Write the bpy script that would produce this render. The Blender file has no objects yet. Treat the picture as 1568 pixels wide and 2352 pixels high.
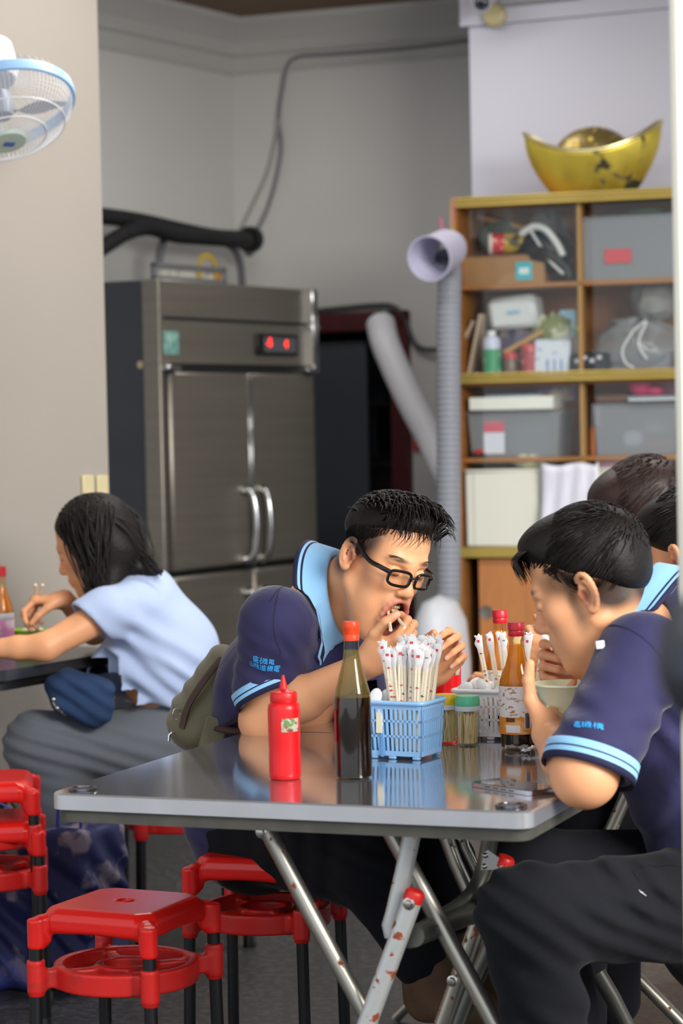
import bpy, bmesh, math, random
import numpy as np
from mathutils import Vector, Matrix
random.seed(7); np.random.seed(7)
C = bpy.context.scene
COL = C.collection

# ---------------------------------------------------------------- camera, sky, lights, exposure
FPX = 85/36*2352
PITCH, ROLL, CAM_H = .035, .021, 1.372
_c, _s = math.cos(PITCH), math.sin(PITCH)
FW = np.array([0, _c, -_s]); _r = np.array([1., 0, 0]); _u = np.array([0, _s, _c])
CR = _r*math.cos(ROLL) - _u*math.sin(ROLL)
CU = _r*math.sin(ROLL) + _u*math.cos(ROLL)
CO = np.array([0, 0, CAM_H])
cam = bpy.data.cameras.new('camera'); camo = bpy.data.objects.new('camera', cam); COL.objects.link(camo)
camo.matrix_world = Matrix(((CR[0], CU[0], -FW[0], CO[0]), (CR[1], CU[1], -FW[1], CO[1]), (CR[2], CU[2], -FW[2], CO[2]), (0, 0, 0, 1)))
cam.sensor_width = 36; cam.lens = 85; cam.clip_end = 100
cam.dof.use_dof = True; cam.dof.focus_distance = 4.75; cam.dof.aperture_fstop = 4.0
C.camera = camo

def sr(r, g=None, b=None):
    if g is None: r, g, b = [int(r[i:i+2], 16)/255 for i in (0, 2, 4)]
    return tuple((v/12.92 if v <= .04045 else ((v+.055)/1.055)**2.4) for v in (r, g, b)) + (1.,)

W = bpy.data.worlds.new('sky'); C.world = W; W.use_nodes = True
bg = W.node_tree.nodes['Background']; bg.inputs[0].default_value = sr('eef3fb'); bg.inputs[1].default_value = 1.45

def area(name, loc, target, size, size_y, power, color):
    l = bpy.data.lights.new(name, 'AREA'); l.shape = 'RECTANGLE'; l.size = size; l.size_y = size_y
    l.energy = power; l.color = color
    o = bpy.data.objects.new(name, l); COL.objects.link(o); o.location = loc
    o.rotation_euler = (Vector(target)-Vector(loc)).to_track_quat('-Z', 'Y').to_euler()
    return o
# daylight through the open shop front (behind and right of the camera) and two added overhead fill lights without fixtures
area('daylight', (3.6, .2, 3.4), (0, 5.2, .9), 3.2, 2.4, 600, (1, .96, .9))
area('fill_light', (.6, 6.7, 3.12), (.6, 6.9, 0), 2.4, .3, 62, (1, .97, .93))  # added fill, brightens the cabinet front

area('fill_light', (-.05, 9.1, 3.15), (-.05, 9.1, 0), 1.2, .3, 15, (1, .97, .93))  # second added fill, lifts the back wall; no real lamp hangs here

C.view_settings.view_transform = 'Standard'; C.view_settings.look = 'None'
C.view_settings.gamma = 1; C.view_settings.use_curve_mapping = False
C.view_settings.exposure = 0.0

# ---------------------------------------------------------------- helpers
def ray(px, py):
    d = FW*FPX + CR*(px-784) - CU*(py-1176); return d/d[1]
def P(px, py, y): return CO + ray(px, py)*y                 # point seen at a pixel, at world depth y
def Pz(px, py, z):
    r = ray(px, py); return CO + r*((z-CAM_H)/r[2])
def Pl(px, py, p0, n):
    r = ray(px, py); n = np.asarray(n, float); return CO + r*(((np.asarray(p0, float)-CO)@n)/(r@n))

MATS = {}
def nd(t, kind, **kw):
    n = t.nodes.new(kind)
    for k, v in kw.items(): setattr(n, k, v)
    return n
def mat(name, col, rough=.5, metal=0, spec=.5, var=0, vscale=8, bump=0, bscale=60, bdist=.004, trans=0, ior=1.45, alpha=1, sss=0, emit=None, estr=0, coat=0, col2=None, spots=None, sheen=0, stretch=None, attr=None, object_coords=True, thresh=(.45, .6)):
    """procedural principled material: noise colour variation (col2 / var), noise bump, optional spots (col, scale, lo, hi), optional colour attribute"""
    if name in MATS: return MATS[name]
    m = bpy.data.materials.new(name); m.use_nodes = True; t = m.node_tree; b = t.nodes['Principled BSDF']; L = t.links.new
    if isinstance(col, str): col = sr(col)
    b.inputs['Base Color'].default_value = col; b.inputs['Roughness'].default_value = rough; b.inputs['Metallic'].default_value = metal
    b.inputs['Specular IOR Level'].default_value = spec; b.inputs['IOR'].default_value = ior
    b.inputs['Transmission Weight'].default_value = trans; b.inputs['Alpha'].default_value = alpha
    if sss:
        b.inputs['Subsurface Weight'].default_value = sss; b.inputs['Subsurface Radius'].default_value = (.012, .005, .003); b.inputs['Subsurface Scale'].default_value = 1
    if coat: b.inputs['Coat Weight'].default_value = coat; b.inputs['Coat Roughness'].default_value = .08
    if sheen: b.inputs['Sheen Weight'].default_value = sheen; b.inputs['Sheen Roughness'].default_value = .4
    if emit:
        b.inputs['Emission Color'].default_value = sr(emit); b.inputs['Emission Strength'].default_value = estr
    tc = nd(t, 'ShaderNodeTexCoord'); src = tc.outputs['Object']
    if stretch:
        mp = nd(t, 'ShaderNodeMapping'); mp.inputs['Scale'].default_value = stretch; L(src, mp.inputs[0]); src = mp.outputs[0]
    cur = None
    if attr:
        a = nd(t, 'ShaderNodeAttribute', attribute_name=attr); cur = a.outputs['Color']
    if var or col2:
        n = nd(t, 'ShaderNodeTexNoise'); n.inputs['Scale'].default_value = vscale; n.inputs['Detail'].default_value = 5; L(src, n.inputs['Vector'])
        r = nd(t, 'ShaderNodeMapRange'); r.inputs[1].default_value = thresh[0] if col2 else .3; r.inputs[2].default_value = thresh[1] if col2 else .7; L(n.outputs[0], r.inputs[0])
        if col2:
            mx = nd(t, 'ShaderNodeMix', data_type='RGBA'); mx.inputs[7].default_value = sr(col2) if isinstance(col2, str) else col2
            mx.inputs[6].default_value = col
            if cur: L(cur, mx.inputs[6])
            L(r.outputs[0], mx.inputs[0]); cur = mx.outputs[2]
        else:
            r.inputs[3].default_value = 1-var; r.inputs[4].default_value = 1+var
            mx = nd(t, 'ShaderNodeMix', data_type='RGBA', blend_type='MULTIPLY'); mx.inputs[0].default_value = 1; mx.inputs[6].default_value = col
            if cur: L(cur, mx.inputs[6])
            L(r.outputs[0], mx.inputs[7]); cur = mx.outputs[2]
    if spots:
        n = nd(t, 'ShaderNodeTexNoise'); n.inputs['Scale'].default_value = spots[1]; n.inputs['Detail'].default_value = 3; L(tc.outputs['Object'], n.inputs['Vector'])
        r = nd(t, 'ShaderNodeMapRange'); r.inputs[1].default_value = spots[2]; r.inputs[2].default_value = spots[3]; L(n.outputs[0], r.inputs[0])
        mx = nd(t, 'ShaderNodeMix', data_type='RGBA'); mx.inputs[6].default_value = col; mx.inputs[7].default_value = sr(spots[0])
        if cur: L(cur, mx.inputs[6])
        L(r.outputs[0], mx.inputs[0]); cur = mx.outputs[2]
        if metal:
            iv = nd(t, 'ShaderNodeMath', operation='SUBTRACT'); iv.inputs[0].default_value = metal; L(r.outputs[0], iv.inputs[1]); L(iv.outputs[0], b.inputs['Metallic'])
            rr = nd(t, 'ShaderNodeMapRange'); rr.inputs[3].default_value = rough; rr.inputs[4].default_value = .8; L(r.outputs[0], rr.inputs[0]); L(rr.outputs[0], b.inputs['Roughness'])
    if cur: L(cur, b.inputs['Base Color'])
    if bump:
        n = nd(t, 'ShaderNodeTexNoise'); n.inputs['Scale'].default_value = bscale; n.inputs['Detail'].default_value = 4; L(src, n.inputs['Vector'])
        bp = nd(t, 'ShaderNodeBump'); bp.inputs['Strength'].default_value = bump; bp.inputs['Distance'].default_value = bdist
        L(n.outputs[0], bp.inputs['Height']); L(bp.outputs[0], b.inputs['Normal'])
    MATS[name] = m; return m

def glass(name, tint='ffffff', rough=.02, ior=1.45, mixt=.0, dcol='f2f4f8'):
    """thin clear pane or vessel wall: transparent with a fresnel gloss"""
    if name in MATS: return MATS[name]
    m = bpy.data.materials.new(name); m.use_nodes = True; t = m.node_tree; t.nodes.clear(); L = t.links.new
    o = nd(t, 'ShaderNodeOutputMaterial'); tr = nd(t, 'ShaderNodeBsdfTransparent'); tr.inputs[0].default_value = sr(tint)
    g = nd(t, 'ShaderNodeBsdfGlossy'); g.inputs['Roughness'].default_value = rough
    lw = nd(t, 'ShaderNodeLayerWeight'); lw.inputs[0].default_value = .5
    pw = nd(t, 'ShaderNodeMath', operation='POWER'); L(lw.outputs['Facing'], pw.inputs[0]); pw.inputs[1].default_value = 4
    f = nd(t, 'ShaderNodeMath', operation='MULTIPLY_ADD'); L(pw.outputs[0], f.inputs[0]); f.inputs[1].default_value = .75; f.inputs[2].default_value = ((ior-1)/(ior+1))**2
    mx = nd(t, 'ShaderNodeMixShader'); L(f.outputs[0], mx.inputs[0]); L(tr.outputs[0], mx.inputs[1]); L(g.outputs[0], mx.inputs[2])
    last = mx.outputs[0]
    if mixt:
        d = nd(t, 'ShaderNodeBsdfDiffuse'); d.inputs[0].default_value = sr(dcol)
        tl = nd(t, 'ShaderNodeBsdfTranslucent'); tl.inputs[0].default_value = sr(dcol)
        ms = nd(t, 'ShaderNodeMixShader'); ms.inputs[0].default_value = .5; L(d.outputs[0], ms.inputs[1]); L(tl.outputs[0], ms.inputs[2])
        m2 = nd(t, 'ShaderNodeMixShader'); m2.inputs[0].default_value = mixt; L(last, m2.inputs[1]); L(ms.outputs[0], m2.inputs[2]); last = m2.outputs[0]
    L(last, o.inputs[0]); MATS[name] = m; return m

def rotm(rx=0, ry=0, rz=0):
    return np.array(Matrix.Rotation(rz, 3, 'Z') @ Matrix.Rotation(ry, 3, 'Y') @ Matrix.Rotation(rx, 3, 'X'))
def unit(v): v = np.asarray(v, float); return v/np.linalg.norm(v)

class MB:
    """collects simple solids and links them as ONE mesh object"""
    def __init__(s): s.v = []; s.f = []; s.m = []; s.mi = 0
    def add(s, vs, fs):
        n = len(s.v); s.v += [tuple(map(float, p)) for p in vs]; s.f += [tuple(n+i for i in f) for f in fs]; s.m += [s.mi]*len(fs); return s
    def box(s, c, size, R=None, bev=0):
        x, y, z = [v/2 for v in size]; c = np.asarray(c, float)
        if bev and bev < min(x, y, z):
            b = bev; vs = []; idx = {}
            for sx in (-1, 1):
                for sy in (-1, 1):
                    for sz in (-1, 1):
                        for k, p in enumerate(((sx*x, sy*(y-b), sz*(z-b)), (sx*(x-b), sy*y, sz*(z-b)), (sx*(x-b), sy*(y-b), sz*z))):
                            idx[(sx, sy, sz, k)] = len(vs); vs.append(p)
            fs = []
            q = [(-1, -1), (1, -1), (1, 1), (-1, 1)]
            for sg in (-1, 1):
                for k in range(3):
                    loop = []
                    for a, d in q:
                        key = [0, 0, 0]; key[k] = sg; key[(k+1) % 3] = a; key[(k+2) % 3] = d; loop.append(idx[tuple(key)+(k,)])
                    fs.append(loop if sg > 0 else loop[::-1])
            for k in range(3):          # edge strips along axis k
                a, d = (k+1) % 3, (k+2) % 3
                for sa in (-1, 1):
                    for sd in (-1, 1):
                        def I(sk, which):
                            key = [0, 0, 0]; key[k] = sk; key[a] = sa; key[d] = sd; return idx[tuple(key)+(which,)]
                        loop = [I(-1, a), I(1, a), I(1, d), I(-1, d)]
                        fs.append(loop if sa*sd < 0 else loop[::-1])
            for sx in (-1, 1):
                for sy in (-1, 1):
                    for sz in (-1, 1):
                        loop = [idx[(sx, sy, sz, k)] for k in range(3)]
                        fs.append(loop if sx*sy*sz > 0 else loop[::-1])
            vs = np.array(vs)
        else:
            vs = np.array([(sx*x, sy*y, sz*z) for sx in (-1, 1) for sy in (-1, 1) for sz in (-1, 1)])
            fs = [(0, 1, 3, 2), (4, 6, 7, 5), (0, 4, 5, 1), (2, 3, 7, 6), (0, 2, 6, 4), (1, 5, 7, 3)]
        if R is not None: vs = vs @ np.asarray(R).T
        return s.add(vs + c, fs)
    def tube(s, pts, r, seg=10, cap=True, closed=False, flat=None):
        pts = [np.asarray(p, float) for p in pts]; n = len(pts)
        rs = r if hasattr(r, '__len__') else [r]*n
        vs = []; up = None
        for i, p in enumerate(pts):
            if closed: t = unit(pts[(i+1) % n]-pts[i-1])
            else: t = unit(pts[min(i+1, n-1)]-pts[max(i-1, 0)])
            if up is None: up = np.array([0, 0, 1.]) if abs(t[2]) < .9 else np.array([1., 0, 0])
            a = unit(np.cross(t, up)); b = np.cross(a, t); up = b
            for k in range(seg):
                th = 2*math.pi*k/seg
                vs.append(p + rs[i]*(math.cos(th)*a + (flat or 1)*math.sin(th)*b))
        fs = []
        for i in range(n if closed else n-1):
            j = (i+1) % n
            for k in range(seg):
                k2 = (k+1) % seg; fs.append((i*seg+k, i*seg+k2, j*seg+k2, j*seg+k))
        if cap and not closed: fs += [tuple(range(seg))[::-1], tuple((n-1)*seg+k for k in range(seg))]
        return s.add(vs, fs)
    def lathe(s, prof, seg=24, c=(0, 0, 0), R=None, sx=1, sy=1, a0=0, a1=None, cap=True):
        c = np.asarray(c, float); vs = []; full = a1 is None; n = seg if full else seg+1
        for r, z in prof:
            for k in range(n):
                th = 2*math.pi*k/seg if full else a0+(a1-a0)*k/seg
                vs.append((r*math.cos(th)*sx, r*math.sin(th)*sy, z))
        vs = np.array(vs)
        if R is not None: vs = vs @ np.asarray(R).T
        fs = []
        for i in range(len(prof)-1):
            for k in range(n if full else n-1):
                k2 = (k+1) % n; fs.append((i*n+k, i*n+k2, (i+1)*n+k2, (i+1)*n+k))
        if full and prof[0] != prof[-1] and cap:
            if prof[0][0] > 1e-6: fs.append(tuple(range(n))[::-1])
            if prof[-1][0] > 1e-6: fs.append(tuple((len(prof)-1)*n+k for k in range(n)))
        return s.add(vs+c, fs)
    def prism(s, poly, h0, h1, R=None, c=(0, 0, 0)):
        """2-D polygon (counter-clockwise, xy) extruded in z"""
        n = len(poly); vs = np.array([(x, y, h0) for x, y in poly] + [(x, y, h1) for x, y in poly], float)
        if R is not None: vs = vs @ np.asarray(R).T
        fs = [tuple(range(n))[::-1], tuple(range(n, 2*n))] + [(i, (i+1) % n, n+(i+1) % n, n+i) for i in range(n)]
        return s.add(vs+np.asarray(c, float), fs)
    def ell(s, c, r, seg=14, rings=9, R=None):
        prof = [(math.sin(math.pi*i/rings), -math.cos(math.pi*i/rings)) for i in range(rings+1)]
        m = MB().lathe(prof, seg); v = np.array(m.v)*np.asarray(r)
        if R is not None: v = v @ np.asarray(R).T
        return s.add(v+np.asarray(c, float), m.f)
    def build(s, name, mat=None, parent=None, smooth=True, ang=40, off=None):
        me = bpy.data.meshes.new(name); v = s.v
        if off is not None: v = [tuple(np.asarray(p)-off) for p in v]
        me.from_pydata(v, [], s.f)
        for m in (mat if isinstance(mat, (list, tuple)) else [mat]):
            if m: me.materials.append(m)
        if any(s.m): me.polygons.foreach_set('material_index', s.m)
        bm = bmesh.new(); bm.from_mesh(me); bmesh.ops.remove_doubles(bm, verts=bm.verts, dist=1e-6)
        bmesh.ops.recalc_face_normals(bm, faces=bm.faces); bm.to_mesh(me); bm.free()
        if smooth: me.shade_smooth(); me.set_sharp_from_angle(angle=math.radians(ang))
        o = bpy.data.objects.new(name, me); COL.objects.link(o)
        if parent: o.parent = parent
        return o

def tag(o, label=None, cat=None, group=None, kind=None):
    for k, v in (('label', label), ('category', cat), ('group', group), ('kind', kind)):
        if v: o[k] = v
    return o
def thing(name, label, cat, loc=(0, 0, 0), rz=0, group=None):
    o = bpy.data.objects.new(name, None); COL.objects.link(o); o.location = tuple(map(float, loc)); o.rotation_euler = (0, 0, rz)
    o.empty_display_size = .05
    return tag(o, label, cat, group)
def dup(root, loc, rz=0, label=None, rot=None, scale=None):
    r = root.copy(); COL.objects.link(r); r.location = tuple(map(float, loc)); r.rotation_euler = rot or (0, 0, rz)
    if scale: r.scale = (scale,)*3
    if label: r['label'] = label
    for ch in list(root.children):
        c = ch.copy(); COL.objects.link(c); c.parent = r
        for g in ch.children:
            d = g.copy(); COL.objects.link(d); d.parent = c
    return r
def struct(o): return tag(o, kind='structure')
def spline(pts, n=8):
    """Catmull-Rom through points"""
    p = [np.asarray(q, float) for q in pts]; p = [2*p[0]-p[1]] + p + [2*p[-1]-p[-2]]; out = []
    for i in range(1, len(p)-2):
        for k in range(n):
            t = k/n; a, b, c, d = p[i-1:i+3]
            out.append(.5*(2*b+(c-a)*t+(2*a-5*b+4*c-d)*t*t+(3*b-a-3*c+d)*t**3))
    out.append(p[-2]); return out
def text_mesh(name, body, size, mat, parent, M, extrude=.0004, align='CENTER'):
    cu = bpy.data.curves.new(name, 'FONT'); cu.body = body; cu.size = size; cu.extrude = extrude; cu.align_x = align; cu.align_y = 'CENTER'; cu.resolution_u = 3
    to = bpy.data.objects.new(name, cu); COL.objects.link(to); bpy.context.view_layer.update()
    me = bpy.data.meshes.new_from_object(to.evaluated_get(bpy.context.evaluated_depsgraph_get()))
    bpy.data.objects.remove(to); me.materials.clear(); me.materials.append(mat)
    o = bpy.data.objects.new(name, me); COL.objects.link(o)
    if parent: o.parent = parent
    o.matrix_local = M if isinstance(M, Matrix) else Matrix(M)
    return o
def frame(o, x, z):
    """4x4 matrix: text lies in x / z plane, reading along x, upright along z"""
    x = unit(x); z = np.asarray(z, float); z = unit(z - x*(z@x)); y = np.cross(x, z)      # text local X->x, Y->z, Z->-y
    n = y
    return Matrix(((x[0], z[0], n[0], o[0]), (x[1], z[1], n[1], o[1]), (x[2], z[2], n[2], o[2]), (0, 0, 0, 1)))
# ---------------------------------------------------------------- the setting
VL = np.array([math.cos(math.radians(59)), math.sin(math.radians(59)), 0])        # along the left walls, away
NL = np.array([VL[1], -VL[0], 0])                                                  # left walls face this way
VB = np.array([math.cos(math.radians(-22)), math.sin(math.radians(-22)), 0])       # along the back wall, to the right
NB = np.array([VB[1], -VB[0], 0])                                                  # back wall faces this way
Z3 = np.array([0, 0, 1.])
WALL_A = np.array([-.71, 7.4, 0]); FR_L = np.array([-.695, 9.2, 0]); WALL_C = np.array([-.463, 11.24, 0])
CEIL = 3.25
def basis(x, y): return np.array([x, y, np.cross(x, y)]).T

m_wall = mat('plaster_warm', '968f86', .75, var=.03, vscale=1.5, bump=.05, bscale=30)
m_wall2 = mat('plaster_grey', 'cac9c6', .8, var=.03, vscale=1.2, bump=.05, bscale=30)
m_white = mat('white_panel', 'c0c0cc', .55, var=.015, vscale=1)
m_ceil = mat('brown_ceiling', '7d6550', .8, var=.06, vscale=2)
m_floor = mat('terrazzo', '343436', .42, col2='4a4948', vscale=42, spots=('6d6a66', 70, .66, .72), thresh=(.47, .62))
m_trim = mat('moulding_paint', 'bdbcb8', .7)
m_maroon = mat('maroon_paint', '4f1d20', .45, var=.15, vscale=12)
m_slate = mat('slate_door', '43474f', .5, var=.08, vscale=3)
m_black = mat('black_plastic', '131314', .45)
m_cream = mat('cream_post', 'f7f3df', .6)

def slab(name, a, b, z0, z1, thick, n, m, kind=True):
    """wall slab from a to b (plan points), thickness away from its face normal n"""
    a, b = np.asarray(a, float), np.asarray(b, float); d = unit(b-a); L = np.linalg.norm(b-a)
    c = (a+b)/2 - np.asarray(n)*thick/2; c[2] = (z0+z1)/2
    o = MB().box((0, 0, 0), (L, thick, z1-z0), basis(d, np.cross(Z3, d))).build(name, m, smooth=False); o.location = tuple(c)
    return struct(o)
fl = struct(MB().box((0, 6, -.06), (16, 20, .12)).build('floor', m_floor, smooth=False))
ce = struct(MB().box((0, 8.2, CEIL+.06), (12, 10.4, .12)).build('ceiling', m_ceil, smooth=False))
slab('wall_left', WALL_A-VL*3.6, WALL_A, 0, CEIL, .3, NL, m_wall)
REC = FR_L - NL*.85; REC[2] = 0
slab('wall_recess', REC-VL*2.2, WALL_C, 0, CEIL, .2, NL, m_wall2)
# back wall in pieces around the doorway
def back(s, z=0): return WALL_C + VB*s + Z3*z
DR0, DR1, DRH = .38, 1.50, None
def s_at(px, py):
    p = Pl(px, py, WALL_C, NB); return (p-WALL_C)@VB, p[2]
DR1, DRH = s_at(941, 712); DR0 = DR1-1.02; DRB = DRH
w1 = slab('wall_back', back(-.2), back(DR0+.02), 0, CEIL, .2, NB, m_wall2)
w2 = slab('wall_back', back(DR1-.02), back(4.5), 0, CEIL, .2, NB, m_wall2)
w3 = slab('wall_back', back(DR0+.02), back(DR1-.02), DRH-.02, CEIL, .2, NB, m_wall2)
# white walled projection behind the cabinet
VW = np.array([math.cos(math.radians(-24)), math.sin(math.radians(-24)), 0]); NW = np.array([VW[1], -VW[0], 0])
WW = P(1081, 300, 9.85); WW[2] = 0
slab('wall_right', WW, WW+VW*4.5, 0, CEIL, .45, NW, m_white)
zt = Pl(1081, 62, WW, NW)[2]
tr = slab('trim_1', WW-VW*.027+NW*.03, WW+VW*4.5+NW*.03, zt, CEIL-.12, .05, NW, m_white)
# crown moulding: stepped profile on the recess wall and the back wall
def crown(name, a, b, n):
    d = unit(b-a); L = np.linalg.norm(b-a); prof = [(0, 3.005), (.012, 3.005), (.018, 3.015), (.012, 3.025), (.012, 3.085), (.03, 3.095), (.034, 3.105), (.034, 3.15), (.05, 3.17), (.075, 3.2), (.11, 3.225), (.12, CEIL), (0, CEIL)]
    m = MB(); n0 = len(prof)
    vs = [a+np.asarray(n)*u+Z3*z for u, z in prof] + [b+np.asarray(n)*u+Z3*z for u, z in prof]
    m.add(vs, [(i, (i+1) % n0, n0+(i+1) % n0, n0+i) for i in range(n0)] + [tuple(range(n0))[::-1], tuple(range(n0, 2*n0))])
    return struct(m.build(name, m_trim, ang=25))
crown('trim_2', REC-VL*2.2, WALL_C+VL*.0, NL); crown('trim_3', WALL_C-VB*.0, back(2.6), NB)

# doorway: maroon frame, slate leaf, dark room behind
dframe = MB()
for s0, s1, z0, z1 in ((DR1-.09, DR1, 0, DRH), (DR0, DR0+.09, 0, DRH), (DR0, DR1, DRH-.09, DRH)):
    dframe.box(back((s0+s1)/2, (z0+z1)/2)-NB*.04, (s1-s0, .16, z1-z0), basis(VB, -NB), .008)
struct(dframe.build('door_1', m_maroon))
sl, _ = s_at(832, 900)
lf = MB().box(back((DR0+.05+sl)/2, DRH/2-.06)-NB*.07, (sl-DR0-.05, .04, DRH-.14), basis(VB, -NB), .006)
struct(lf.build('door_2', m_slate))
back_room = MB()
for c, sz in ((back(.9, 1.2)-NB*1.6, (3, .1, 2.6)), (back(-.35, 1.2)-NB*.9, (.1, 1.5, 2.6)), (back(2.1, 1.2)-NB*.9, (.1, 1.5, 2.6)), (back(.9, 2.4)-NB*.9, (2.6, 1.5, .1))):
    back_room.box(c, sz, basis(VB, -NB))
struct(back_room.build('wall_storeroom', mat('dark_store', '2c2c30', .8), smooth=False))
# things glimpsed in the store room
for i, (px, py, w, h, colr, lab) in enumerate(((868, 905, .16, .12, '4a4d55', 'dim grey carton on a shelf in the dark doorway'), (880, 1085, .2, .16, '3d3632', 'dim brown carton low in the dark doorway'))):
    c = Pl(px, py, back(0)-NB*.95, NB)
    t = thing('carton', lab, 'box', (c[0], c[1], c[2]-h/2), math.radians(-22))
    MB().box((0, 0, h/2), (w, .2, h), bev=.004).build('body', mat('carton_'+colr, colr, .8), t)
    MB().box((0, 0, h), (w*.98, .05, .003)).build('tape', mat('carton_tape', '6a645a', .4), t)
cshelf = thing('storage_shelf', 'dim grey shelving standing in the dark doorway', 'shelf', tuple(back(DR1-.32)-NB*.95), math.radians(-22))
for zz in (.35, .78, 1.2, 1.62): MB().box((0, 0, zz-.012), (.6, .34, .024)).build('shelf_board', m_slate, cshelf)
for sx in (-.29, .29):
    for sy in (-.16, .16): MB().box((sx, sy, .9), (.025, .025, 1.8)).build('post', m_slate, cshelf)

# bright cream post at the shop front, close on the right
pl = P(1553, 1180, 3.3)
post = struct(MB().box((0, 0, 1.6), (.18, .12, 3.2), bev=.01).build('wall_front', m_cream)); post.rotation_euler = (0, 0, -.15); post.location = (pl[0]+.1, 3.36-.008, 0)
# ---------------------------------------------------------------- back of the room
m_steel = mat('fridge_steel', '8d887e', .46, metal=.78, var=.08, vscale=1.2, bump=.015, bscale=40, stretch=(1, 1, 30))
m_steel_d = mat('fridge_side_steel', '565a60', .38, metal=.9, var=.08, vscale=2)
m_chrome = mat('chrome', 'c9cacb', .18, metal=1)
m_rubber = mat('dark_gasket', '16171a', .6)
# fridge, local frame: x along its front (away), y to its back (towards the left wall), z up; front-left corner at the origin
FZ = Pl(352, 641, FR_L, NL)[2]
frg = thing('refrigerator', 'tall four-door stainless steel commercial refrigerator with red digital display', 'refrigerator', FR_L, math.radians(59))
FWD, FD = 1.1, .8
def fb(x0, x1, y0, y1, z0, z1, name, m, bev=.004, par=None):
    return MB().box(((x0+x1)/2, (y0+y1)/2, (z0+z1)/2), (x1-x0, y1-y0, z1-z0), bev=bev).build(name, m, par or frg)
def fpt(px, py, dep=0):                       # pixel -> fridge front coordinates
    p = Pl(px, py, FR_L+NL*dep, NL)-FR_L; return p@VL, p[2]
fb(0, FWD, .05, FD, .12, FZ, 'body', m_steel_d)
zp = fpt(500, 838)[1]; zc = fpt(480, 735)[1]; zmid = fpt(540, 1303)[1]; xm = fpt(558, 1000)[0]
top = fb(0, FWD, -.015, .05, zp, FZ, 'top_panel', m_steel)
fb(.0, FWD, -.019, -.014, zc-.006, zc+.006, 'panel_seam', m_rubber, .001, top)
edge = fb(FWD-.03, FWD+.012, -.05, .03, fpt(700, 850)[1], FZ, 'corner_strip', m_chrome)
fb(-.012, .015, -.03, .05, .2, FZ, 'corner_strip', m_steel)
fb(-.01, FWD, -.005, .05, zp-.03, zp, 'door_gap', m_rubber, .001)
for k, (x0, x1) in enumerate(((.045, xm-.008), (xm+.008, FWD-.005))):
    for j, (z0, z1) in enumerate(((.2, zmid-.012), (zmid+.012, zp-.032))):
        d = fb(x0, x1, -.035, .045, z0, z1, 'door', m_steel, .01)
        sgn = 1 if k == 0 else -1; hx = (x1-.055) if k == 0 else (x0+.055)
        zc0, zc1 = (fpt(550, 1285)[1], fpt(550, 1125)[1]) if j else (zmid-.45, zmid-.1)
        h = MB().tube(spline([(hx, -.035, zc1), (hx+.01*sgn, -.075, zc1-.02), (hx+.012*sgn, -.09, (zc0+zc1)/2), (hx+.01*sgn, -.075, zc0+.02), (hx, -.035, zc0)], 6), .013, 10)
        h.tube([(hx, -.034, zc1), (hx, -.05, zc1)], .02, 10).tube([(hx, -.034, zc0), (hx, -.05, zc0)], .02, 10)
        h.build('handle', m_chrome, d)
    fb(x1-.006 if k == 0 else x0-.004, x1+.004 if k == 0 else x0+.006, -.04, -.034, zmid, zp-.034, 'door_edge_strip', m_chrome, .001)
xa, z1 = fpt(576, 766); xb, z0 = fpt(672, 818)
dsp = fb(xa, xb, -.03, -.012, z0, z1, 'control_panel', m_black, .004)
fb(xa+.05, xb-.02, -.033, -.029, z0+.012, z1-.014, 'display_window', mat('display_grey', '55565c', .4), .001, dsp)
m_led = mat('red_led', '3a0505', .4, emit='ff2a1c', estr=5)
x1_, zz_ = fpt(602, 788); x2_, zy_ = fpt(641, 792)
text_mesh('display_digits', '-5', .05, m_led, dsp, frame((x1_, -.0345, zz_), (1, 0, 0), (0, 0, 1)))
text_mesh('display_digits', '4', .05, m_led, dsp, frame((x2_, -.0345, zy_), (1, 0, 0), (0, 0, 1)))
xs, zs = fpt(385, 788)
fb(xs-.05, xs+.05, -.0175, -.014, zs-.045, zs+.045, 'energy_sticker', mat('teal_sticker', '5f8f88', .5, col2='8fb3a6', vscale=30), .0005)
xk, zk = fpt(690, 752)
MB().tube([(xk, -.03, zk), (xk+.09, -.03, zk)], .01, 8).build('hinge_bolt', m_chrome, frg)
for hx in (.03, FWD-.06): fb(hx-.03, hx+.06, -.06, .0, zp-.028, zp-.008, 'hinge', m_chrome, .003)
for fx in (.06, FWD-.06):
    for fy in (.1, FD-.08): MB().lathe([(.02, 0), (.028, .01), (.018, .03), (.018, .12)], 12, (fx, fy, 0)).build('foot', m_steel_d, frg)
p = Pl(323, 838, FR_L, VL)-FR_L
MB().lathe([(.0, 0), (.016, 0), (.014, .004), (0, .005)], 14, (0, -(p@NL), p[2]), rotm(0, -math.pi/2, 0)).build('side_cap', mat('pale_cap', 'b0a184', .5), frg)

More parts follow.
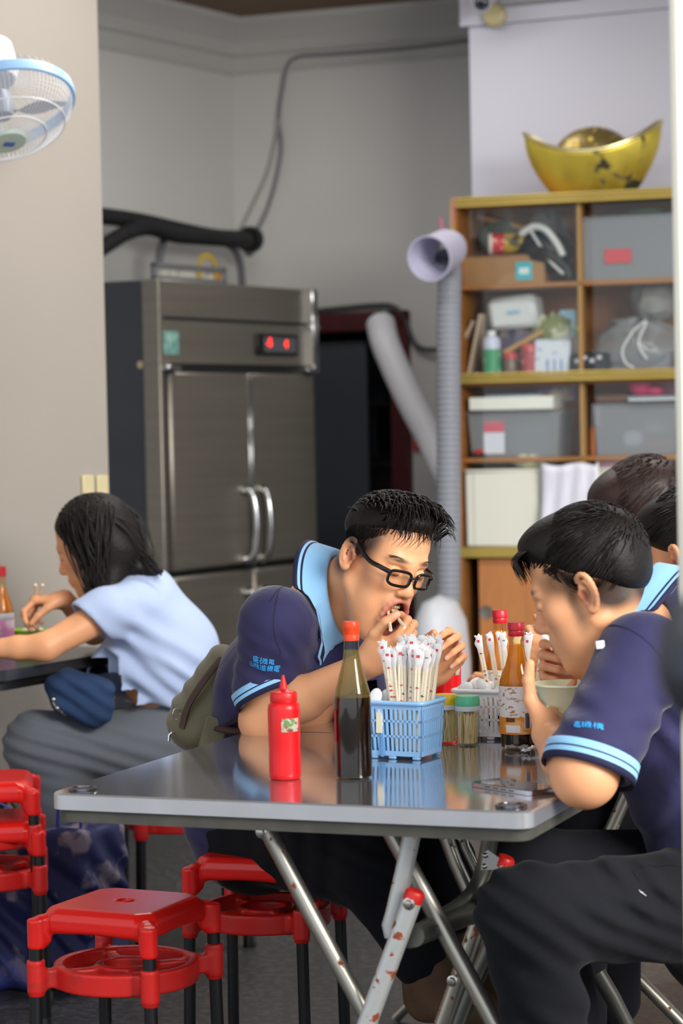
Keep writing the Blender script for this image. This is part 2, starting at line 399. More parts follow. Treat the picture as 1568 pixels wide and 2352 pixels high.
# little framed sign on the fridge top
sp = Pz(380, 642, FZ); sq = Pl(545, 650, sp, NL)
sg = thing('framed_board', 'small grey framed board with yellow picture on top of the refrigerator', 'frame', (sp[0], sp[1], FZ), math.radians(59))
Ls = abs((sq-sp)@VL); hs = Pl(385, 600, sp, NL)[2]-FZ
fm = MB()
for a, b, c_, d in ((0, Ls, hs-.022, hs), (0, Ls, 0, .02), (0, .022, 0, hs), (Ls-.022, Ls, 0, hs)): fm.box(((a+b)/2, .06, (c_+d)/2), (b-a, .02, d-c_), bev=.003)
fm.build('frame', mat('grey_frame', '5d5f62', .5), sg)
MB().box((Ls/2, .062, hs/2), (Ls-.03, .008, hs-.03)).build('board', mat('board_white', 'a9a8a0', .5, col2='8c8a80', vscale=20), sg)
MB().lathe([(.05, 0), (.075, 0), (.075, .004), (.05, .004), (.05, 0)], 20, (Ls*.74, .057, .05), rotm(math.pi/2, 0, 0)).build('picture_ring', mat('ochre', '9a8433', .5), sg)
MB().box((Ls*.88, .056, hs*.55), (.05, .004, .06)).build('picture_patch', mat('rust_orange', '96602b', .5), sg)

# black lagged pipe and cable loop on the recess wall
def onw(px, py, off): return Pl(px, py, REC+NL*off, NL)
t = thing('lagged_pipe', 'thick black lagged pipe running along the grey wall above the refrigerator', 'pipe', onw(400, 520, .22))
o0 = np.array(t.location)
m_lag = mat('black_lagging', '1c1c1e', .6, var=.2, vscale=30, bump=.5, bscale=30)
MB().tube(spline([onw(140, 488, .22), onw(240, 497, .22), onw(330, 510, .22), onw(420, 530, .22), onw(500, 545, .22), onw(576, 548, .22)], 5), .036, 12).build('straight_pipe', m_lag, t, off=o0)
MB().tube(spline([onw(170, 610, .27), onw(240, 565, .27), onw(290, 535, .27), onw(340, 523, .27), onw(400, 540, .27), onw(455, 545, .26), onw(520, 550, .25), onw(570, 553, .24)], 6), .034, 12).build('bent_pipe', m_lag, t, off=o0)
MB().lathe([(.0, -.02), (.058, -.02), (.06, 0), (.058, .03), (0, .035)], 14, onw(573, 550, .22)-o0, basis(unit(np.cross(Z3, VL)), Z3)).build('end_cap', mat('black_cap', '101011', .5), t)
MB().lathe([(.0, 0), (.03, 0), (.03, .02), (.012, .022), (.012, .03), (0, .03)], 12, onw(568, 575, .2)-o0, basis(VL, Z3)).build('bracket', mat('grey_bracket', '7d7f82', .4, metal=.6), t)
for k, (pts, r, lab) in enumerate((
        ([onw(372, 640, .22), onw(366, 600, .22), onw(372, 560, .22), onw(384, 540, .22)], .017, 'grey flexible conduit dropping from black pipe to refrigerator top, left one'),
        ([onw(556, 660, .22), onw(552, 610, .22), onw(540, 575, .22), onw(515, 556, .22)], .017, 'grey flexible conduit looping down beside the framed board'))):
    tag(MB().tube(spline(pts, 6), r, 10).build('conduit', mat('grey_conduit', '5a5b5e', .55), None), lab, 'cable', 'conduits above the refrigerator')
def onb(px, py, off): return Pl(px, py, back(0)+NB*off, NB)
m_cable = mat('grey_cable', '77777a', .6); m_cable2 = mat('pale_cable', 'a3a19b', .6)
tag(MB().tube(spline([onb(1080, 93, .015), onb(960, 108, .015), onb(840, 119, .015), onb(720, 127, .015), onb(683, 131, .018), onb(660, 150, .015), onb(649, 200, .015), onb(640, 270, .015), onb(646, 340, .015), onb(632, 420, .015), onb(610, 490, .02), onb(585, 540, .06)], 6), .008, 8).build('power_cable', m_cable), 'long grey cable running along the crown and down the back wall', 'cable')
tag(MB().tube(spline([onb(640, 275, .022), onb(630, 330, .012), onb(612, 400, .012), onb(580, 470, .012), onb(548, 535, .012)], 6), .007, 8).build('power_cable', m_cable2), 'pale thin cable slanting down the back wall beside the corner', 'cable')
tag(MB().tube(spline([onb(700, 716, .03), onb(780, 708, .03), onb(860, 701, .03), onb(905, 705, .03), onb(930, 735, .03), onb(950, 785, .03), onb(975, 802, .04), onb(1020, 803, .06)], 6), .011, 8).build('power_cable', mat('dark_cable', '4b4c50', .6)), 'dark cable draped over the maroon door frame', 'cable')
# red notice beside the doorway
c = onb(968, 1016, .0)
rs = tag(MB().box((0, -.006, 0), (.075, .006, .075), basis(VB, -NB)).build('red_notice', mat('sign_red', 'c01d26', .5), smooth=False), 'small red square notice on wall beside the doorway', 'sign'); rs.location = tuple(c+NB*.006)

# two exhaust ducts and the white cooler they come from
def duct(name, lab, pts, r, m, pitch=.022, flare=None, amp=.05):
    c = spline(pts, 40); L = np.r_[0, np.cumsum([np.linalg.norm(c[i+1]-c[i]) for i in range(len(c)-1)])]
    n = int(L[-1]/pitch*4); s = np.linspace(0, L[-1], n); cc = np.array([np.interp(s, L, [q[k] for q in c]) for k in range(3)]).T
    rr = r*(1+amp*np.cos(2*math.pi*np.arange(n)/4))
    t = thing(name, lab, 'duct', cc[0]); o0 = np.array(t.location)
    m_ = MB().tube(list(cc), list(rr), 22, cap=False)
    m_.tube(list(cc), list(rr-.008), 22, cap=False)
    m_.build('hose', m, t, off=o0, ang=80); return t, cc, o0
m_duct = mat('grey_duct', '8a8d96', .5, var=.03); m_duct_w = mat('white_duct', 'cfd0d6', .45, trans=0)
DD = 9.05
t, cc, o0 = duct('exhaust_duct', 'grey ribbed exhaust duct standing against the cabinet side, open end up', [P(1018, 1440, DD), P(1029, 1380, DD), P(1030, 1200, DD), P(1030, 1000, DD), P(1030, 800, DD), P(1031, 680, DD), P(1032, 625, DD), P(1026, 590, DD-.06)], .045, m_duct)
nz0, nz1 = P(1028, 572, DD-.02), P(985, 594, DD-.2)
noz = MB(); R_ = .083
ax = unit(nz1-nz0); bx = unit(np.cross(ax, Z3)); by = np.cross(bx, ax); RB = np.array([bx, by, ax]).T
Ln = np.linalg.norm(nz1-nz0)
noz.lathe([(.05, -.06), (.066, -.03), (R_*.93, .02), (R_*.96, Ln-.02), (R_*1.02, Ln), (R_*.96, Ln), (R_*.9, Ln-.02), (R_*.86, .03), (.05, .0)], 28, nz0-o0, RB, cap=False)
noz.build('nozzle', mat('lilac_plastic', 'c3c1d8', .45), t)
tag(MB().tube([P(1012, 500, DD), P(1013, 520, DD), P(1018, 545, DD)], .006, 6).tube([P(1042, 455, DD), P(1040, 480, DD), P(1038, 520, DD)], .004, 6).build('duct_tie', mat('pink_tie', 'b8647c', .6), None), 'thin pink tie holding the grey duct to the cabinet corner', 'tie')
D2 = 10.2
duct('exhaust_duct', 'white translucent duct slanting down from the maroon door frame', [P(874, 745, D2+.1), P(885, 790, D2), P(915, 862, D2-.05), P(950, 935, D2-.1), P(985, 1000, D2-.15), P(1012, 1060, D2-.2), P(1040, 1120, D2-.25), P(1050, 1180, D2-.3)], .061, m_duct_w, .02, amp=.025)
tag(MB().tube(spline([P(882, 712, D2+.25), P(886, 728, D2+.12), P(880, 742, D2+.1)], 5), .008, 6).build('duct_tie', mat('green_tie', '2f7b63', .5)), 'green tie hanging the white duct from the door frame', 'tie')
ac = thing('air_cooler', 'white portable air cooler standing between doorway and cabinet, partly hidden', 'air cooler', (*P(1012, 1500, 8.8)[:2], 0), math.radians(-17))
zt_ = P(1000, 1365, 8.8)[2]
MB().lathe([(.0, 0.03), (.15, .03), (.165, .06), (.17, zt_-.25), (.15, zt_-.1), (.1, zt_-.03), (.0, zt_)], 24, sx=.62, sy=1).build('body', mat('white_plastic_dull', 'c9ccd2', .4), ac)
for k in range(6): MB().box((0, -.166, zt_-.5-k*.03), (.13, .02, .012), bev=.003).build('louvre', mat('grey_plastic', '9b9ea6', .5), ac)
for sx in (-.07, .07):
    for sy in (-.1, .1): MB().ell((sx, sy, .02), (.02, .02, .02), 10, 6).build('caster', m_black, ac)

# light switches on the near left wall
def onl(px, py, off=0): return Pl(px, py, WALL_A+NL*off, NL)
for px, lab in ((199, 'left of the two beige light switches above the woman'), (232, 'right of the two beige light switches, at the wall edge')):
    c = onl(px, 1135); t = thing('light_switch', lab, 'switch', c, math.radians(59), 'light switches on the wall')
    MB().box((0, -.005, 0), (.056, .01, .115), bev=.003).build('plate', mat('beige_plate', 'c0b48c', .5), t)
    MB().box((0, -.013, -.012), (.022, .008, .036), bev=.003).build('rocker', mat('white_rocker', 'd9d8cc', .4), t)

# wall fan, top left
FC = P(-2, 243, 6.55); fan = thing('electric_fan', 'white caged wall fan with blue rim, partly out of frame at top left', 'fan', FC)
fdir = unit(np.array([.22, -.36, -.9])); fx = unit(np.cross(Z3, fdir)); fz = np.cross(fdir, fx); RF = np.array([fx, fz, fdir]).T
m_wire = mat('fan_wire', 'e4e6ea', .35); m_fblade = mat('fan_blade', '8f96a3', .35, alpha=1); m_blue = mat('fan_blue', '9cc3ee', .35)
RFAN = .2
cg = MB()
for k in range(96):
    a = 2*math.pi*k/96; ca, sa = math.cos(a), math.sin(a)
    cg.tube([np.array((ca*r, sa*r, z))@RF.T for r, z in ((.052, .108), (.11, .1), (.165, .075), (.192, .036), (RFAN, 0))], .0011, 3, cap=False)
    if k % 2 == 0: cg.tube([np.array((ca*r, sa*r, z))@RF.T for r, z in ((.06, -.075), (.13, -.07), (.18, -.045), (RFAN, -.005))], .0011, 3, cap=False)
for r, z in ((.11, .102), (.165, .077)): cg.tube([np.array((math.cos(a)*r, math.sin(a)*r, z))@RF.T for a in np.linspace(0, 2*math.pi, 48)[:-1]], .002, 5, closed=True)
cg.build('cage', m_wire, fan)
rg = MB(); rg.lathe([(RFAN-.004, -.014), (RFAN+.006, -.014), (RFAN+.008, 0), (RFAN+.006, .014), (RFAN-.004, .014), (RFAN-.004, -.014)], 64, R=RF); rg.build('rim', m_blue, fan)
MB().lathe([(0, .103), (.05, .103), (.055, .109), (.05, .117), (0, .12)], 28, R=RF).build('badge', mat('fan_badge', 'b3c2b6', .4), fan)
MB().box(np.array((.004, .0, .1205))@RF.T, (.03, .02, .001), RF).build('badge_sticker', mat('blue_sticker', '3f67a8', .4), fan)
for k in range(3):
    m = MB(); a0 = 2*math.pi*k/3+.35; g = []
    for i in range(7):
        for j in range(6):
            r = .035+.145*i/6; w = (.25+.5*math.sin(math.pi*min(1, (i+1)/6.5)))*(j/5-.5)*1.5; a = a0+w
            g.append(np.array((r*math.cos(a), r*math.sin(a), .02+.028*(j/5-.5)))@RF.T)
    m.add(g, [(i*6+j, i*6+j+1, (i+1)*6+j+1, (i+1)*6+j) for i in range(6) for j in range(5)])
    o = m.build('blade', m_fblade, fan, ang=80); o.modifiers.new('s', 'SOLIDIFY').thickness = .002
MB().lathe([(0, .04), (.03, .035), (.038, .0), (.038, -.03), (0, -.03)], 20, R=RF).build('hub', m_fblade, fan)
MB().lathe([(0, -.07), (.06, -.075), (.075, -.1), (.07, -.18), (.04, -.21), (0, -.21)], 24, R=RF).build('motor_housing', m_wire, fan)
bw = onl(-40, 180, .02); bk = None
arm = MB().tube(spline([np.zeros(3)-fdir*.19, (np.array(FC)*0-fdir*.24+np.array([-.06, .05, .04])), bw-FC], 6), .022, 10)
arm.box(bw-FC, (.1, .02, .16), basis(VL, -NL), .004); arm.build('wall_bracket', m_wire, fan)
kn = P(8, 150, 6.62)-FC; MB().tube([P(-6, 165, 6.62)-FC, kn], .007, 8).box(kn, (.022, .016, .02), bev=.003).build('pull_knob', mat('olive_knob', '7b785f', .5), fan)

# camera dome and emergency lamp under the beam, top right
cb = P(1106, 6, 9.55); t = thing('security_camera', 'small dark security camera at the beam end, cut by the frame top', 'camera', cb)
aim = unit(CO+np.array([-.3, 0, -.5])-cb); ax_ = unit(np.cross(aim, Z3)); RA = np.array([ax_, np.cross(aim, ax_)*-1, aim]).T
MB().lathe([(0, -.12), (.036, -.12), (.04, -.1), (.04, .0), (.036, .012), (.033, .012), (.03, .0), (0, 0)], 24, R=RA).build('body', mat('camera_grey', 'a9abb2', .4), t)
MB().lathe([(0, .004), (.031, .004), (.02, .012), (0, .013)], 20, R=RA).build('lens', mat('camera_black', '121624', .12), t)
for k in range(6):
    a = k*math.pi/3; MB().ell(np.array((.022*math.cos(a), .022*math.sin(a), .012))@RA.T, (.005,)*3, 8, 5).build('infrared_lamp', mat('camera_lamp', '7d8494', .2, metal=.5), t)
MB().tube([np.array((0, 0, -.1))@RA.T, np.array((0, .0, -.14))@RA.T+np.array([0, 0, .05]), np.array((.05, .35, .1))], .012, 8).build('mount', mat('camera_grey', 'a9abb2', .4), t)
lb = Pl(1136, 36, WW+NW*.035, NW); t = thing('alarm_bell', 'round cream alarm sounder on the white beam beside the camera', 'alarm', lb)
RN = np.array([VW, Z3, NW]).T
MB().lathe([(0, 0), (.045, 0), (.045, .018), (.038, .03), (.02, .036), (0, .038)], 24, R=RN).build('dome', mat('cream_alarm', 'c9bd8f', .45, spots=('4a452f', 22, .58, .66)), t)
MB().lathe([(0, -.0), (.05, -.0), (.05, .006), (0, .006)], 24, R=RN).build('base', mat('cream_base', 'b7ad8c', .5), t)
pa, pb = Pl(1150, 4, WW+NW*.05, NW), Pl(1330, -14, WW+NW*.05, NW)
tag(MB().tube([pa, pb], .02, 10).build('conduit', mat('conduit_white', '9a9ba0', .5)), 'grey conduit along the beam beside the security camera', 'conduit')
# ---------------------------------------------------------------- cabinet and what is kept in it
AZC = math.radians(-17.5); XC = np.array([math.cos(AZC), math.sin(AZC), 0]); YC = np.array([-XC[1], XC[0], 0])
C0 = P(1052, 1258, 9.2); C0[2] = 0
def ct(px, py, dep=0):                    # pixel -> cabinet x, z on the plane dep behind its front
    p = Pl(px, py, C0+YC*dep, -YC)-C0; return p@XC, p[2]
m_wood = mat('cabinet_wood', 'a06a36', .5, var=.12, vscale=5, stretch=(1, 1, 6)); m_woodin = mat('cabinet_inside', '8f5c33', .6, var=.1, vscale=5)
m_gold = mat('gold_rail', 'b39c50', .38, metal=.3, var=.05); m_door = mat('orange_wood', 'b87a47', .5, var=.1, vscale=7, stretch=(6, 6, 1))
m_pane = glass('pane_glass', 'fcfefd', .03, 1.32, mixt=.01)
CW, CD = 1.16, .4
cab = thing('display_cabinet', 'wooden cabinet with gold rails and sliding glass doors by the white wall', 'cabinet', C0, AZC)
ztop = ct(1060, 458)[1]; zr1 = ct(1064, 870)[1]; zs1 = ct(1082, 655, .03)[1]; zs2 = ct(1083, 1052, .03)[1]; zb = ct(1070, 1257)[1]; xdiv = ct(1330, 700)[0]
def cbx(x0, x1, y0, y1, z0, z1, name, m, bev=.002, par=None):
    return MB().box(((x0+x1)/2, (y0+y1)/2, (z0+z1)/2), (x1-x0, y1-y0, z1-z0), bev=bev).build(name, m, par or cab)
sw = .018
cbx(-.004, sw, 0, CD, 0, ztop, 'side_panel', m_wood); cbx(CW-sw, CW, 0, CD, 0, ztop, 'side_panel', m_wood)
cbx(-.006, .008, -.004, .0, 0, ztop, 'edge_strip', m_gold, .001)
cbx(sw, CW-sw, CD-.01, CD, .06, ztop, 'back_panel', m_woodin)
tp = cbx(0, CW, 0, CD, ztop-.03, ztop, 'top_panel', m_wood)
for z in (ztop-.035, zr1-.022):
    r = MB()
    for k in range(3): r.box((CW/2, -.006+.002*k, z+.008+.014*k), (CW, .016, .012), bev=.003)
    r.build('gold_rail', m_gold, cab)
cbx(sw, CW-sw, .02, CD-.01, zr1-.03, zr1-.005, 'shelf', m_woodin)
cbx(sw, CW-sw, .03, CD-.01, zs1-.018, zs1, 'shelf', m_wood); cbx(sw, CW-sw, .03, CD-.01, zs2-.018, zs2, 'shelf', m_wood)
cbx(0, CW, -.004, CD-.01, zb-.04, zb, 'waist_rail', m_gold)
cbx(xdiv-.012, xdiv+.004, .03, .09, zb, ztop-.03, 'divider', mat('cabinet_divider', 'a8834f', .5))
cbx(0, CW, .02, CD, 0, .07, 'plinth', m_woodin)
for k, (x0, x1, y) in enumerate(((.07, CW/2+.02, .03), (CW/2-.02, CW-sw, .012))):
    d = cbx(x0, x1, y, y+.014, .075, zb-.045, 'door', m_door)
    px_ = ct(1112, 1408)[0] if k == 0 else CW-.1
    MB().lathe([(.0, .0), (.028, .0), (.026, -.003), (.02, -.002), (0, -.001)], 20, (px_, y, ct(1112, 1408)[1]), rotm(-math.pi/2, 0, 0)).build('finger_pull', mat('pull_silver', 'a9a59b', .3, metal=.8), d)
for z0, z1 in ((zr1+.02, ztop-.04), (zb, zr1-.03)):
    for x0, x1, y in ((.06, ct(1318, 600)[0]+.01, .02), (xdiv+.05, CW-sw, .008)):
        p = cbx(x0, x1, y, y+.004, z0, z1, 'glass_door', m_pane, 0)
# -------- contents: every item stands on its own shelf; (x, z) read from the photograph on a plane inside
def item(name, lab, cat, px, z, dep, group=None, rz=0):
    x = ct(px, 900, dep)[0]; return thing(name, lab, cat, C0+XC*x+YC*dep+Z3*z, AZC+rz, group)
def wpx(n, dep=.1): return n*(9.2+dep)/FPX/.955              # pixels -> metres in the cabinet
def carton(t, w, d, h, m, flaps=True):
    MB().box((0, 0, h/2), (w, d, h), bev=.003).build('body', m, t)
    if flaps: MB().box((0, -.001, h+.001), (w*1.0, d*.98, .003)).build('flap', m, t)
m_card = mat('cardboard', 'a07850', .8, var=.08, vscale=10); m_bag = glass('clear_bag', 'e6e9ec', .18, 1.5, mixt=.3)
m_bin = glass('clear_bin', 'e2e4ea', .25, 1.5, mixt=.3)
# top left shelf
hh = .115
t = item('cardboard_box', 'brown cardboard box with cyan shipping label on the top cabinet shelf', 'box', 1172, zs1, .2); carton(t, wpx(190), .22, hh*.95, m_card)
l_ = MB().box((0, 0, 0), (wpx(36), .002, wpx(38))); o = l_.build('label', mat('cyan_label', '36b6c8', .5), t); o.location = (wpx(50), -.1115, .05)
MB().box((0, -.0015, 0), (wpx(22), .001, wpx(14))).build('label_print', mat('label_white', 'd9e6e6', .5), o)
t = item('food_can', 'red and yellow printed can lying on the cardboard box', 'can', 1128, zs1+hh+.045, .13)
MB().lathe([(0, 0), (.04, 0), (.042, .004), (.042, .012), (.04, .014)], 22, R=rotm(0, math.pi/2, .25)).build('lid', mat('lid_white', 'd8cfc8', .3), t)
MB().lathe([(.04, .014), (.04, .06)], 22, R=rotm(0, math.pi/2, .25)).build('red_band', mat('can_red', 'c5202b', .4, spots=('e7d9c8', 40, .62, .66)), t)
MB().lathe([(.04, .06), (.04, .135), (0, .136)], 22, R=rotm(0, math.pi/2, .25)).build('yellow_band', mat('can_yellow', 'b99a34', .4, spots=('3a2f18', 30, .55, .6)), t)
t = item('coiled_hose', 'white curved hose over black tool bag on the top cabinet shelf', 'hose', 1250, zs1, .1)
MB().tube(spline([(-.08, 0, .19), (-.03, -.01, .215), (.02, -.02, .2), (.06, -.02, .15), (.085, -.02, .1)], 6), .014, 10).build('arc', mat('hose_white', 'cfd0d0', .4), t)
MB().tube(spline([(-.04, -.01, .2), (0, -.03, .14), (.045, -.04, .075), (.09, -.04, .03)], 5), .006, 8).build('strap', mat('hose_white', 'cfd0d0', .4), t)
MB().ell((.0, .05, .12), (.11, .07, .085), 16, 10).build('tool_bag', m_black, t)
MB().tube(spline([(-.06, -.02, .135), (.03, -.04, .11), (.1, -.03, .05), (.11, -.03, .015)], 5), .018, 10).build('black_arm', m_black, t)
t = item('grey_pouch', 'grey green pouch pushed behind the can, top cabinet shelf', 'pouch', 1155, zs1+hh, .26)
MB().ell((0, 0, .075), (.085, .04, .075), 16, 10).build('body', mat('pouch_grey', '56645f', .6, var=.15, vscale=12), t)
t = item('paper_roll', 'thin tan rolled paper leaning under the cabinet top', 'roll', 1175, ztop-.06, .25)
MB().tube([(-.13, 0, .015), (.1, .0, -.05)], .009, 10).build('roll', mat('tan_paper', 'b18a5c', .6), t); MB().tube([(-.03, 0, -.013), (.0, 0, -.021)], .0095, 10).build('band', mat('band_blue', '6f9fc0', .5), t)
t = item('plastic_bag', 'crumpled clear plastic bag behind white hose on the top shelf', 'bag', 1260, zs1, .28)
def crumple(w, d, h, seed=1, n=16):
    r = random.Random(seed); m = MB().ell((0, 0, h/2), (w/2, d/2, h/2), n, 10); m.v = [tuple(c*(1+.42*(r.random()-.5)) for c in v) for v in m.v]; return m
crumple(.2, .14, .27, 3).build('film', m_bag, t)
def bin_(px, z, dep, w, d, h, lab, lid=True):
    t = item('storage_bin', lab, 'bin', px, z, dep); m = MB(); a = .93
    def ring(s, zz): return [(-w/2*s, -d/2*s, zz), (w/2*s, -d/2*s, zz), (w/2*s, d/2*s, zz), (-w/2*s, d/2*s, zz)]
    m.add(ring(a, .0)+ring(1, h)+ring(.98, h)+ring(a*.98, .004), [(0, 1, 2, 3)] + [(i, (i+1) % 4, 4+(i+1) % 4, 4+i) for i in range(4)] + [(4+i, 4+(i+1) % 4, 8+(i+1) % 4, 8+i) for i in range(4)] + [(8+i, 8+(i+1) % 4, 12+(i+1) % 4, 12+i) for i in range(4)])
    m.build('tub', m_bin, t, smooth=False)
    MB().box((0, 0, h), (w*1.04, d*1.04, .012), bev=.004).build('lid' if lid else 'rim', m_bin, t)
    return t
t = bin_(1462, zs1, .2, wpx(215), .26, .235, 'large grey translucent storage bin with red label on top right shelf')
MB().box((-wpx(22), -.131, .09), (wpx(58), .003, wpx(30))).build('label', mat('label_red', 'cc4a55', .6), t)
MB().box((-wpx(110), -.1, .16), (.012, .03, .05), bev=.004).build('clip', mat('clip_red', 'c8303c', .4), t)
t = item('green_tray', 'flat green and black tray on top of the grey storage bin', 'tray', 1490, zs1+.242, .2)
MB().box((-.04, 0, .006), (wpx(150), .2, .012), bev=.003).build('black_base', m_black, t); MB().ell((.0, 0, .018), (.07, .05, .012)).build('green_cover', mat('leaf_green', '3e8d4f', .5), t)
# second shelf left
z2 = zr1-.004
def can(name, lab, cat, px, dep, r, h, parts, group=None):
    t = item(name, lab, cat, px, z2, dep, group)
    for nm, prof, m in parts: MB().lathe([(a*r, b*h) for a, b in prof], 22).build(nm, m, t)
    return t
m_capw = mat('cap_white', 'd9dce2', .35)
can('spray_can', 'green and white spray can standing on the middle cabinet shelf', 'can', 1131, .07, .034, .185, [('body', [(0, 0), (.95, 0), (1, .02), (1, .17), (1, .62)], mat('can_green', '2f8f5e', .4, spots=('cfe3d6', 26, .58, .62))), ('shoulder', [(1, .62), (1, .78), (.8, .86), (.45, .89)], mat('can_pale', 'c3c6dd', .35)), ('cap', [(.45, .89), (.5, .9), (.48, 1), (0, 1)], m_capw)])
can('seasoning_jar', 'small dark jar with red lid beside the green spray can', 'jar', 1173, .08, .026, .1, [('jar', [(0, 0), (.95, 0), (1, .04), (1, .72), (.95, .76)], mat('jar_brown', '6d5a4c', .25)), ('lid', [(1.02, .76), (1.02, .97), (.95, 1), (0, 1)], mat('lid_red', 'b9363a', .4))])
can('red_canister', 'taller red printed canister beside the small red-lidded jar', 'canister', 1217, .09, .032, .13, [('body', [(0, 0), (1, 0), (1, .84)], mat('canister_red', 'a5434a', .5, spots=('d9b9b0', 30, .56, .62))), ('lid', [(1.03, .84), (1.03, .97), (.98, 1), (0, 1)], mat('lid_red2', 'c04a48', .4))])
t = item('tissue_dispenser', 'white rounded tissue box tilted on the middle cabinet shelf', 'box', 1188, z2+.2, .2)
MB().box((0, 0, .06), (wpx(108), .16, .125), rotm(.1, -.08, 0), .02).build('body', mat('tissue_white', 'd6d8da', .4), t)
MB().box((.01, -.085, .055), (.05, .002, .012), rotm(.1, -.08, 0)).build('print', mat('print_blue', '8fb8d8', .5), t)
t = item('stack_support', 'purple and tan wrapped bundle under the white tissue box', 'bundle', 1195, z2, .22)
crumple(.2, .16, .21, 8).build('wrap', mat('bundle_purple', '5c5470', .6, col2='a58a60', vscale=9), t)
t = item('wrapping_stick', 'tan rolled stick leaning behind the red canister', 'stick', 1200, z2+.12, .1)
MB().tube([(-.07, 0, -.02), (.08, .02, .06)], .01, 8).build('stick', mat('tan_stick', 'b99158', .6), t)
t = item('white_packet', 'white printed paper packet beside the red canister', 'packet', 1270, z2, .1)
MB().box((0, 0, .072), (wpx(80), .06, .145), rotm(0, .08, 0), .01).build('packet', mat('packet_white', 'd3d8e4', .5, spots=('8fa3d0', 35, .6, .66)), t)
for k in range(3): MB().box((-.012+.026*k, -.033, .04), (.006, .002, .06)).build('stripe', mat('stripe_blue', '6d8fc8', .5), t)
t = item('foil_bag', 'yellow green foil bag crumpled above the white packet', 'bag', 1275, z2+.13, .19)
crumple(.17, .1, .11, 5).build('film', mat('foil_green', '7c8558', .35, col2='d8d8c0', vscale=16), t)
t = item('blue_carton', 'small pale blue carton at the right of the middle shelf', 'box', 1307, z2+.16, .2); carton(t, wpx(32), .05, .1, mat('pale_blue', '9cc6e0', .5), False)
MB().box((0, 0, -.08), (.05, .1, .16)).build('base', mat('carton_base', 'b4b2b0', .6), t)
t = item('folded_card', 'beige folded card leaning at the left of the middle shelf', 'card', 1100, z2, .16)
MB().box((.0, 0, .13), (.012, .14, .25), rotm(0, .22, 0), .002).box((-.035, 0, .17), (.01, .12, .13), rotm(0, .5, 0), .002).build('card', mat('beige_card', 'c0ab96', .7), t)
t = item('silver_ball', 'small shiny silver knob at the left front of the middle shelf', 'knob', 1096, z2, .06)
MB().ell((0, 0, .016), (.018, .018, .016)).build('ball', m_chrome, t); MB().lathe([(.01, 0), (.012, .004), (.006, .006)], 12).build('foot', m_chrome, t)
# second shelf right
t = item('plastic_bag', 'big clear plastic bag with white drawstring on the middle right shelf', 'bag', 1470, z2, .2)
crumple(.34, .22, .2, 11, 20).build('film', m_bag, t); MB().box((0, 0, .05), (.26, .16, .1), bev=.01).build('grey_folder', mat('folder_grey', '7c7f88', .5), t)
MB().tube(spline([(0, -.12, .17), (-.04, -.13, .1), (-.03, -.13, .05), (.0, -.125, .03)], 6), .004, 6).tube(spline([(0, -.12, .17), (.05, -.13, .2), (.02, -.13, .12), (.05, -.125, .06)], 6), .004, 6).build('drawstring', mat('string_white', 'dfe0e4', .5), t)
t = item('plastic_bag', 'grey crumpled plastic bag high on the middle right shelf', 'bag', 1510, z2+.2, .22); crumple(.2, .18, .17, 13).build('film', mat('bag_grey', '8b8a88', .4, var=.2, vscale=16), t)
t = item('battery_pack', 'black charger with white lettering marks at the cabinet middle', 'charger', 1360, z2, .1)
MB().box((0, 0, .045), (wpx(80), .1, .09), bev=.008).build('body', mat('charger_black', '23252b', .35), t)
for k in range(4): MB().box((-.045+.028*k, -.051, .06+.012*(k % 2)), (.016, .002, .014)).build('mark', mat('mark_white', 'c9ccd4', .5), t)
# third shelf
t = bin_(1195, zs2, .18, wpx(205), .24, .17, 'clear storage bin with red and white label on the lower left shelf')
MB().box((-wpx(45), -.1165, .12), (wpx(44), .003, wpx(26))).build('label_red', mat('label_pink', 'cf5a6c', .6), t)
MB().box((-wpx(45), -.1165, .055), (wpx(46), .003, wpx(46))).build('label_white', mat('label_pale', 'd6d6e4', .6), t)
MB().box((.04, 0, .07), (wpx(95), .18, .12), bev=.01).build('dark_load', mat('load_grey', '6d707a', .6), t)
MB().box((-.1, -.02, .03), (.04, .1, .05), bev=.01).build('red_load', mat('load_red', 'b3262c', .5), t)
t = item('white_box', 'flat white box lying on the clear bin, lower left shelf', 'box', 1186, zs2+.18, .13)
MB().box((0, 0, .025), (wpx(186), .2, .05), bev=.003).build('body', mat('box_white', 'e6e4dc', .5), t); MB().box((-.02, .06, .055), (wpx(120), .12, .008), bev=.002).build('blue_sheet', mat('sheet_blue', 'a9bed0', .5), t)
t = item('purple_bundle', 'purple and cream cloth bundle behind the flat white box', 'bundle', 1275, zs2+.19, .24); crumple(.16, .14, .13, 17).build('cloth', mat('bundle_lilac', '7a5a86', .6, col2='c9b6a8', vscale=8), t)
t = bin_(1470, zs2, .2, wpx(180), .24, .19, 'clear storage bin of odds and ends on the lower right shelf', False)
for k, (x, z, w, h, cc) in enumerate(((-.1, .05, .04, .09, '2e6a58'), (-.02, .06, .07, .06, 'e3e4ea'), (.07, .035, .09, .03, 'b3404c'), (.06, .1, .08, .05, '9a8f98'))): MB().box((x, -.03, z), (w, .1, h), bev=.012).build('load', mat('load_'+cc, cc, .5), t)
t = item('metal_tray', 'silver tray on the clear bin of the lower right shelf', 'tray', 1515, zs2+.2, .14); MB().box((0, 0, .008), (wpx(120), .2, .016), bev=.004).build('tray', m_chrome, t)
MB().box((0, -.1, .018), (wpx(124), .01, .006), bev=.002).build('rim', m_chrome, t)
t = item('pink_ball', 'bright pink wrapped toy standing on the silver tray', 'toy', 1470, zs2+.218, .14)
MB().ell((0, 0, .045), (.045, .045, .045)).build('head', mat('hot_pink', 'cf2f6a', .45), t); MB().ell((.05, .0, .022), (.04, .035, .022)).build('tail', mat('hot_pink', 'cf2f6a', .45), t)
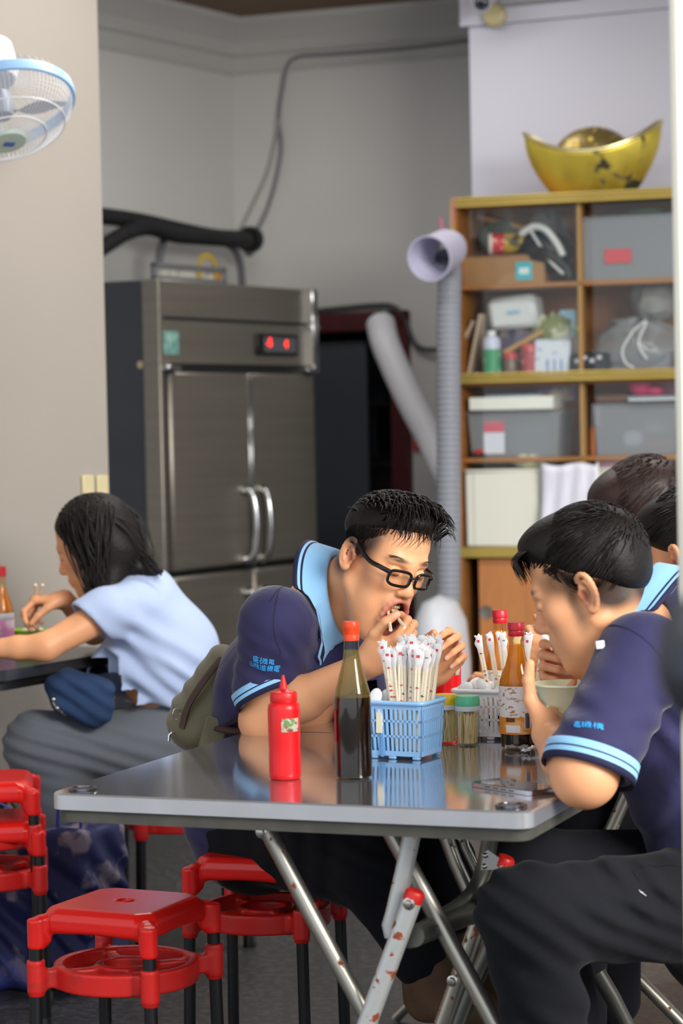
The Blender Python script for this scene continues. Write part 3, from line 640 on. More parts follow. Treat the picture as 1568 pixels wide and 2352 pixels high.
t = item('pink_bag', 'crumpled dull pink bag at the right of the lower shelf', 'bag', 1535, zs2+.22, .24); crumple(.14, .1, .12, 21).build('film', mat('pink_dull', 'a5687a', .5), t)
t = item('brown_tray', 'small brown tray behind the pink toy', 'tray', 1410, zs2+.2, .22); MB().box((0, 0, .015), (wpx(70), .12, .03), bev=.006).build('tray', mat('brown_tray', '7d5b45', .6), t)
for k, (px, cc, lab) in enumerate(((1360, 'c0713e', 'orange handled tool standing beside the lower right bin'), (1372, '2a2f55', 'navy handled tool standing beside the lower right bin'))):
    t = item('hand_tool', lab, 'tool', px, zs2, .12); MB().lathe([(0, 0), (.009, 0), (.012, .03), (.01, .1), (.006, .11)], 12).build('handle', mat('tool_'+cc, cc, .5), t); MB().lathe([(.005, .11), (.004, .19), (0, .19)], 8).build('shaft', m_chrome, t)
t = item('red_toy_car', 'small red and black object at the lower left of the third shelf', 'toy', 1099, zs2, .07); MB().box((0, 0, .02), (.04, .05, .025), bev=.008).build('shell', mat('load_red', 'b3262c', .5), t)
for sx in (-.014, .014): MB().lathe([(0, -.028), (.01, -.028), (.01, .028), (0, .028)], 10, (sx, 0, .01), rotm(math.pi/2, 0, 0)).build('wheel', m_black, t)
# bottom compartment behind glass
m_ivory = mat('ivory_case', 'dcdccf', .5)
def ivory(px, w, lab):
    t = item('ivory_case', lab, 'case', px, zb, .12); MB().box((0, 0, .143), (w, .24, .286), bev=.008).build('body', m_ivory, t)
    MB().box((-w/2+.035, -.121, .143), (.003, .002, .28)).build('seam', mat('seam_grey', 'b8b8ae', .6), t); MB().box((0, 0, .289), (w*1.01, .245, .01), bev=.004).build('lid', m_ivory, t)
ivory(1166, wpx(166), 'ivory plastic case in the lowest glazed compartment, left one'); ivory(1450, wpx(160), 'ivory plastic case in the lowest glazed compartment, partly behind heads')
t = item('carrier_bag', 'white plastic carrier bag hanging between the ivory cases', 'bag', 1305, zb+.0, -.02)
g = MB(); n, mm = 14, 12; r = random.Random(4); vs = []
for j in range(mm):
    for i in range(n):
        u = i/(n-1)-.5; v = j/(mm-1); vs.append((u*wpx(122)*(1+.06*v), -.02+.008*math.sin(u*22+v*3)+.006*math.sin(v*9+u*5), .31*(1-v)+.006*math.sin(u*9)))
g.add(vs, [(j*n+i, j*n+i+1, (j+1)*n+i+1, (j+1)*n+i) for j in range(mm-1) for i in range(n-1)])
o = g.build('film', mat('bag_white', 'd8d8e4', .45), t, ang=180); o.modifiers.new('s', 'SOLIDIFY').thickness = .01
MB().box((wpx(62), -.02, .16), (.008, .012, .31), bev=.003).build('seam', mat('bag_edge', 'e8f0f0', .5), t)
t = item('paper_wad', 'crumpled cream paper on top of the left ivory case', 'paper', 1210, zb+.294, .1); crumple(.13, .1, .06, 31).build('wad', mat('cream_paper', 'c8bfa0', .7, var=.1, vscale=20), t)
t = item('pink_folder', 'pink flat folder on the ivory case behind the heads', 'folder', 1450, zb+.294, .2); MB().box((0, 0, .012), (wpx(140), .2, .024), bev=.004).build('folder', mat('folder_pink', 'd7a0b8', .5), t)
t = item('green_folder', 'lime green folder beside the pink one', 'folder', 1530, zb+.02, .2); MB().box((0, 0, .14), (.03, .2, .28), bev=.004).build('folder', mat('folder_lime', 'a6cf5a', .5), t)

# gold ingot ornament on the cabinet top
ip = ct(1370, 442, .17)
ing = thing('gold_ingot', 'large worn gold boat-shaped ingot ornament on top of the cabinet', 'ornament', C0+XC*(ip[0]-.012)+YC*.17+Z3*(ztop+.001), AZC+.12)
m_ing = mat('worn_gold', 'd0bb48', .38, metal=.62, col2='8f7a2c', vscale=3.5, thresh=(.5, .75), spots=('35331f', 9, .6, .66), bump=.25, bscale=14)
A0, B0, H0 = .265, .15, .26      # half length, half width, height at the tips
vs = []; NS, NR = 56, 14
def rimz(c): return .155+.1*abs(c)**2.2+.012*c
for i in range(NR+1):
    t_ = i/NR; w = .56+.44*math.sin(t_*math.pi/2)**1.1
    for k in range(NS):
        a = 2*math.pi*k/NS; c, s = math.cos(a), math.sin(a); vs.append((A0*w*c*(1-.02*t_), B0*(.6+.4*t_**.8)*s, rimz(c)*t_**1.15))
fs = [(i*NS+k, i*NS+(k+1) % NS, (i+1)*NS+(k+1) % NS, (i+1)*NS+k) for i in range(NR) for k in range(NS)] + [tuple(range(NS))[::-1]]
n0 = len(vs)
for sc, dz in ((.965, .012), (.93, .006), (.88, -.012), (.6, -.02)):
    for k in range(NS):
        a = 2*math.pi*k/NS; c, s = math.cos(a), math.sin(a); vs.append((A0*sc*c*.98, B0*sc*s, rimz(c)+dz if sc > .7 else rimz(c*.6)-.02))
rows = [NR*NS]+[n0+j*NS for j in range(4)]
for a, b in zip(rows, rows[1:]): fs += [(a+k, a+(k+1) % NS, b+(k+1) % NS, b+k) for k in range(NS)]
fs.append(tuple(rows[-1]+k for k in range(NS)))
MB().add(vs, fs).build('hull', m_ing, ing, ang=60)
MB().tube([(A0*.985*math.cos(a), B0*.985*math.sin(a), rimz(math.cos(a))+.006) for a in np.linspace(0, 2*math.pi, 65)[:-1]], .008, 8, closed=True).build('rim', mat('rim_gold', 'd9cfa0', .28, metal=.85), ing)
MB().ell((-.0, .0, .135), (.155, .108, .13), 28, 16).build('dome', mat('dome_gold', '8f7d4e', .4, metal=.7, bump=.6, bscale=60, spots=('d3b34a', 40, .6, .65)), ing)
# ---------------------------------------------------------------- smooth bodies: blended solids turned into one closed surface
class SDF:
    def __init__(s): s.ops = []; s.R = np.eye(3); s.T = np.zeros(3); s.S = 1.; s.paints = []; s.disp = []
    def frame(s, R=None, T=(0, 0, 0), S=1.): s.R = np.eye(3) if R is None else np.asarray(R, float); s.T = np.asarray(T, float); s.S = S; return s
    def W(s, p): return s.T + s.R @ (np.asarray(p, float)*s.S)
    def _op(s, fn, lo, hi, k, mode):
        lo, hi = np.asarray(lo, float), np.asarray(hi, float)
        cs = np.array([s.W([(lo, hi)[i][0], (lo, hi)[j][1], (lo, hi)[l][2]]) for i in (0, 1) for j in (0, 1) for l in (0, 1)])
        s.ops.append((fn, cs.min(0), cs.max(0), k*s.S, mode, s.R, s.T, s.S)); return s
    def cap(s, a, b, ra, rb=None, k=.01, mode='u'):
        a, b = np.asarray(a, float), np.asarray(b, float); rb = ra if rb is None else rb; ab = b-a; l2 = ab@ab+1e-12
        def fn(p):
            t = np.clip((p-a)@ab/l2, 0, 1); q = p-a-t[:, None]*ab
            return np.sqrt((q*q).sum(1))-(ra+(rb-ra)*t)
        r = max(ra, rb); return s._op(fn, np.minimum(a, b)-r, np.maximum(a, b)+r, k, mode)
    def chain(s, pts, rs, k=.01, mode='u'):
        if not hasattr(rs, '__len__'): rs = [rs]*len(pts)
        for i in range(len(pts)-1): s.cap(pts[i], pts[i+1], rs[i], rs[i+1], k, mode)
        return s
    def ecap(s, a, b, ra, rb, side, k=.01, mode='u'):
        """tapered limb of oval section: ra, rb = (half width along side, half depth)"""
        a, b = np.asarray(a, float), np.asarray(b, float); ab = b-a; l2 = ab@ab; z = ab/math.sqrt(l2); x = unit(np.asarray(side, float)-z*(np.asarray(side, float)@z)); y = np.cross(z, x)
        ra, rb = np.asarray(ra, float), np.asarray(rb, float)
        def fn(p):
            q = p-a; t = np.clip(q@ab/l2, 0, 1); q = q-t[:, None]*ab; r = ra+(rb-ra)*t[:, None]
            ez = q@z; m = r.min(1); u = np.stack([q@x/r[:, 0], q@y/r[:, 1], ez/m], 1); n = np.sqrt((u*u).sum(1))+1e-9
            g = np.sqrt((np.stack([u[:, 0]/r[:, 0], u[:, 1]/r[:, 1], u[:, 2]/m], 1)**2).sum(1))+1e-9
            return n*(n-1)/g
        r = max(ra.max(), rb.max()); return s._op(fn, np.minimum(a, b)-r, np.maximum(a, b)+r, k, mode)
    def ell(s, c, r, R=None, k=.01, mode='u'):
        c = np.asarray(c, float); r = np.asarray(r, float); M = np.eye(3) if R is None else np.asarray(R, float)
        def fn(p):
            q = (p-c)@M; u = q/r; n = np.sqrt((u*u).sum(1))+1e-9; g = np.sqrt(((u/r)**2).sum(1))+1e-9
            return n*(n-1)/g
        e = np.abs(M)@r; return s._op(fn, c-e, c+e, k, mode)
    def box(s, c, h, rnd=.004, R=None, k=.004, mode='u'):
        c = np.asarray(c, float); h = np.asarray(h, float)-rnd; M = np.eye(3) if R is None else np.asarray(R, float)
        def fn(p):
            q = np.abs((p-c)@M)-h; return np.sqrt((np.maximum(q, 0)**2).sum(1))+np.minimum(q.max(1), 0)-rnd
        e = np.abs(M)@(h+rnd); return s._op(fn, c-e, c+e, k, mode)
    def cyl(s, a, b, r, rnd=.003, k=.004, mode='u'):
        a, b = np.asarray(a, float), np.asarray(b, float); L = np.linalg.norm(b-a); z = (b-a)/L; c = (a+b)/2
        def fn(p):
            q = p-c; h = q@z; rr = np.sqrt(np.maximum((q*q).sum(1)-h*h, 0)); dx = rr-r+rnd; dz = np.abs(h)-L/2+rnd
            return np.sqrt(np.maximum(dx, 0)**2+np.maximum(dz, 0)**2)+np.minimum(np.maximum(dx, dz), 0)-rnd
        return s._op(fn, np.minimum(a, b)-r, np.maximum(a, b)+r, k, mode)
    def half(s, c, n, lo, hi, k=.004, mode='s'):
        """cut away (or keep out) the half space on the +n side of c, inside the box lo..hi"""
        c = np.asarray(c, float); n = unit(n)
        return s._op(lambda p: -((p-c)@n), lo, hi, k, mode)
    def fn(s, f, lo, hi, k=.01, mode='u'): return s._op(f, lo, hi, k, mode)
    def paint(s, c, r, col, soft=.25, R=None, amt=1.):
        M = np.eye(3) if R is None else np.asarray(R, float)
        s.paints.append((s.W(c), s.R@M, np.asarray(r, float)*s.S, np.array(sr(col))[:3], soft, amt)); return s
    def eval(s, p, mg):
        d = np.full(len(p), 1.); pl, ph = p.min(0), p.max(0)
        for fn, lo, hi, k, mode, R, T, S in s.ops:
            e = mg+k
            if (pl > hi+e).any() or (ph < lo-e).any(): continue
            i = np.flatnonzero(((p > lo-e) & (p < hi+e)).all(1))
            if not len(i): continue
            v = fn((p[i]-T)@R/S)*S; a = d[i]
            if mode == 'u':
                h = np.maximum(k-np.abs(a-v), 0)/max(k, 1e-9); d[i] = np.minimum(a, v)-h*h*k/4
            else:
                v = -v; h = np.maximum(k-np.abs(a-v), 0)/max(k, 1e-9); d[i] = np.maximum(a, v)+h*h*k/4
        for f, lo, hi in s.disp:
            if (pl > hi).any() or (ph < lo).any(): continue
            i = np.flatnonzero(((p > lo) & (p < hi)).all(1))
            if len(i): d[i] += f(p[i])
        return d
    def mesh(s, step):
        us = [o for o in s.ops if o[4] == 'u']; lo = np.min([o[1] for o in us], 0)-step*4; hi = np.max([o[2] for o in us], 0)+step*4
        B = 8; nb = np.ceil((hi-lo)/(step*B)).astype(int)+1; n = nb*B; cs = step*B
        g = np.stack(np.meshgrid(*[np.arange(k) for k in nb], indexing='ij'), -1).reshape(-1, 3)
        qc = lo+(g+.5-.5/B)*cs; dc = np.concatenate([s.eval(qc[i:i+2000], cs*2.2) for i in range(0, len(qc), 2000)])
        D = np.repeat(np.repeat(np.repeat(np.where(dc < 0, -1, 1).astype(np.float32).reshape(nb), B, 0), B, 1), B, 2).ravel()
        act = g[np.abs(dc) < cs*1.15]; b4 = act//4; act = act[np.lexsort((b4[:, 2], b4[:, 1], b4[:, 0]))]
        of = np.stack(np.meshgrid(*[np.arange(B)]*3, indexing='ij'), -1).reshape(-1, 3)
        st = np.array([n[1]*n[2], n[2], 1]); idx = []
        for ch in range(0, len(act), 48):
            q = (act[ch:ch+48, None, :]*B+of[None]).reshape(-1, 3); f = q@st
            D[f] = s.eval(lo+q*step, cs*.6); idx.append(f)
        F = np.sort(np.concatenate(idx)); q = np.stack([F//st[0], F//st[1] % n[1], F % n[2]], 1)
        ok = ((q > 0) & (q < n-2)).all(1); F = F[ok]; q = q[ok]
        cn = np.array([(i, j, k) for i in (0, 1) for j in (0, 1) for k in (0, 1)]); vals = np.stack([D[F+c@st] for c in cn], 1)
        neg = (vals < 0).sum(1); m = (neg > 0) & (neg < 8); CF = F[m]; cq = q[m]; v = vals[m]
        acc = np.zeros((len(CF), 3)); cnt = np.zeros(len(CF))
        for a in range(8):
            for b in range(a+1, 8):
                if abs(cn[a]-cn[b]).sum() == 1:
                    w = (v[:, a] < 0) != (v[:, b] < 0); t = np.where(w, v[:, a]/(v[:, a]-v[:, b]+1e-12), 0)
                    acc += w[:, None]*(cn[a]+t[:, None]*(cn[b]-cn[a])); cnt += w
        V = lo+(cq+acc/cnt[:, None])*step; faces = []
        for ax in range(3):
            b, c = (ax+1) % 3, (ax+2) % 3; sa, sb, sc = st[ax], st[b], st[c]
            d0 = D[F] < 0; d1 = D[F+sa] < 0
            for e, flip in ((F[d0 & ~d1], False), (F[~d0 & d1], True)):
                quad = np.stack([e, e-sb, e-sb-sc, e-sc], 1); ii = np.searchsorted(CF, quad); ii = np.minimum(ii, len(CF)-1)
                good = (CF[ii] == quad).all(1); ii = ii[good]; faces.append(ii[:, ::-1] if flip else ii)
        return V, np.concatenate(faces)
    def build(s, name, step, mat, parent=None, off=None, base=None, smooth=0, keep=None):
        V, Fc = s.mesh(step)
        if keep:          # drop stray crumbs left by cuts
            lab = np.arange(len(V))
            while True:
                m = lab[Fc].min(1); new = lab.copy(); np.minimum.at(new, Fc.ravel(), np.repeat(m, 4)); new = new[new]
                if (new == lab).all(): break
                lab = new
            u, c = np.unique(lab, return_counts=True); big = u[c.argmax()]; ok = lab == big; ren = np.cumsum(ok)-1; Fc = ren[Fc[ok[Fc[:, 0]]]]; V = V[ok]
        for _ in range(smooth):
            acc = np.zeros_like(V); cnt = np.zeros(len(V))
            for a in range(4):
                np.add.at(acc, Fc[:, a], V[Fc[:, (a+1) % 4]]); np.add.at(cnt, Fc[:, a], 1)
            V = .5*V+.5*acc/np.maximum(cnt, 1)[:, None]
        me = bpy.data.meshes.new(name); Vl = V if off is None else V-np.asarray(off)
        me.vertices.add(len(V)); me.vertices.foreach_set('co', Vl.astype(np.float32).ravel())
        me.loops.add(Fc.size); me.loops.foreach_set('vertex_index', Fc.astype(np.int32).ravel())
        me.polygons.add(len(Fc)); me.polygons.foreach_set('loop_start', np.arange(0, Fc.size, 4, dtype=np.int32))
        me.update(calc_edges=True); me.validate(); me.shade_smooth()
        if base:
            col = np.tile(np.array(sr(base))[:3], (len(V), 1))
            for c, M, r, cc, soft, amt in s.paints:
                n = np.sqrt((((V-c)@M/r)**2).sum(1)); w = np.clip((1+soft-n)/max(2*soft, 1e-6), 0, 1)*amt; w = w*w*(3-2*w); col += w[:, None]*(cc-col)
            at = me.attributes.new('Col', 'FLOAT_COLOR', 'POINT'); at.data.foreach_set('color', np.c_[col, np.ones(len(V))].astype(np.float32).ravel())
        for m in (mat if isinstance(mat, (list, tuple)) else [mat]): me.materials.append(m)
        o = bpy.data.objects.new(name, me); COL.objects.link(o)
        if parent: o.parent = parent
        return o
# ---------------------------------------------------------------- red stools
m_red = mat('red_plastic', 'e31d17', .27, var=.05, vscale=14, bump=.03, bscale=200); m_redd = mat('red_plastic_dusty', 'd0211b', .4, col2='6d2a20', vscale=16, thresh=(.56, .75))
m_leg = mat('black_tube', '131416', .35)
SA = .122; SEAT_Z = .482
def make_stool(label):
    t = thing('stool', label, 'stool')
    s = SDF(); hz = .024
    def seatf(p):           # square seat with cut corners, slightly crowned
        q = np.abs(p[:, :2]); dx = np.maximum(q[:, 0], q[:, 1])-.122; dd = (q.sum(1)-.212)*.7071; d = np.maximum(dx, dd)
        h = np.abs(p[:, 2]-(SEAT_Z-hz))-hz; d = d+np.maximum(0, p[:, 2]-(SEAT_Z-.02))*.4; r = .012; a = np.maximum(d+r, 0); b = np.maximum(h+r, 0)
        return np.sqrt(a*a+b*b)+np.minimum(np.maximum(d+r, h+r), 0)-r
    s.fn(seatf, (-.13, -.13, SEAT_Z-.06), (.13, .13, SEAT_Z+.004), .004)
    for sx in (-1, 1):
        for sy in (-1, 1):
            c = np.array([sx*SA, sy*SA]); s.cyl((*c, .405), (*c, .462), .0165, .004, .012)
            s.box((sx*(SA-.022), sy*(SA-.022), .440), (.026, .011, .026), .006, rotm(0, 0, math.pi/4*sx*sy), .016)
    s.box((0, 0, SEAT_Z-.045), (.108, .108, .034), .01, None, .006, 's')
    for k in range(4):      # arched gap in the skirt between the corners
        a = k*math.pi/2; s.ell((.122*math.cos(a), .122*math.sin(a), SEAT_Z-.067), (.02+.075*abs(math.sin(a)), .02+.075*abs(math.cos(a)), .022), None, .008, 's')
    s.cyl((0, 0, SEAT_Z-.03), (0, 0, SEAT_Z+.02), .016, .002, .006, 's')
    s.build('seat', .0026, m_red, t)
    MB().lathe([(.0135, SEAT_Z-.014), (.0175, SEAT_Z-.014), (.0175, SEAT_Z-.001), (.016, SEAT_Z+.001), (.0135, SEAT_Z-.003), (.0135, SEAT_Z-.014)], 20).build('hole_rim', m_red, t)
    r = SDF()
    def ring(p):
        R = np.sqrt((p[:, :2]**2).sum(1)); a = np.abs(R-.128)-.006; h = np.abs(p[:, 2]-.347)-.018; return np.sqrt(np.maximum(a, 0)**2+np.maximum(h, 0)**2)+np.minimum(np.maximum(a, h), 0)-.003
    r.fn(ring, (-.14, -.14, .32), (.14, .14, .37), .006)
    def hub(p):
        R = np.sqrt((p[:, :2]**2).sum(1)); a = np.abs(R-.05)-.006; h = np.abs(p[:, 2]-.35)-.011; return np.sqrt(np.maximum(a, 0)**2+np.maximum(h, 0)**2)+np.minimum(np.maximum(a, h), 0)-.003
    r.fn(hub, (-.06, -.06, .33), (.06, .06, .37), .006)
    for k in range(4):
        a = k*math.pi/2+math.pi/4; d = np.array([math.cos(a), math.sin(a)]); r.box((*(d*.09), .352), (.042, .012, .008), .004, rotm(0, 0, a), .01)
    for sx in (-1, 1):
        for sy in (-1, 1):
            c = np.array([sx, sy])*SA*1.01; r.cyl((*c, .322), (*c, .384), .0175, .003, .006); r.cyl((*c, .314), (*c, .326), .015, .003, .004)
            r.box((*(c*.87), .347), (.028, .011, .018), .004, rotm(0, 0, math.pi/4*sx*sy), .01)
    r.build('brace_ring', .003, m_redd, t)
    for sx in (-1, 1):
        for sy in (-1, 1):
            l = MB().tube([(sx*SA*1.06, sy*SA*1.06, .012), (sx*SA, sy*SA, .45)], .0125, 12).build('leg', m_leg, t)
            MB().lathe([(.0, 0), (.016, 0), (.016, .03), (.013, .034), (0, .034)], 12, (sx*SA*1.06, sy*SA*1.06, 0)).build('foot_cap', m_black, l)
    return t
SC = np.array([-.5902, 4.5129]); sa_ = .4452
cst = SC + .122*np.array([math.cos(sa_)+math.sin(sa_), -math.sin(sa_)+math.cos(sa_)])
stool = make_stool('empty glossy red stool in front, before the folding table')
stool.location = (cst[0], cst[1], 0); stool.rotation_euler = (0, 0, -sa_)
def place_stool(px, py, z, D, rz, lab): 
    p = P(px, py, D); return dup(stool, (p[0], p[1], z), rz, lab)
# ---------------------------------------------------------------- folding tables
TA = .372; T0 = np.array([-.518, 4.166, 0]); EX = np.array([math.cos(TA), -math.sin(TA), 0]); EY = np.array([math.sin(TA), math.cos(TA), 0]); TW = .868; TZ = .75
def tb(a, b, z=0): return T0+EX*a+EY*b+Z3*z
m_top = mat('polished_steel', 'c6c7ce', .1, metal=.88, var=.04, vscale=3, bump=.012, bscale=9); m_edge = mat('edge_steel', 'd0d1d3', .3, metal=.8, var=.05, vscale=12)
m_under = mat('board_underside', '4c4a43', .7, var=.15, vscale=20)
m_tube = mat('rusty_tube', 'a9a69b', .34, metal=.85, var=.1, vscale=14, spots=('7d3f22', 42, .635, .68))
m_tube_w = mat('painted_rust_tube', 'c3c6c4', .4, metal=.4, spots=('8f4526', 34, .595, .64))
m_tube_d = mat('grey_tube', '6f7068', .42, metal=.8, var=.1, vscale=12)
m_redcap = mat('red_end_cap', 'c8211c', .4)
def rrect(x0, x1, y0, y1, r, n=6):
    out = []
    for cx, cy, a0 in ((x1-r, y0+r, -math.pi/2), (x1-r, y1-r, 0), (x0+r, y1-r, math.pi/2), (x0+r, y0+r, math.pi)):
        for k in range(n+1): a = a0+math.pi/2*k/n; out.append((cx+r*math.cos(a), cy+r*math.sin(a)))
    return out
def table_top(t, w, d):
    s = MB(); r = .028; o = rrect(0, w, 0, d, r); i = rrect(.003, w-.003, .003, d-.003, r-.003); n = len(o)
    vs = [(x, y, TZ) for x, y in i]+[(x, y, TZ-.003) for x, y in o]+[(x, y, TZ-.028) for x, y in o]+[(x, y, TZ-.03) for x, y in rrect(.006, w-.006, .006, d-.006, r-.006)]
    fs = [tuple(range(n))]; s.mi = 0; s.add(vs, fs); base = 0
    s.mi = 1; s.f += [(j*n+k, (j+1)*n+k, (j+1)*n+(k+1) % n, j*n+(k+1) % n) for j in range(3) for k in range(n)]; s.m += [1]*(3*n)
    s.build('top', [m_top, m_edge], t, ang=35)
    MB().prism(rrect(.008, w-.008, .008, d-.008, .03), TZ-.05, TZ-.0305).build('underboard', m_under, t)
    for x in (.045, w-.045):
        for y in (.045, d-.045): MB().lathe([(0, 0), (.026, 0), (.027, .002), (.025, .005), (.021, .005), (.02, .003), (0, .003)], 24, (x, y, TZ)).build('corner_plate', mat('plate_dark', '6a6c74', .2, metal=.9), t)
tab = thing('folding_table', 'stainless steel folding table with rusty tube legs under the condiments', 'table', T0, -TA)
table_top(tab, TW, TW)
tab2 = thing('folding_table', 'second steel folding table pushed up behind the first one', 'table', tb(0, TW+.006), -TA)
table_top(tab2, TW, TW)
TM = np.array(Matrix.Rotation(TA, 3, 'Z'))          # world -> table local
def tl(p): return TM@(np.asarray(p)-T0)
def tp(px, py, off): return tl(Pl(px, py, tb(0, off), EY))
def leg(name, pts, r=.0145, m=m_tube, ends='f', par=tab, seg=14):
    """tube through pixel-read points; 'f' runs it on to the floor"""
    p = [np.asarray(q) for q in pts]
    if 'f' in ends: a, b = p[-2], p[-1]; p[-1] = b if b[2] < .02 else b+(a-b)*((b[2]-.008)/(b[2]-a[2]))
    if 'u' in ends: a, b = p[1], p[0]; p[0] = b+(b-a)*((TZ-.052-b[2])/(b[2]-a[2]))
    o = MB().tube(p, r, seg).build(name, m, par); return o, p
def cap_on(leg_, a, b, r=.0155):
    d = unit(a-b); x = unit(np.cross(d, (0, 1, .3))); MB().lathe([(0, -.012), (r, -.012), (r*1.03, .002), (r*.8, .007), (0, .009)], 16, a, np.array([x, np.cross(d, x), d]).T).build('end_cap', m_redcap, leg_)
def bolt(leg_, p, n=(0, -1, 0), r=.007):
    d = unit(n); x = unit(np.cross(d, (0, .2, 1))); MB().lathe([(0, -.002), (r*1.5, -.002), (r*1.5, 0), (r, .001), (r*.8, .005), (0, .006)], 14, p, np.array([x, np.cross(d, x), d]).T).build('bolt', mat('bolt_steel', 'b9b7b0', .25, metal=1), leg_)
# near frame
oA, pA = leg('leg', [tp(611, 1902, .10), tp(725, 2120, .10), tp(848, 2345, .10)], .0148)
MB().ell(pA[0], (.0148,)*3, 14, 8).build('tube_end', m_tube, oA); bolt(oA, tp(607, 1909, .10)+np.array([0, -.0145, 0]))
oD, pD = leg('leg', [tp(880, 1880, .17), tp(1010, 2120, .17), tp(1150, 2380, .17)], .0155, ends='fu')
oC, pC = leg('leg', [tp(952, 2054, .06), tp(900, 2195, .06), tp(845, 2345, .06)], .0165, m_tube_w); cap_on(oC, pC[0], pC[1], .017); bolt(oC, tp(946, 2072, .06)+np.array([0, -.0165, 0]))
oB, pB = leg('strut', [tp(953, 1880, .09), tp(928, 2000, .09), tp(905, 2100, .09), tp(897, 2125, .09), tp(903, 2150, .09)], .0155, m_tube_w, 'u')
MB().box((tp(940, 2063, .075)+tp(935, 2105, .075))/2, (.006, .02, .05), rotm(0, .2, 0), .002).build('hinge_plate', m_edge, oB)
# far frame
oG, pG = leg('strut', [tp(1132, 1880, .42)] + spline([tp(1126, 1925, .42), tp(1114, 1985, .42), tp(1090, 2045, .40), tp(1050, 2085, .36), tp(1000, 2115, .26), tp(940, 2158, .10)], 5), .0155, m_tube_d, 'u')
oR, pR = leg('stretcher', [tp(950, 2150, .085), tp(1100, 2090, .40)], .019, m_tube_d, '')
oH, pH = leg('leg', [tp(1160, 1976, .36), tp(1095, 2130, .36), tp(1010, 2372, .36)], .0165); cap_on(oH, pH[0], pH[1], .017); bolt(oH, tp(1045, 2249, .36)+np.array([0, -.0165, 0]))
pl_ = [tp(1111, 1958, .345), tp(1120, 1952, .345), tp(1164, 1985, .345), tp(1161, 1998, .345), tp(1103, 1998, .345)]
m = MB(); m.add(list(pl_)+[q+np.array([0, .004, 0]) for q in pl_], [(0, 1, 2, 3, 4), (9, 8, 7, 6, 5)]+[(i, 5+i, 5+(i+1) % 5, (i+1) % 5) for i in range(5)]); o = m.build('hinge_plate', m_edge, oG)
for px, py in ((1114, 1965), (1112, 1990), (1152, 1990)): bolt(oG, tp(px, py, .345), r=.0036)
oI, pI = leg('leg', [tp(1150, 2120, .55), tp(1100, 2230, .55), tp(1045, 2370, .55)], .0165, m_tube_d)
oE, pE = leg('leg', [tp(1012, 1890, .72), tp(1045, 1980, .72), tp(1095, 2090, .72), tp(1180, 2290, .72)], .0145, ends='fu'); bolt(oE, tp(1020, 1914, .72)+np.array([0, -.0145, 0]))
oF, pF = leg('leg', [tp(1058, 1900, .8), tp(1068, 1945, .8), tp(1100, 2010, .8), tp(1150, 2100, .8)], .0105, ends='fu'); bolt(oF, tp(1062, 1925, .8)+np.array([0, -.0105, 0]), r=.005)
oJ, pJ = leg('leg', [tp(1245, 1905, .6), tp(1200, 2000, .6), tp(1120, 2180, .6)], .018, ends='fu')
# second table's visible legs
def tp2(px, py, off): return tp(px, py, off)-np.array([0, TW+.006, 0])
leg('leg', [tp2(1418, 1870, 1.15), tp2(1378, 1960, 1.15), tp2(1300, 2140, 1.15)], .014, par=tab2, ends='fu')
leg('leg', [tp2(1372, 2235, 1.0), tp2(1405, 2290, 1.0), tp2(1440, 2360, 1.0)], .017, m_tube_d, par=tab2, ends='f')
for x in (.08, TW-.08): leg('leg', [np.array([x, .6, TZ-.052]), np.array([TW-x, .62, .01])], .014, par=tab2, ends='')

# ---------------------------------------------------------------- things on the table
def on(px, py): return Pz(px, py, TZ+.0005)
m_amber = glass('amber_glass', 'fdeecb', .04, 1.5); m_clear = glass('clear_glass', 'eef2ea', .03, 1.5)
m_soy = mat('soy_sauce', '1a0b06', .12, spec=.6); m_sauce = mat('brown_sauce', '7d3f0d', .15, col2='a3661c', vscale=14)
p = on(655, 1788)
ket = thing('squeeze_bottle', 'red plastic squeeze bottle with worn label and pointed nozzle on table front', 'bottle', p)
m_ket = mat('ketchup_red', 'd9181c', .28, var=.03)
MB().lathe([(0, .0), (.0255, 0), (.0282, .003), (.0285, .012), (.0285, .045), (.0278, .06), (.0283, .075), (.0287, .14), (.0275, .15), (.023, .1545), (.022, .156)], 32).build('body', m_ket, ket)
MB().lathe([(.0235, .155), (.0242, .157), (.0242, .172), (.022, .1755), (.011, .178), (.0075, .181), (.0062, .19), (.0026, .2065), (.0024, .208), (0, .2085)], 28).build('nozzle_cap', mat('cap_red', 'cf1a1c', .35), ket)
a0, a1 = -math.pi/2-.15, -math.pi/2+1.05
MB().lathe([(.0289, .097), (.0291, .099), (.0291, .122), (.0289, .124)], 24, a0=a0, a1=a1).build('label', mat('worn_label', 'b9b49a', .6, col2='7d3a30', vscale=90, thresh=(.5, .62), spots=('5f8a4c', 60, .6, .66)), ket)

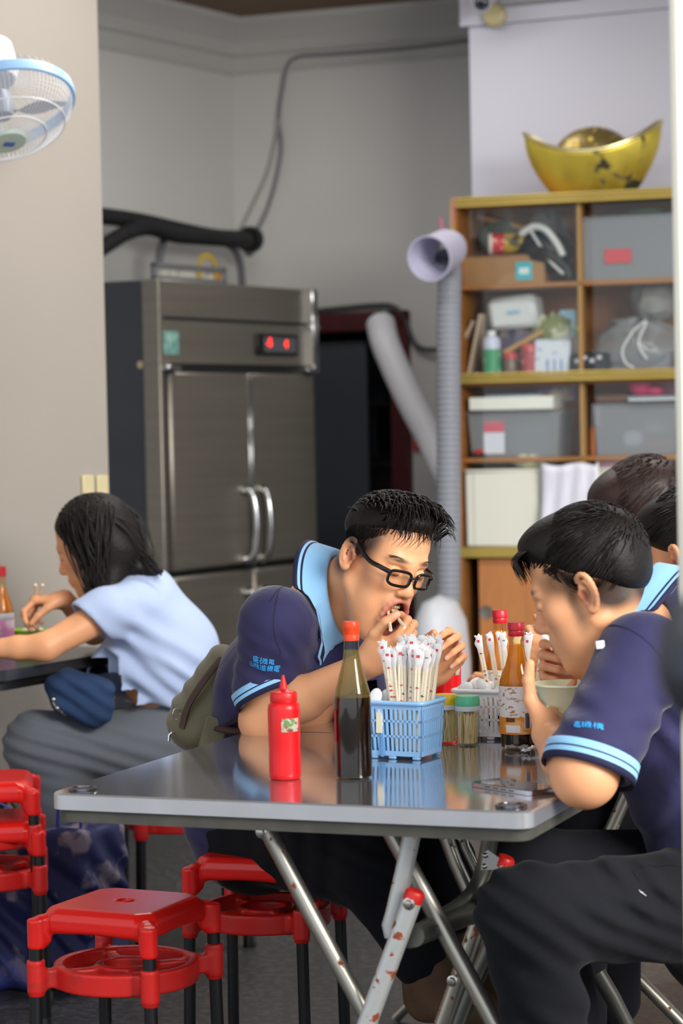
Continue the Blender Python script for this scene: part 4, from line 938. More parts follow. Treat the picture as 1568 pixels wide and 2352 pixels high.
ket.scale = (1, 1, .885)
p = on(813, 1786)
soy = thing('soy_sauce_bottle', 'glass bottle half full of dark soy sauce with orange cap', 'bottle', p)
prof = [(0, 0), (.028, 0), (.0325, .003), (.033, .01), (.033, .135), (.0325, .15), (.030, .165), (.0245, .187), (.019, .208), (.0155, .225), (.0138, .24), (.0128, .258)]
MB().lathe(prof, 40).build('glass', m_clear, soy)
lq = [(0, .004), (.0312, .004), (.0318, .01), (.0318, .1335), (.0315, .145), (.0308, .1525), (0, .1525)]
MB().lathe(lq, 40).build('sauce', m_soy, soy)
MB().lathe([(.0306, .1535), (.0298, .1645), (.024, .187), (.0185, .2075), (.0148, .2245), (.0131, .238), (.0129, .2405)], 40, cap=False).build('sauce_film', glass('sauce_film', 'e6d9a8', .05, 1.35, mixt=.3, dcol='b39f58'), soy)
MB().lathe([(.0128, .258), (.0142, .2585), (.0145, .266), (.0138, .268), (.0138, .272), (.0147, .274), (.0147, .279), (.0152, .28), (.0152, .291), (.0138, .294), (0, .2945)], 28).build('cap', mat('orange_cap', 'e8491a', .35), soy)
MB().lathe([(.0331, .07), (.0333, .072), (.0333, .128), (.0331, .13)], 16, a0=math.pi*.93, a1=math.pi*1.15).build('label_edge', mat('label_redbrown', 'a3302a', .5), soy)

soy.scale = (1, 1, .945)
# slotted baskets
def basket(name, lab, cx, w, d, h, rz, m, slots=(11, 9), taper=.9):
    t = thing(name, lab, 'basket', cx, rz); b = MB(); th = .0022
    def pt(u, v, side):          # side 0..3, u along 0..1, v height 0..1
        s = taper+(1-taper)*v; x, y = w/2*s, d/2*s; z = .006+v*(h-.006)
        return np.array(((-x+2*x*u, -y, z), (x, -y+2*y*u, z), (x-2*x*u, y, z), (-x, y-2*y*u, z))[side])
    nrm = [(0, -1, 0), (1, 0, 0), (0, 1, 0), (-1, 0, 0)]
    for side in range(4):
        n = slots[side % 2]; nv = np.array(nrm[side])*th
        cuts = [0., .045]
        us = np.linspace(.05, .95, n+1)
        rows = [(0, .09), (.34, .385), (.62, .665), (.86, 1)]
        def quad(u0, u1, v0, v1):
            q = [pt(u0, v0, side), pt(u1, v0, side), pt(u1, v1, side), pt(u0, v1, side)]; q2 = [a+nv*-1 for a in q]
            b.add(q+q2, [(0, 1, 2, 3), (7, 6, 5, 4), (0, 4, 5, 1), (1, 5, 6, 2), (2, 6, 7, 3), (3, 7, 4, 0)])
        for v0, v1 in rows: quad(0, 1, v0, v1)
        bars = [0]+list(us)+[1]
        quad(0, .06, .09, .86); quad(.94, 1, .09, .86)
        for u in us[1:-1]: quad(u-.22/n, u+.22/n, .09, .86)
    b.build('wall', m, t, smooth=False)
    rim = [pt(0, 1, 0), pt(1, 1, 0), pt(1, 1, 1), pt(1, 1, 2)]
    o = rrect(-w/2-.003, w/2+.003, -d/2-.003, d/2+.003, .012); MB().tube([(x, y, h-.002) for x, y in o], .004, 8, closed=True).build('rim', m, t)
    MB().box((0, 0, .0075), (w*taper*.99, d*taper*.99, .003)).build('floor_plate', m, t, smooth=False)
    for sx in (-.36, -.05, .36):
        for sy in (-.42, .42): MB().box((w*sx, d*sy, .003), (.016, .008, .006), bev=.002).build('foot', m, t)
    return t
m_bblue = mat('basket_blue', '93c6f4', .35, sss=.0); m_bwhite = mat('basket_white', 'dcdce2', .4)
bc = on(967, 1747); brz = -.49; bx = np.array([math.cos(brz), math.sin(brz), 0]); by = np.array([-bx[1], bx[0], 0])
BW, BD, BH = .121, .098, .108
bcen = bc-bx*BW*.45+by*BD*.45
bas = basket('chopstick_basket', 'light blue slotted plastic basket full of wrapped chopsticks', bcen, BW, BD, BH, brz, m_bblue)
MB().box((-BW*.245, -BD*.475-.0005, .076), (.0135, .003, .056), rotm(-.05, 0, 0), .001).build('cream_strip', mat('cream_strip', 'e8e3c8', .5, spots=('c9b04a', 60, .6, .66)), bas)
MB().box((-BW*.2, -BD*.463-.0015, .034), (.007, .004, .06), rotm(-.05, 0, 0), .001).build('post', mat('basket_blue_dark', '5f9fd8', .35), bas)
MB().box((-BW*.2, 0, .05), (.002, BD*.9, .085)).build('divider', m_bblue, bas)
# wrapped chopsticks: paper sleeve with two sticks showing through
m_stick = mat('pale_bamboo', 'f4e6c0', .6, var=.06, vscale=20); m_print = mat('print_red', 'd8474c', .6); m_print_k = mat('print_black', '3a3538', .6)
def paper(name):
    m = bpy.data.materials.new(name); m.use_nodes = True; t = m.node_tree; t.nodes.clear(); L = t.links.new
    o = nd(t, 'ShaderNodeOutputMaterial'); tr = nd(t, 'ShaderNodeBsdfTransparent'); d = nd(t, 'ShaderNodeBsdfDiffuse'); d.inputs[0].default_value = sr('fbfafa')
    tl_ = nd(t, 'ShaderNodeBsdfTranslucent'); tl_.inputs[0].default_value = sr('fbfafa'); a = nd(t, 'ShaderNodeMixShader'); a.inputs[0].default_value = .2; L(d.outputs[0], a.inputs[1]); L(tl_.outputs[0], a.inputs[2])
    tc = nd(t, 'ShaderNodeTexCoord'); sx = nd(t, 'ShaderNodeSeparateXYZ'); L(tc.outputs['Object'], sx.inputs[0])
    r = nd(t, 'ShaderNodeMapRange'); r.inputs[1].default_value = .175; r.inputs[2].default_value = .205; r.inputs[3].default_value = .3; r.inputs[4].default_value = .96; L(sx.outputs['Z'], r.inputs[0])
    mx = nd(t, 'ShaderNodeMixShader'); L(r.outputs[0], mx.inputs[0]); L(tr.outputs[0], mx.inputs[1]); L(a.outputs[0], mx.inputs[2]); L(mx.outputs[0], o.inputs[0]); return m
m_paper = paper('sleeve_paper')
def chopstick_pack(var, lab, group):
    r = random.Random(var); t = thing('wrapped_chopsticks', lab, 'chopsticks', group=group); H = .228
    m = MB(); rows = []; NS_ = 10
    for z, w, d in ((0, .0065, .003), (.06, .0068, .0032), (.12, .0068, .003), (.185, .0065, .003), (.197, .0072, .0026), (.21, .0095, .0016), (.22, .0088, .003), (H, .0092, .0012)):
        j = (r.random()-.5)*.004*(z > .19); k_ = [(1+.25*(r.random()-.5)*(z > .19)) for _ in range(NS_)]; top = z > .225
        rows.append([(w*math.cos(2*math.pi*i/NS_)*k_[i]+j, d*math.sin(2*math.pi*i/NS_)+j*.5, z+(r.random()-.5)*.012*top) for i in range(NS_)])
    vs = [p for row in rows for p in row]; m.add(vs, [(a*NS_+i, a*NS_+(i+1) % NS_, (a+1)*NS_+(i+1) % NS_, (a+1)*NS_+i) for a in range(len(rows)-1) for i in range(NS_)])
    sl = m.build('sleeve', m_paper, t, ang=60)
    for sx in (-1, 1): MB().box((sx*.0028, 0, .096), (.0042, .0036, .188), bev=.0008).build('stick', m_stick, t)
    pm = MB(); c = 2 if var == 3 else 0
    for k in range(r.choice((1, 2, 4))):
        z = .1+.021*k+r.random()*.03; pm.box((.0004*(k % 2), -.0034, z), (.0028, .0004, .0036), rotm(0, .6*(k % 3), 0)); pm.box((.001, -.0034, z), (.006, .0004, .0012), rotm(0, .3, 0))
    pm.box((0, -.0018, .214), (.006, .0006, .006))
    pm.build('print', m_print_k if c == 2 else m_print, t)['kind'] = 'stuff'; return t
packs = [chopstick_pack(k, 'paper-wrapped bamboo chopsticks standing in the light blue basket', 'wrapped chopsticks in the blue basket') for k in range(5)]
rr = random.Random(12); spots_ = []
for j in range(4):
    for i in range(9): spots_.append((-.018+.0086*i+rr.uniform(-.002, .002), -.034+.019*j+rr.uniform(-.003, .003)))
for k, (lx, ly) in enumerate(spots_):
    t = packs[k] if k < len(packs) else dup(packs[k % len(packs)], (0, 0, 0))
    f = (lx-.015)/.035; tilt = .03+.09*f+rr.uniform(-.035, .035); fwd = rr.uniform(-.06, .05)+.05*(ly > 0)
    q = bcen+bx*(lx*.56+.009)+by*ly*.85+Z3*(.011+rr.uniform(0, .012)+.012*(ly > 0)); t.location = tuple(q); t.scale = (1.08, 1, .84)
    t.rotation_euler = (Matrix.Rotation(brz, 3, 'Z')@Matrix.Rotation(tilt, 3, 'Y')@Matrix.Rotation(-fwd, 3, 'X')@Matrix.Rotation(rr.uniform(-.6, .6), 3, 'Z')).to_euler()
# one sleeve leaning far out at the left
t = dup(packs[0], bcen+bx*(.004)+by*(-.028)+Z3*.022, label='single wrapped chopsticks leaning out at the left of the bundle'); del t['group']; t.scale = (1.08, 1, .88)
t.rotation_euler = (Matrix.Rotation(brz, 3, 'Z')@Matrix.Rotation(-.17, 3, 'Y')@Matrix.Rotation(.02, 3, 'X')).to_euler()
# white spoons in the narrow compartment
m_spoon = mat('spoon_white', 'ececea', .25)
def spoon(loc, rot, lab, group):
    t = thing('soup_spoon', lab, 'spoon', loc, group=group); m = MB().ell((0, 0, .0), (.013, .004, .017), 12, 8).tube([(0, .0, -.01), (0, .001, -.05), (0, .003, -.085)], [.005, .004, .0045], 8); m.build('spoon', m_spoon, t)
    t.rotation_euler = rot; return t
for k, (lx, ly, dz) in enumerate(((-.046, -.03, .0), (-.033, -.012, -.004), (-.044, .01, -.002), (-.03, .024, -.006))):
    q = bcen+bx*lx+by*ly+Z3*(BH+.006+dz); spoon(q, (.25*(k-1), .3-.2*k, brz+k), 'white plastic spoon in the blue basket beside the chopsticks', 'spoons in the blue basket')

# toothpick jars
def pick_jar(px, py, lab, ml):
    t = thing('toothpick_jar', lab, 'jar', on(px, py)); r_ = random.Random(int(px))
    MB().lathe([(0, 0), (.021, 0), (.0235, .003), (.0238, .012), (.0225, .0135), (.0225, .016), (.0235, .019), (.0235, .063), (.022, .068)], 30).build('glass', m_clear, t)
    m = MB()
    for k in range(130):
        a, rad = r_.uniform(0, 6.28), .0185*math.sqrt(r_.random()); b = a+r_.uniform(-.8, .8); m.tube([(rad*math.cos(a), rad*math.sin(a), .004), (rad*math.cos(b)*1.05, rad*math.sin(b)*1.05, .06+r_.uniform(-.004, .004))], .00125, 4)
    o = m.build('toothpicks', mat('toothpick_wood', 'f8dfae', .6), t, smooth=False); o['kind'] = 'stuff'
    MB().lathe([(.0222, .066), (.0242, .067), (.0242, .075), (.0232, .0765)], 28).build('collar', mat('collar_white', 'd3dadf', .35), t)
    MB().lathe([(.0238, .0765), (.0242, .078), (.024, .091), (.0215, .0955), (0, .0965)], 28).build('lid', ml, t)
pick_jar(1075, 1710, 'glass toothpick jar with mint green lid on table', mat('mint_lid', '63cf9f', .35))
pick_jar(1024, 1706, 'glass toothpick jar with yellow lid, half hidden by the blue basket', mat('yellow_lid', 'f0c21e', .35))

# white basket behind, with its spoons and chopsticks
wc = on(1098, 1700); wrz = -.372; wx = np.array([math.cos(wrz), math.sin(wrz), 0]); wy = np.array([-wx[1], wx[0], 0])
wcen = wc+wy*.055+wx*.03
wb = basket('chopstick_basket', 'white slotted plastic basket behind the green-lidded jar', wcen, .165, .1, .098, wrz, m_bwhite, (15, 9), .95)
for k in range(7):
    q = wcen+wx*(-.066+.012*k)+wy*(-.02+.02*(k % 3))+Z3*(.098+.006*(k % 2)); spoon(q, (.5-.2*k, .9, k*.8), 'white plastic spoon heaped in the white basket', 'spoons in the white basket')
first = None
for k in range(10):
    lx = .0+.0085*k; q = wcen+wx*lx+wy*(-.022+.02*(k % 3))+Z3*.012
    t = dup(packs[k % 5], q, scale=.86, label='paper-wrapped chopsticks leaning in the white basket behind the sauce bottle'); t['group'] = 'wrapped chopsticks in the white basket'
    t.rotation_euler = (Matrix.Rotation(wrz, 3, 'Z')@Matrix.Rotation(-.2+.05*k+rr.uniform(-.03, .03), 3, 'Y')@Matrix.Rotation(rr.uniform(-.05, .08), 3, 'X')).to_euler()

# brown sauce bottles
def sauce_bottle(px, py, lab, sc=1.):
    t = thing('sauce_bottle', lab, 'bottle', on(px, py)); t.scale = (sc, sc, sc*.94)
    MB().lathe([(0, 0), (.027, 0), (.0305, .003), (.0315, .012), (.0315, .024), (.033, .03), (.033, .122), (.0325, .13), (.028, .145), (.0215, .16), (.0165, .18), (.0142, .2), (.013, .218)], 36).build('glass', m_amber, t)
    MB().lathe([(0, .004), (.0295, .004), (.0305, .012), (.0305, .026), (.0318, .032), (.0318, .05), (0, .05)], 30).build('sauce', m_soy, t)
    MB().lathe([(.0319, .051), (.0319, .121), (.0312, .13), (.0268, .1445), (.0205, .159), (.0157, .179), (.0135, .198), (.0132, .2)], 30, cap=False).build('sauce_film', glass('sauce_smear', 'f8dfa0', .1, 1.35, mixt=.72, dcol='eeb03c'), t)
    lb = MB().lathe([(.0332, .03), (.0334, .031), (.0334, .121), (.0332, .122)], 40, cap=False).build('label', mat('label_print', 'efe9e2', .55, col2='b5834f', vscale=80, thresh=(.56, .64), stretch=(1, 1, 2)), t)
    MB().lathe([(.03345, .03), (.0336, .031), (.0336, .062), (.03345, .063)], 40, cap=False).build('label_band', mat('label_orange', 'e58a2a', .5, col2='f0b76a', vscale=40, thresh=(.5, .62)), lb)
    bm = MB(); a = -math.pi/2+.35
    for k in range(9):
        aa = a+.03*k; bm.box((.0338*math.cos(aa), .0338*math.sin(aa), .056), (.0006, .0005 if k % 3 else .0009, .03), rotm(0, 0, aa))
    bm.build('barcode', mat('barcode_black', '2c2826', .6), lb)
    q = MB().lathe([(.0337, .04), (.0338, .041), (.0338, .071), (.0337, .072)], 6, a0=a-.06, a1=a+.32).build('barcode_field', mat('label_white2', 'efe9e2', .55), lb)
    MB().lathe([(.0337, .034), (.0339, .035), (.0339, .047), (.0337, .048)], 8, a0=-math.pi/2-.75, a1=-math.pi/2+.05).build('white_field', mat('label_white2', 'efe9e2', .55), lb)
    for k, (aa, z, w) in enumerate(((-2.2, .058, .007), (-1.95, .058, .01))): MB().box((.0338*math.cos(aa), .0338*math.sin(aa), z), (.0006, w, .008), rotm(0, 0, aa)).build('print_box', mat('print_brown', '6b3a1c', .6), lb)
    MB().lathe([(.0135, .216), (.0142, .217), (.0142, .226), (.0135, .2275)], 26).build('cap_ring', mat('cap_crimson', 'c2202c', .35), t)
    MB().lathe([(.0135, .2275), (.0152, .2285), (.0152, .241), (.0143, .2425), (0, .243)], 26).build('cap', mat('cap_crimson', 'c2202c', .35), t); return t
sauce_bottle(1190, 1718, 'brown sauce bottle with red cap and worn orange label beside white wrapper', 1.06)
sauce_bottle(1153, 1672, 'second red-capped sauce bottle standing behind the wrapped chopsticks', 1.06)

# used wrappers and the phone
r_ = random.Random(5)
def wrapper(pts, w, lab):
    c = [np.asarray(q) for q in spline(pts, 5)]; t = c[0]; m = MB(); vs = []; n = 7
    for i, q in enumerate(c):
        d = unit(c[min(i+1, len(c)-1)]-c[max(i-1, 0)]); s = unit(np.cross(d, Z3))
        for k in range(n): u = k/(n-1)-.5; vs.append(q-t+s*w*u*(1+.25*math.sin(i*1.3))+Z3*(.006*abs(math.sin(k*1.9+i*.8))+.004*r_.random()))
    m.add(vs, [(i*n+k, i*n+k+1, (i+1)*n+k+1, (i+1)*n+k) for i in range(len(c)-1) for k in range(n-1)])
    o = tag(m.build('paper_wrapper', m_wrap, ang=180), lab, 'wrapper'); o.location = tuple(t); return o
m_wrap = glass('wrapper_film', 'f4f4f6', .2, 1.4, mixt=.75)
w0 = on(1180, 1726); wrapper([w0, on(1205, 1712)+Z3*.012, on(1235, 1690)+Z3*.022, on(1260, 1672)+Z3*.014], .036, 'crumpled clear chopstick wrapper in front of the sauce bottle')
wrapper([on(1200, 1733), on(1225, 1728)+Z3*.004, on(1250, 1725)+Z3*.002], .014, 'thin torn wrapper strip lying beside the forearm')
ph = [on(1072, 1812), on(1220, 1836), on(1288, 1822)]
c = (ph[0]+ph[2])/2+np.array([0, .012, 0]); dph = unit(ph[1]-ph[0]); rzp = math.atan2(dph[1], dph[0])
phone = thing('smartphone', 'smartphone with silver metal edge lying face up near table corner', 'phone', on(1183, 1812), rzp)
MB().prism(rrect(-.077, .077, -.036, .036, .009), .0, .0075).build('metal_frame', mat('phone_silver', 'b9bac2', .18, metal=1), phone)
MB().prism(rrect(-.0755, .0755, -.0345, .0345, .008), .0074, .0081).build('screen', mat('phone_glass', '0c0c0f', .04, spec=.8), phone)
for k in range(4): MB().box((-.03+.02*k, -.0362, .0038), (.012, .001, .002)).build('side_button', mat('phone_button', '6d6e76', .25, metal=1), phone)
# bowls on the far table
m_lime = mat('lime_bowl', 'a6d62c', .3)
def bowl(loc, r, h, lab, m, name='bowl', tilt=None):
    t = thing(name, lab, 'bowl', loc); MB().lathe([(0, .004), (r*.45, .004), (r*.48, 0), (r*.5, 0), (r*.52, .006), (r*.8, h*.5), (r*.97, h-.002), (r*1.04, h), (r*1.04, h+.003), (r*.97, h+.003), (r*.78, h*.5+.003), (r*.5, .01), (0, .009)], 36).build('bowl', m, t)
    return t
t = bowl(on(880, 1612), .05, .045, 'small lime green bowl with metal spoon behind the blue basket', m_lime)
sp_ = thing('metal_spoon', 'steel spoon resting in the lime green bowl', 'spoon', np.array(t.location)+Z3*.02)
MB().tube([(.02, 0, .0), (0, 0, .03), (-.018, 0, .056)], [.0025, .003, .005], 8, flat=.5).ell((.022, 0, -.003), (.012, .009, .004), 10, 6).build('spoon', m_chrome, sp_)
MB().lathe([(0, .0), (.036, .0), (.03, .004), (0, .006)], 20, (0, 0, .03)).build('food', mat('noodle', 'c9a24a', .6, bump=.5, bscale=150), t)
t2 = dup(ket, on(1030, 1640), label='second red squeeze bottle standing behind the chopstick bundle')
bowl(on(1300, 1668), .06, .04, 'lime green bowl on the table under the pale bowl', m_lime)
# ---------------------------------------------------------------- people
def headframe(f, l):
    f = unit(f); l = unit(np.asarray(l)-f*(np.asarray(l)@f)); return np.array([f, l, np.cross(f, l)]).T
def skin(name, c): return mat(name, c, .45, attr='Col', sss=.12, bump=.05, bscale=260, spec=.4)
SKIN = 'e4a579'
def add_head(S, R, T, sc=1., jaw=0., female=False, closed=True):
    S.frame(R, T, sc); w = .93 if female else 1.
    S.ell((-.014, 0, .05), (.096, .077*w, .083), k=.0).ell((.035, 0, .05), (.058, .064*w, .06), k=.03).ell((.046, 0, -.015), (.05, .058*w, .062), k=.03)
    for y in (-1, 1):
        S.ell((.06, y*.042*w, -.014), (.024, .022, .02), k=.025)
        S.cap((-.004, y*.055*w, -.048-jaw*.3), (.07-jaw*.25, y*.018, -.1-jaw), .022, .0185, k=.03)
        S.ell((.045, y*.042*w, -.055-jaw*.3), (.026, .017, .032), k=.03)
    S.ell((.074-jaw*.25, 0, -.104-jaw), (.021, .024, .017), k=.02).ell((.03, 0, -.065-jaw*.4), (.054, .046, .045), k=.03)
    S.ell((.03, 0, -.098-jaw*.7), (.045, .035, .018), k=.03)
    S.cap((.085, -.036, .03), (.092, 0, .025), .010, .009, k=.02).cap((.085, .036, .03), (.092, 0, .025), .010, .009, k=.02)
    S.ell((.086, 0, -.058), (.018, .03, .025), k=.02)
    for y in (-1, 1):
        S.ell((.103, y*.033, .008), (.016, .018, .011), k=.014, mode='s')
        S.ell((.0855, y*.033, .006), (.0125, .016, .0115), k=.004)
        S.cap((.097, y*.021, -.0005), (.0905, y*.046, -.002), .0012, .001, k=.003, mode='s')
        S.ell((.104, y*.0135, -.034), (.009, .0075, .0075), k=.006)
    S.cap((.094, 0, .018), (.113, 0, -.026), .0075, .0105, k=.014).ell((.113, 0, -.03), (.011, .0115, .0095), k=.008)
    for y in (-1, 1): S.ell((.11, y*.0065, -.0405), (.0045, .0032, .004), k=.003, mode='s')
    if closed:
        S.ell((.1005, 0, -.0605), (.008, .023, .006), k=.006).ell((.097, 0, -.0725), (.0085, .02, .0075), k=.006)
        S.cap((.108, -.02, -.0665), (.108, .02, -.0665), .0022, k=.004, mode='s')
        S.paint((.104, 0, -.0665), (.012, .025, .0125), 'b8766a', .3)
    else:          # wide open mouth
        zc = -.062-jaw*.62; ry, rz = .0255, .0145+jaw*.52
        S.ell((.096-jaw*.1, 0, zc), (.04, ry, rz), k=.006, mode='s')
        n = 18; ring = [(.1035-.008*(math.cos(2*math.pi*i/n)**2)-(.0 if math.sin(2*math.pi*i/n) > 0 else jaw*.35*abs(math.sin(2*math.pi*i/n))), (ry+.0035)*math.cos(2*math.pi*i/n), zc+(rz+.002)*math.sin(2*math.pi*i/n)) for i in range(n+1)]
        S.chain(ring, .0052, k=.005)
        S.paint((.1, 0, zc), (.02, ry+.009, rz+.0075), 'b5645c', .18); S.paint((.08, 0, zc), (.034, ry+.001, rz+.0005), '4d1a1a', .12)
    for y in (-1, 1):          # ears
        e = lambda a, r, o=0: (-.012-.0185*r*math.cos(a)*.9+.002, y*(.079*w+.006+o+.006*(math.cos(a))*r), .002+.032*r*math.sin(a))
        S.ell((-.008, y*(.077*w+.003), .0), (.013, .0075, .026), np.array(Matrix.Rotation(y*.35, 3, 'Z')), k=.006)
        hel = [e(a, 1) for a in np.linspace(-2.05, 2.4, 16)]; S.chain(hel, [.0036]+[.0043]*14+[.003], k=.004)
        S.chain([e(a, .62, .001) for a in np.linspace(-1.4, 1.5, 8)], .0032, k=.004)
        S.ell(e(-1.57, .92), (.0075, .005, .0085), k=.005)
        S.ell((-.003, y*(.0835*w+.005), -.003), (.0085, .0075, .0125), k=.003, mode='s')
        S.cap((.003, y*.079*w, -.003), (.004, y*.08*w, .004), .0045, k=.004)
        S.paint((-.005, y*.085*w, 0), (.028, .016, .036), 'd08e6c', .5, amt=.55); S.paint((-.002, y*.084*w, -.003), (.009, .007, .012), '9c5440', .4, amt=.7)
        S.paint((.06, y*.045, -.02), (.03, .022, .024), 'd98a6a', .7, amt=.3)
        S.paint((.098, y*.034, .0335), (.02, .022, .0052), '4a382c', .6, amt=.3 if female else .85)
    S.paint((.113, 0, -.03), (.014, .016, .012), 'd38d6c', .6, amt=.35)
    for y in (-1, 1): S.paint((.096, y*.034, -.001), (.012, .0145, .0026), '3a2a22', .5, amt=.75)

FING = ((.0275, .046, .027, .021, .0086), (.009, .05, .031, .022, .0088), (-.0095, .046, .029, .021, .0084), (-.0265, .036, .021, .019, .0074))
def add_hand(S, Rm, T, curls, thumb, sc=1., spread=(.1, .02, -.06, -.16), nails=True):
    """Rm columns: finger direction, thumb side, back of the hand. curls: 4 x (knuckle, middle, end) bends. thumb: three directions in hand coordinates"""
    S.frame(Rm, T, sc)
    S.ecap((.0, 0, 0), (.03, 0, -.001), (.028, .019), (.036, .0165), (0, 1, 0), k=.02).ecap((.03, .002, -.001), (.084, 0, .0), (.038, .0155), (.037, .0125), (0, 1, 0), k=.02)
    S.ell((.03, .024, -.010), (.028, .015, .014), k=.015).ell((.035, -.026, -.009), (.032, .013, .012), k=.015)
    tips = []
    for (y0, a, b, c, r), cu, sp in zip(FING, curls, spread):
        p = np.array([.086-abs(y0-.009)*.22, y0, .001]); ang = 0; pts = [p-np.array([.03, 0, 0]), p]
        for L, be in zip((a, b, c), cu):
            ang += be; d = np.array([math.cos(ang)*math.cos(sp), math.sin(sp)*math.cos(ang*.6), -math.sin(ang)]); p = p+unit(d)*L; pts.append(p)
        S.cap(pts[0], pts[1], r*1.05, r*1.1, k=.012); S.cap(pts[1], pts[2], r*1.08, r*.98, k=.005); S.cap(pts[2], pts[3], r*1.0, r*.88, k=.003); S.cap(pts[3], pts[4], r*.9, r*.74, k=.003)
        S.ell(pts[1]+np.array([0, 0, r*.25]), (r*1.25,)*3, k=.008); S.ell(pts[2], (r*1.06,)*3, k=.004)
        n = np.array([math.sin(ang), 0, math.cos(ang)]); tips.append((S.W(pts[4]), S.R@unit(pts[4]-pts[3]), S.R@n))
        if nails: S.paint(pts[4]+n*r*.75, (.0075, .0062, .0045), 'e8b7a4', .35)
        S.paint(pts[2]+n*0, (.011,)*3, 'cc8a66', .7, amt=.35)
    p = np.array([.014, .024, -.006]); pts = [p]
    for L, d in zip((.044, .036, .029), thumb): p = p+unit(d)*L; pts.append(p)
    S.cap(pts[0], pts[1], .0165, .0125, k=.016); S.cap(pts[1], pts[2], .0118, .0105, k=.006); S.cap(pts[2], pts[3], .0108, .0082, k=.004)
    if nails: S.paint(pts[3]+np.array([0, .004, .006]), (.009, .008, .006), 'e8b7a4', .4, amt=.8)
    tips.append((S.W(pts[3]), S.R@unit(pts[3]-pts[2]), None)); S.frame(); return tips

m_blue_l = mat('collar_blue', '8fc4ee', .75, bump=.1, bscale=500, sheen=.2); m_navy_k = mat('stripe_navy', '1b1c3e', .8)
def strip(name, rows, mats, idx, parent, off, thick=.0025, closed=False):
    """cloth strip: rows of points, one material index per row gap"""
    n = len(rows[0]); m = MB(); vs = [p for r in rows for p in r]; m.add(vs, []); m.f = []; m.m = []
    for j in range(len(rows)-1):
        for i in range(n if closed else n-1): m.f.append((j*n+i, j*n+(i+1) % n, (j+1)*n+(i+1) % n, (j+1)*n+i)); m.m.append(idx[j])
    o = m.build(name, mats, parent, ang=180, off=off); s = o.modifiers.new('s', 'SOLIDIFY'); s.thickness = thick; s.offset = 0; return o
def cuff(name, c, n, side, rx, ry, w, parent, off, flare=.0):
    """ribbed sleeve band: ring of stripes around the axis n"""
    n = unit(n); x = unit(np.asarray(side)-n*(np.asarray(side)@n)); y = np.cross(n, x); rows = []; N = 40
    hs = [0, .3, .36, .44, .62, .68, .76, 1]
    for h in hs: rows.append([np.asarray(c)+n*w*h+x*(rx+flare*h)*math.cos(a)+y*(ry+flare*h)*math.sin(a) for a in np.linspace(0, 2*math.pi, N+1)[:-1]])
    return strip(name, rows, [m_blue_l, m_navy_k], [0, 0, 1, 0, 0, 1, 1], parent, off, .004, True)
def collar(name, c, up, front, rx, ry, parent, off, gap=.28, rise=(.035, .0), drop=.052, tip=.045, out=.022, roll=.006):
    up = unit(up); f = unit(np.asarray(front)-up*(np.asarray(front)@up)); s = np.cross(up, f); N = 49; rows = [[] for _ in range(10)]
    for i in range(N):
        a = gap+(2*math.pi-2*gap)*i/(N-1); b = (1+math.cos(a))/2          # b: 1 front .. 0 back
        top = rise[0]*(1-b)+rise[1]*b; e = f*math.cos(a)*rx+s*math.sin(a)*ry; er = unit(f*math.cos(a)/rx+s*math.sin(a)/ry); d = drop+tip*max(0, b-.55)/.45
        base = np.asarray(c)+e
        prof = [(-.000, -.03), (.0, -.01), (.001, top), (.0015+roll, top+.004), (roll*2, top), (roll*2+out*.35, top-d*.4), (roll*2+out*.6, top-d*.7), (roll*2+out*.68, top-d*.77), (roll*2+out*.78, top-d*.85), (roll*2+out*.9, top-d)]
        for r, (o_, h) in zip(rows, prof): r.append(base+er*o_+up*h+f*(-.25*d*b*(h < top-d*.3)*.0))
    return strip(name, rows, [m_blue_l, m_navy_k], [0, 0, 0, 0, 0, 0, 1, 0, 1], parent, off, .003)
def strands(name, R, T, sc, seeds, mat_, parent, off, w=.0022):
    """hair locks: each seed is (list of points in head coordinates, width)"""
    m = MB(); R = np.asarray(R)
    for pts, ww in seeds:
        c = spline(pts, 4); n = len(c); m.tube([T+R@(np.asarray(q)*sc) for q in c], [ww*sc*(1-.85*(i/(n-1))**1.5)*(.6+.4*min(1, i/2)) for i in range(n)], 4, flat=.55)
    o = m.build(name, mat_, parent, ang=180, off=off); return o
def short_hair(seed, n, edge, thmin=.9, rad=(.096, .0775, .083), w=(.0007, .0011), L=.017):
    """close-cropped hair lying on the scalp wherever edge(x) allows"""
    r = random.Random(seed); out = []; c = np.array([-.014, 0, .05])
    while len(out) < n:
        th = r.choice((-1, 1))*r.uniform(thmin, 3.14); ph = r.uniform(-1.3, .7); a = c+np.array([rad[0]*math.cos(ph)*math.cos(th), rad[1]*math.cos(ph)*math.sin(th), rad[2]*math.sin(ph)])
        e = a[2]-edge(a[0])
        if e < 0 or r.random() > .25+e*45: continue
        n_ = unit(a-c); d = np.array([-L*.4, 0, -L*.85]); d = d-n_*(d@n_); out.append(([a-n_*.001, a+d*.5+n_*.0022, a+d+n_*.0012], r.uniform(*w)))
    return out
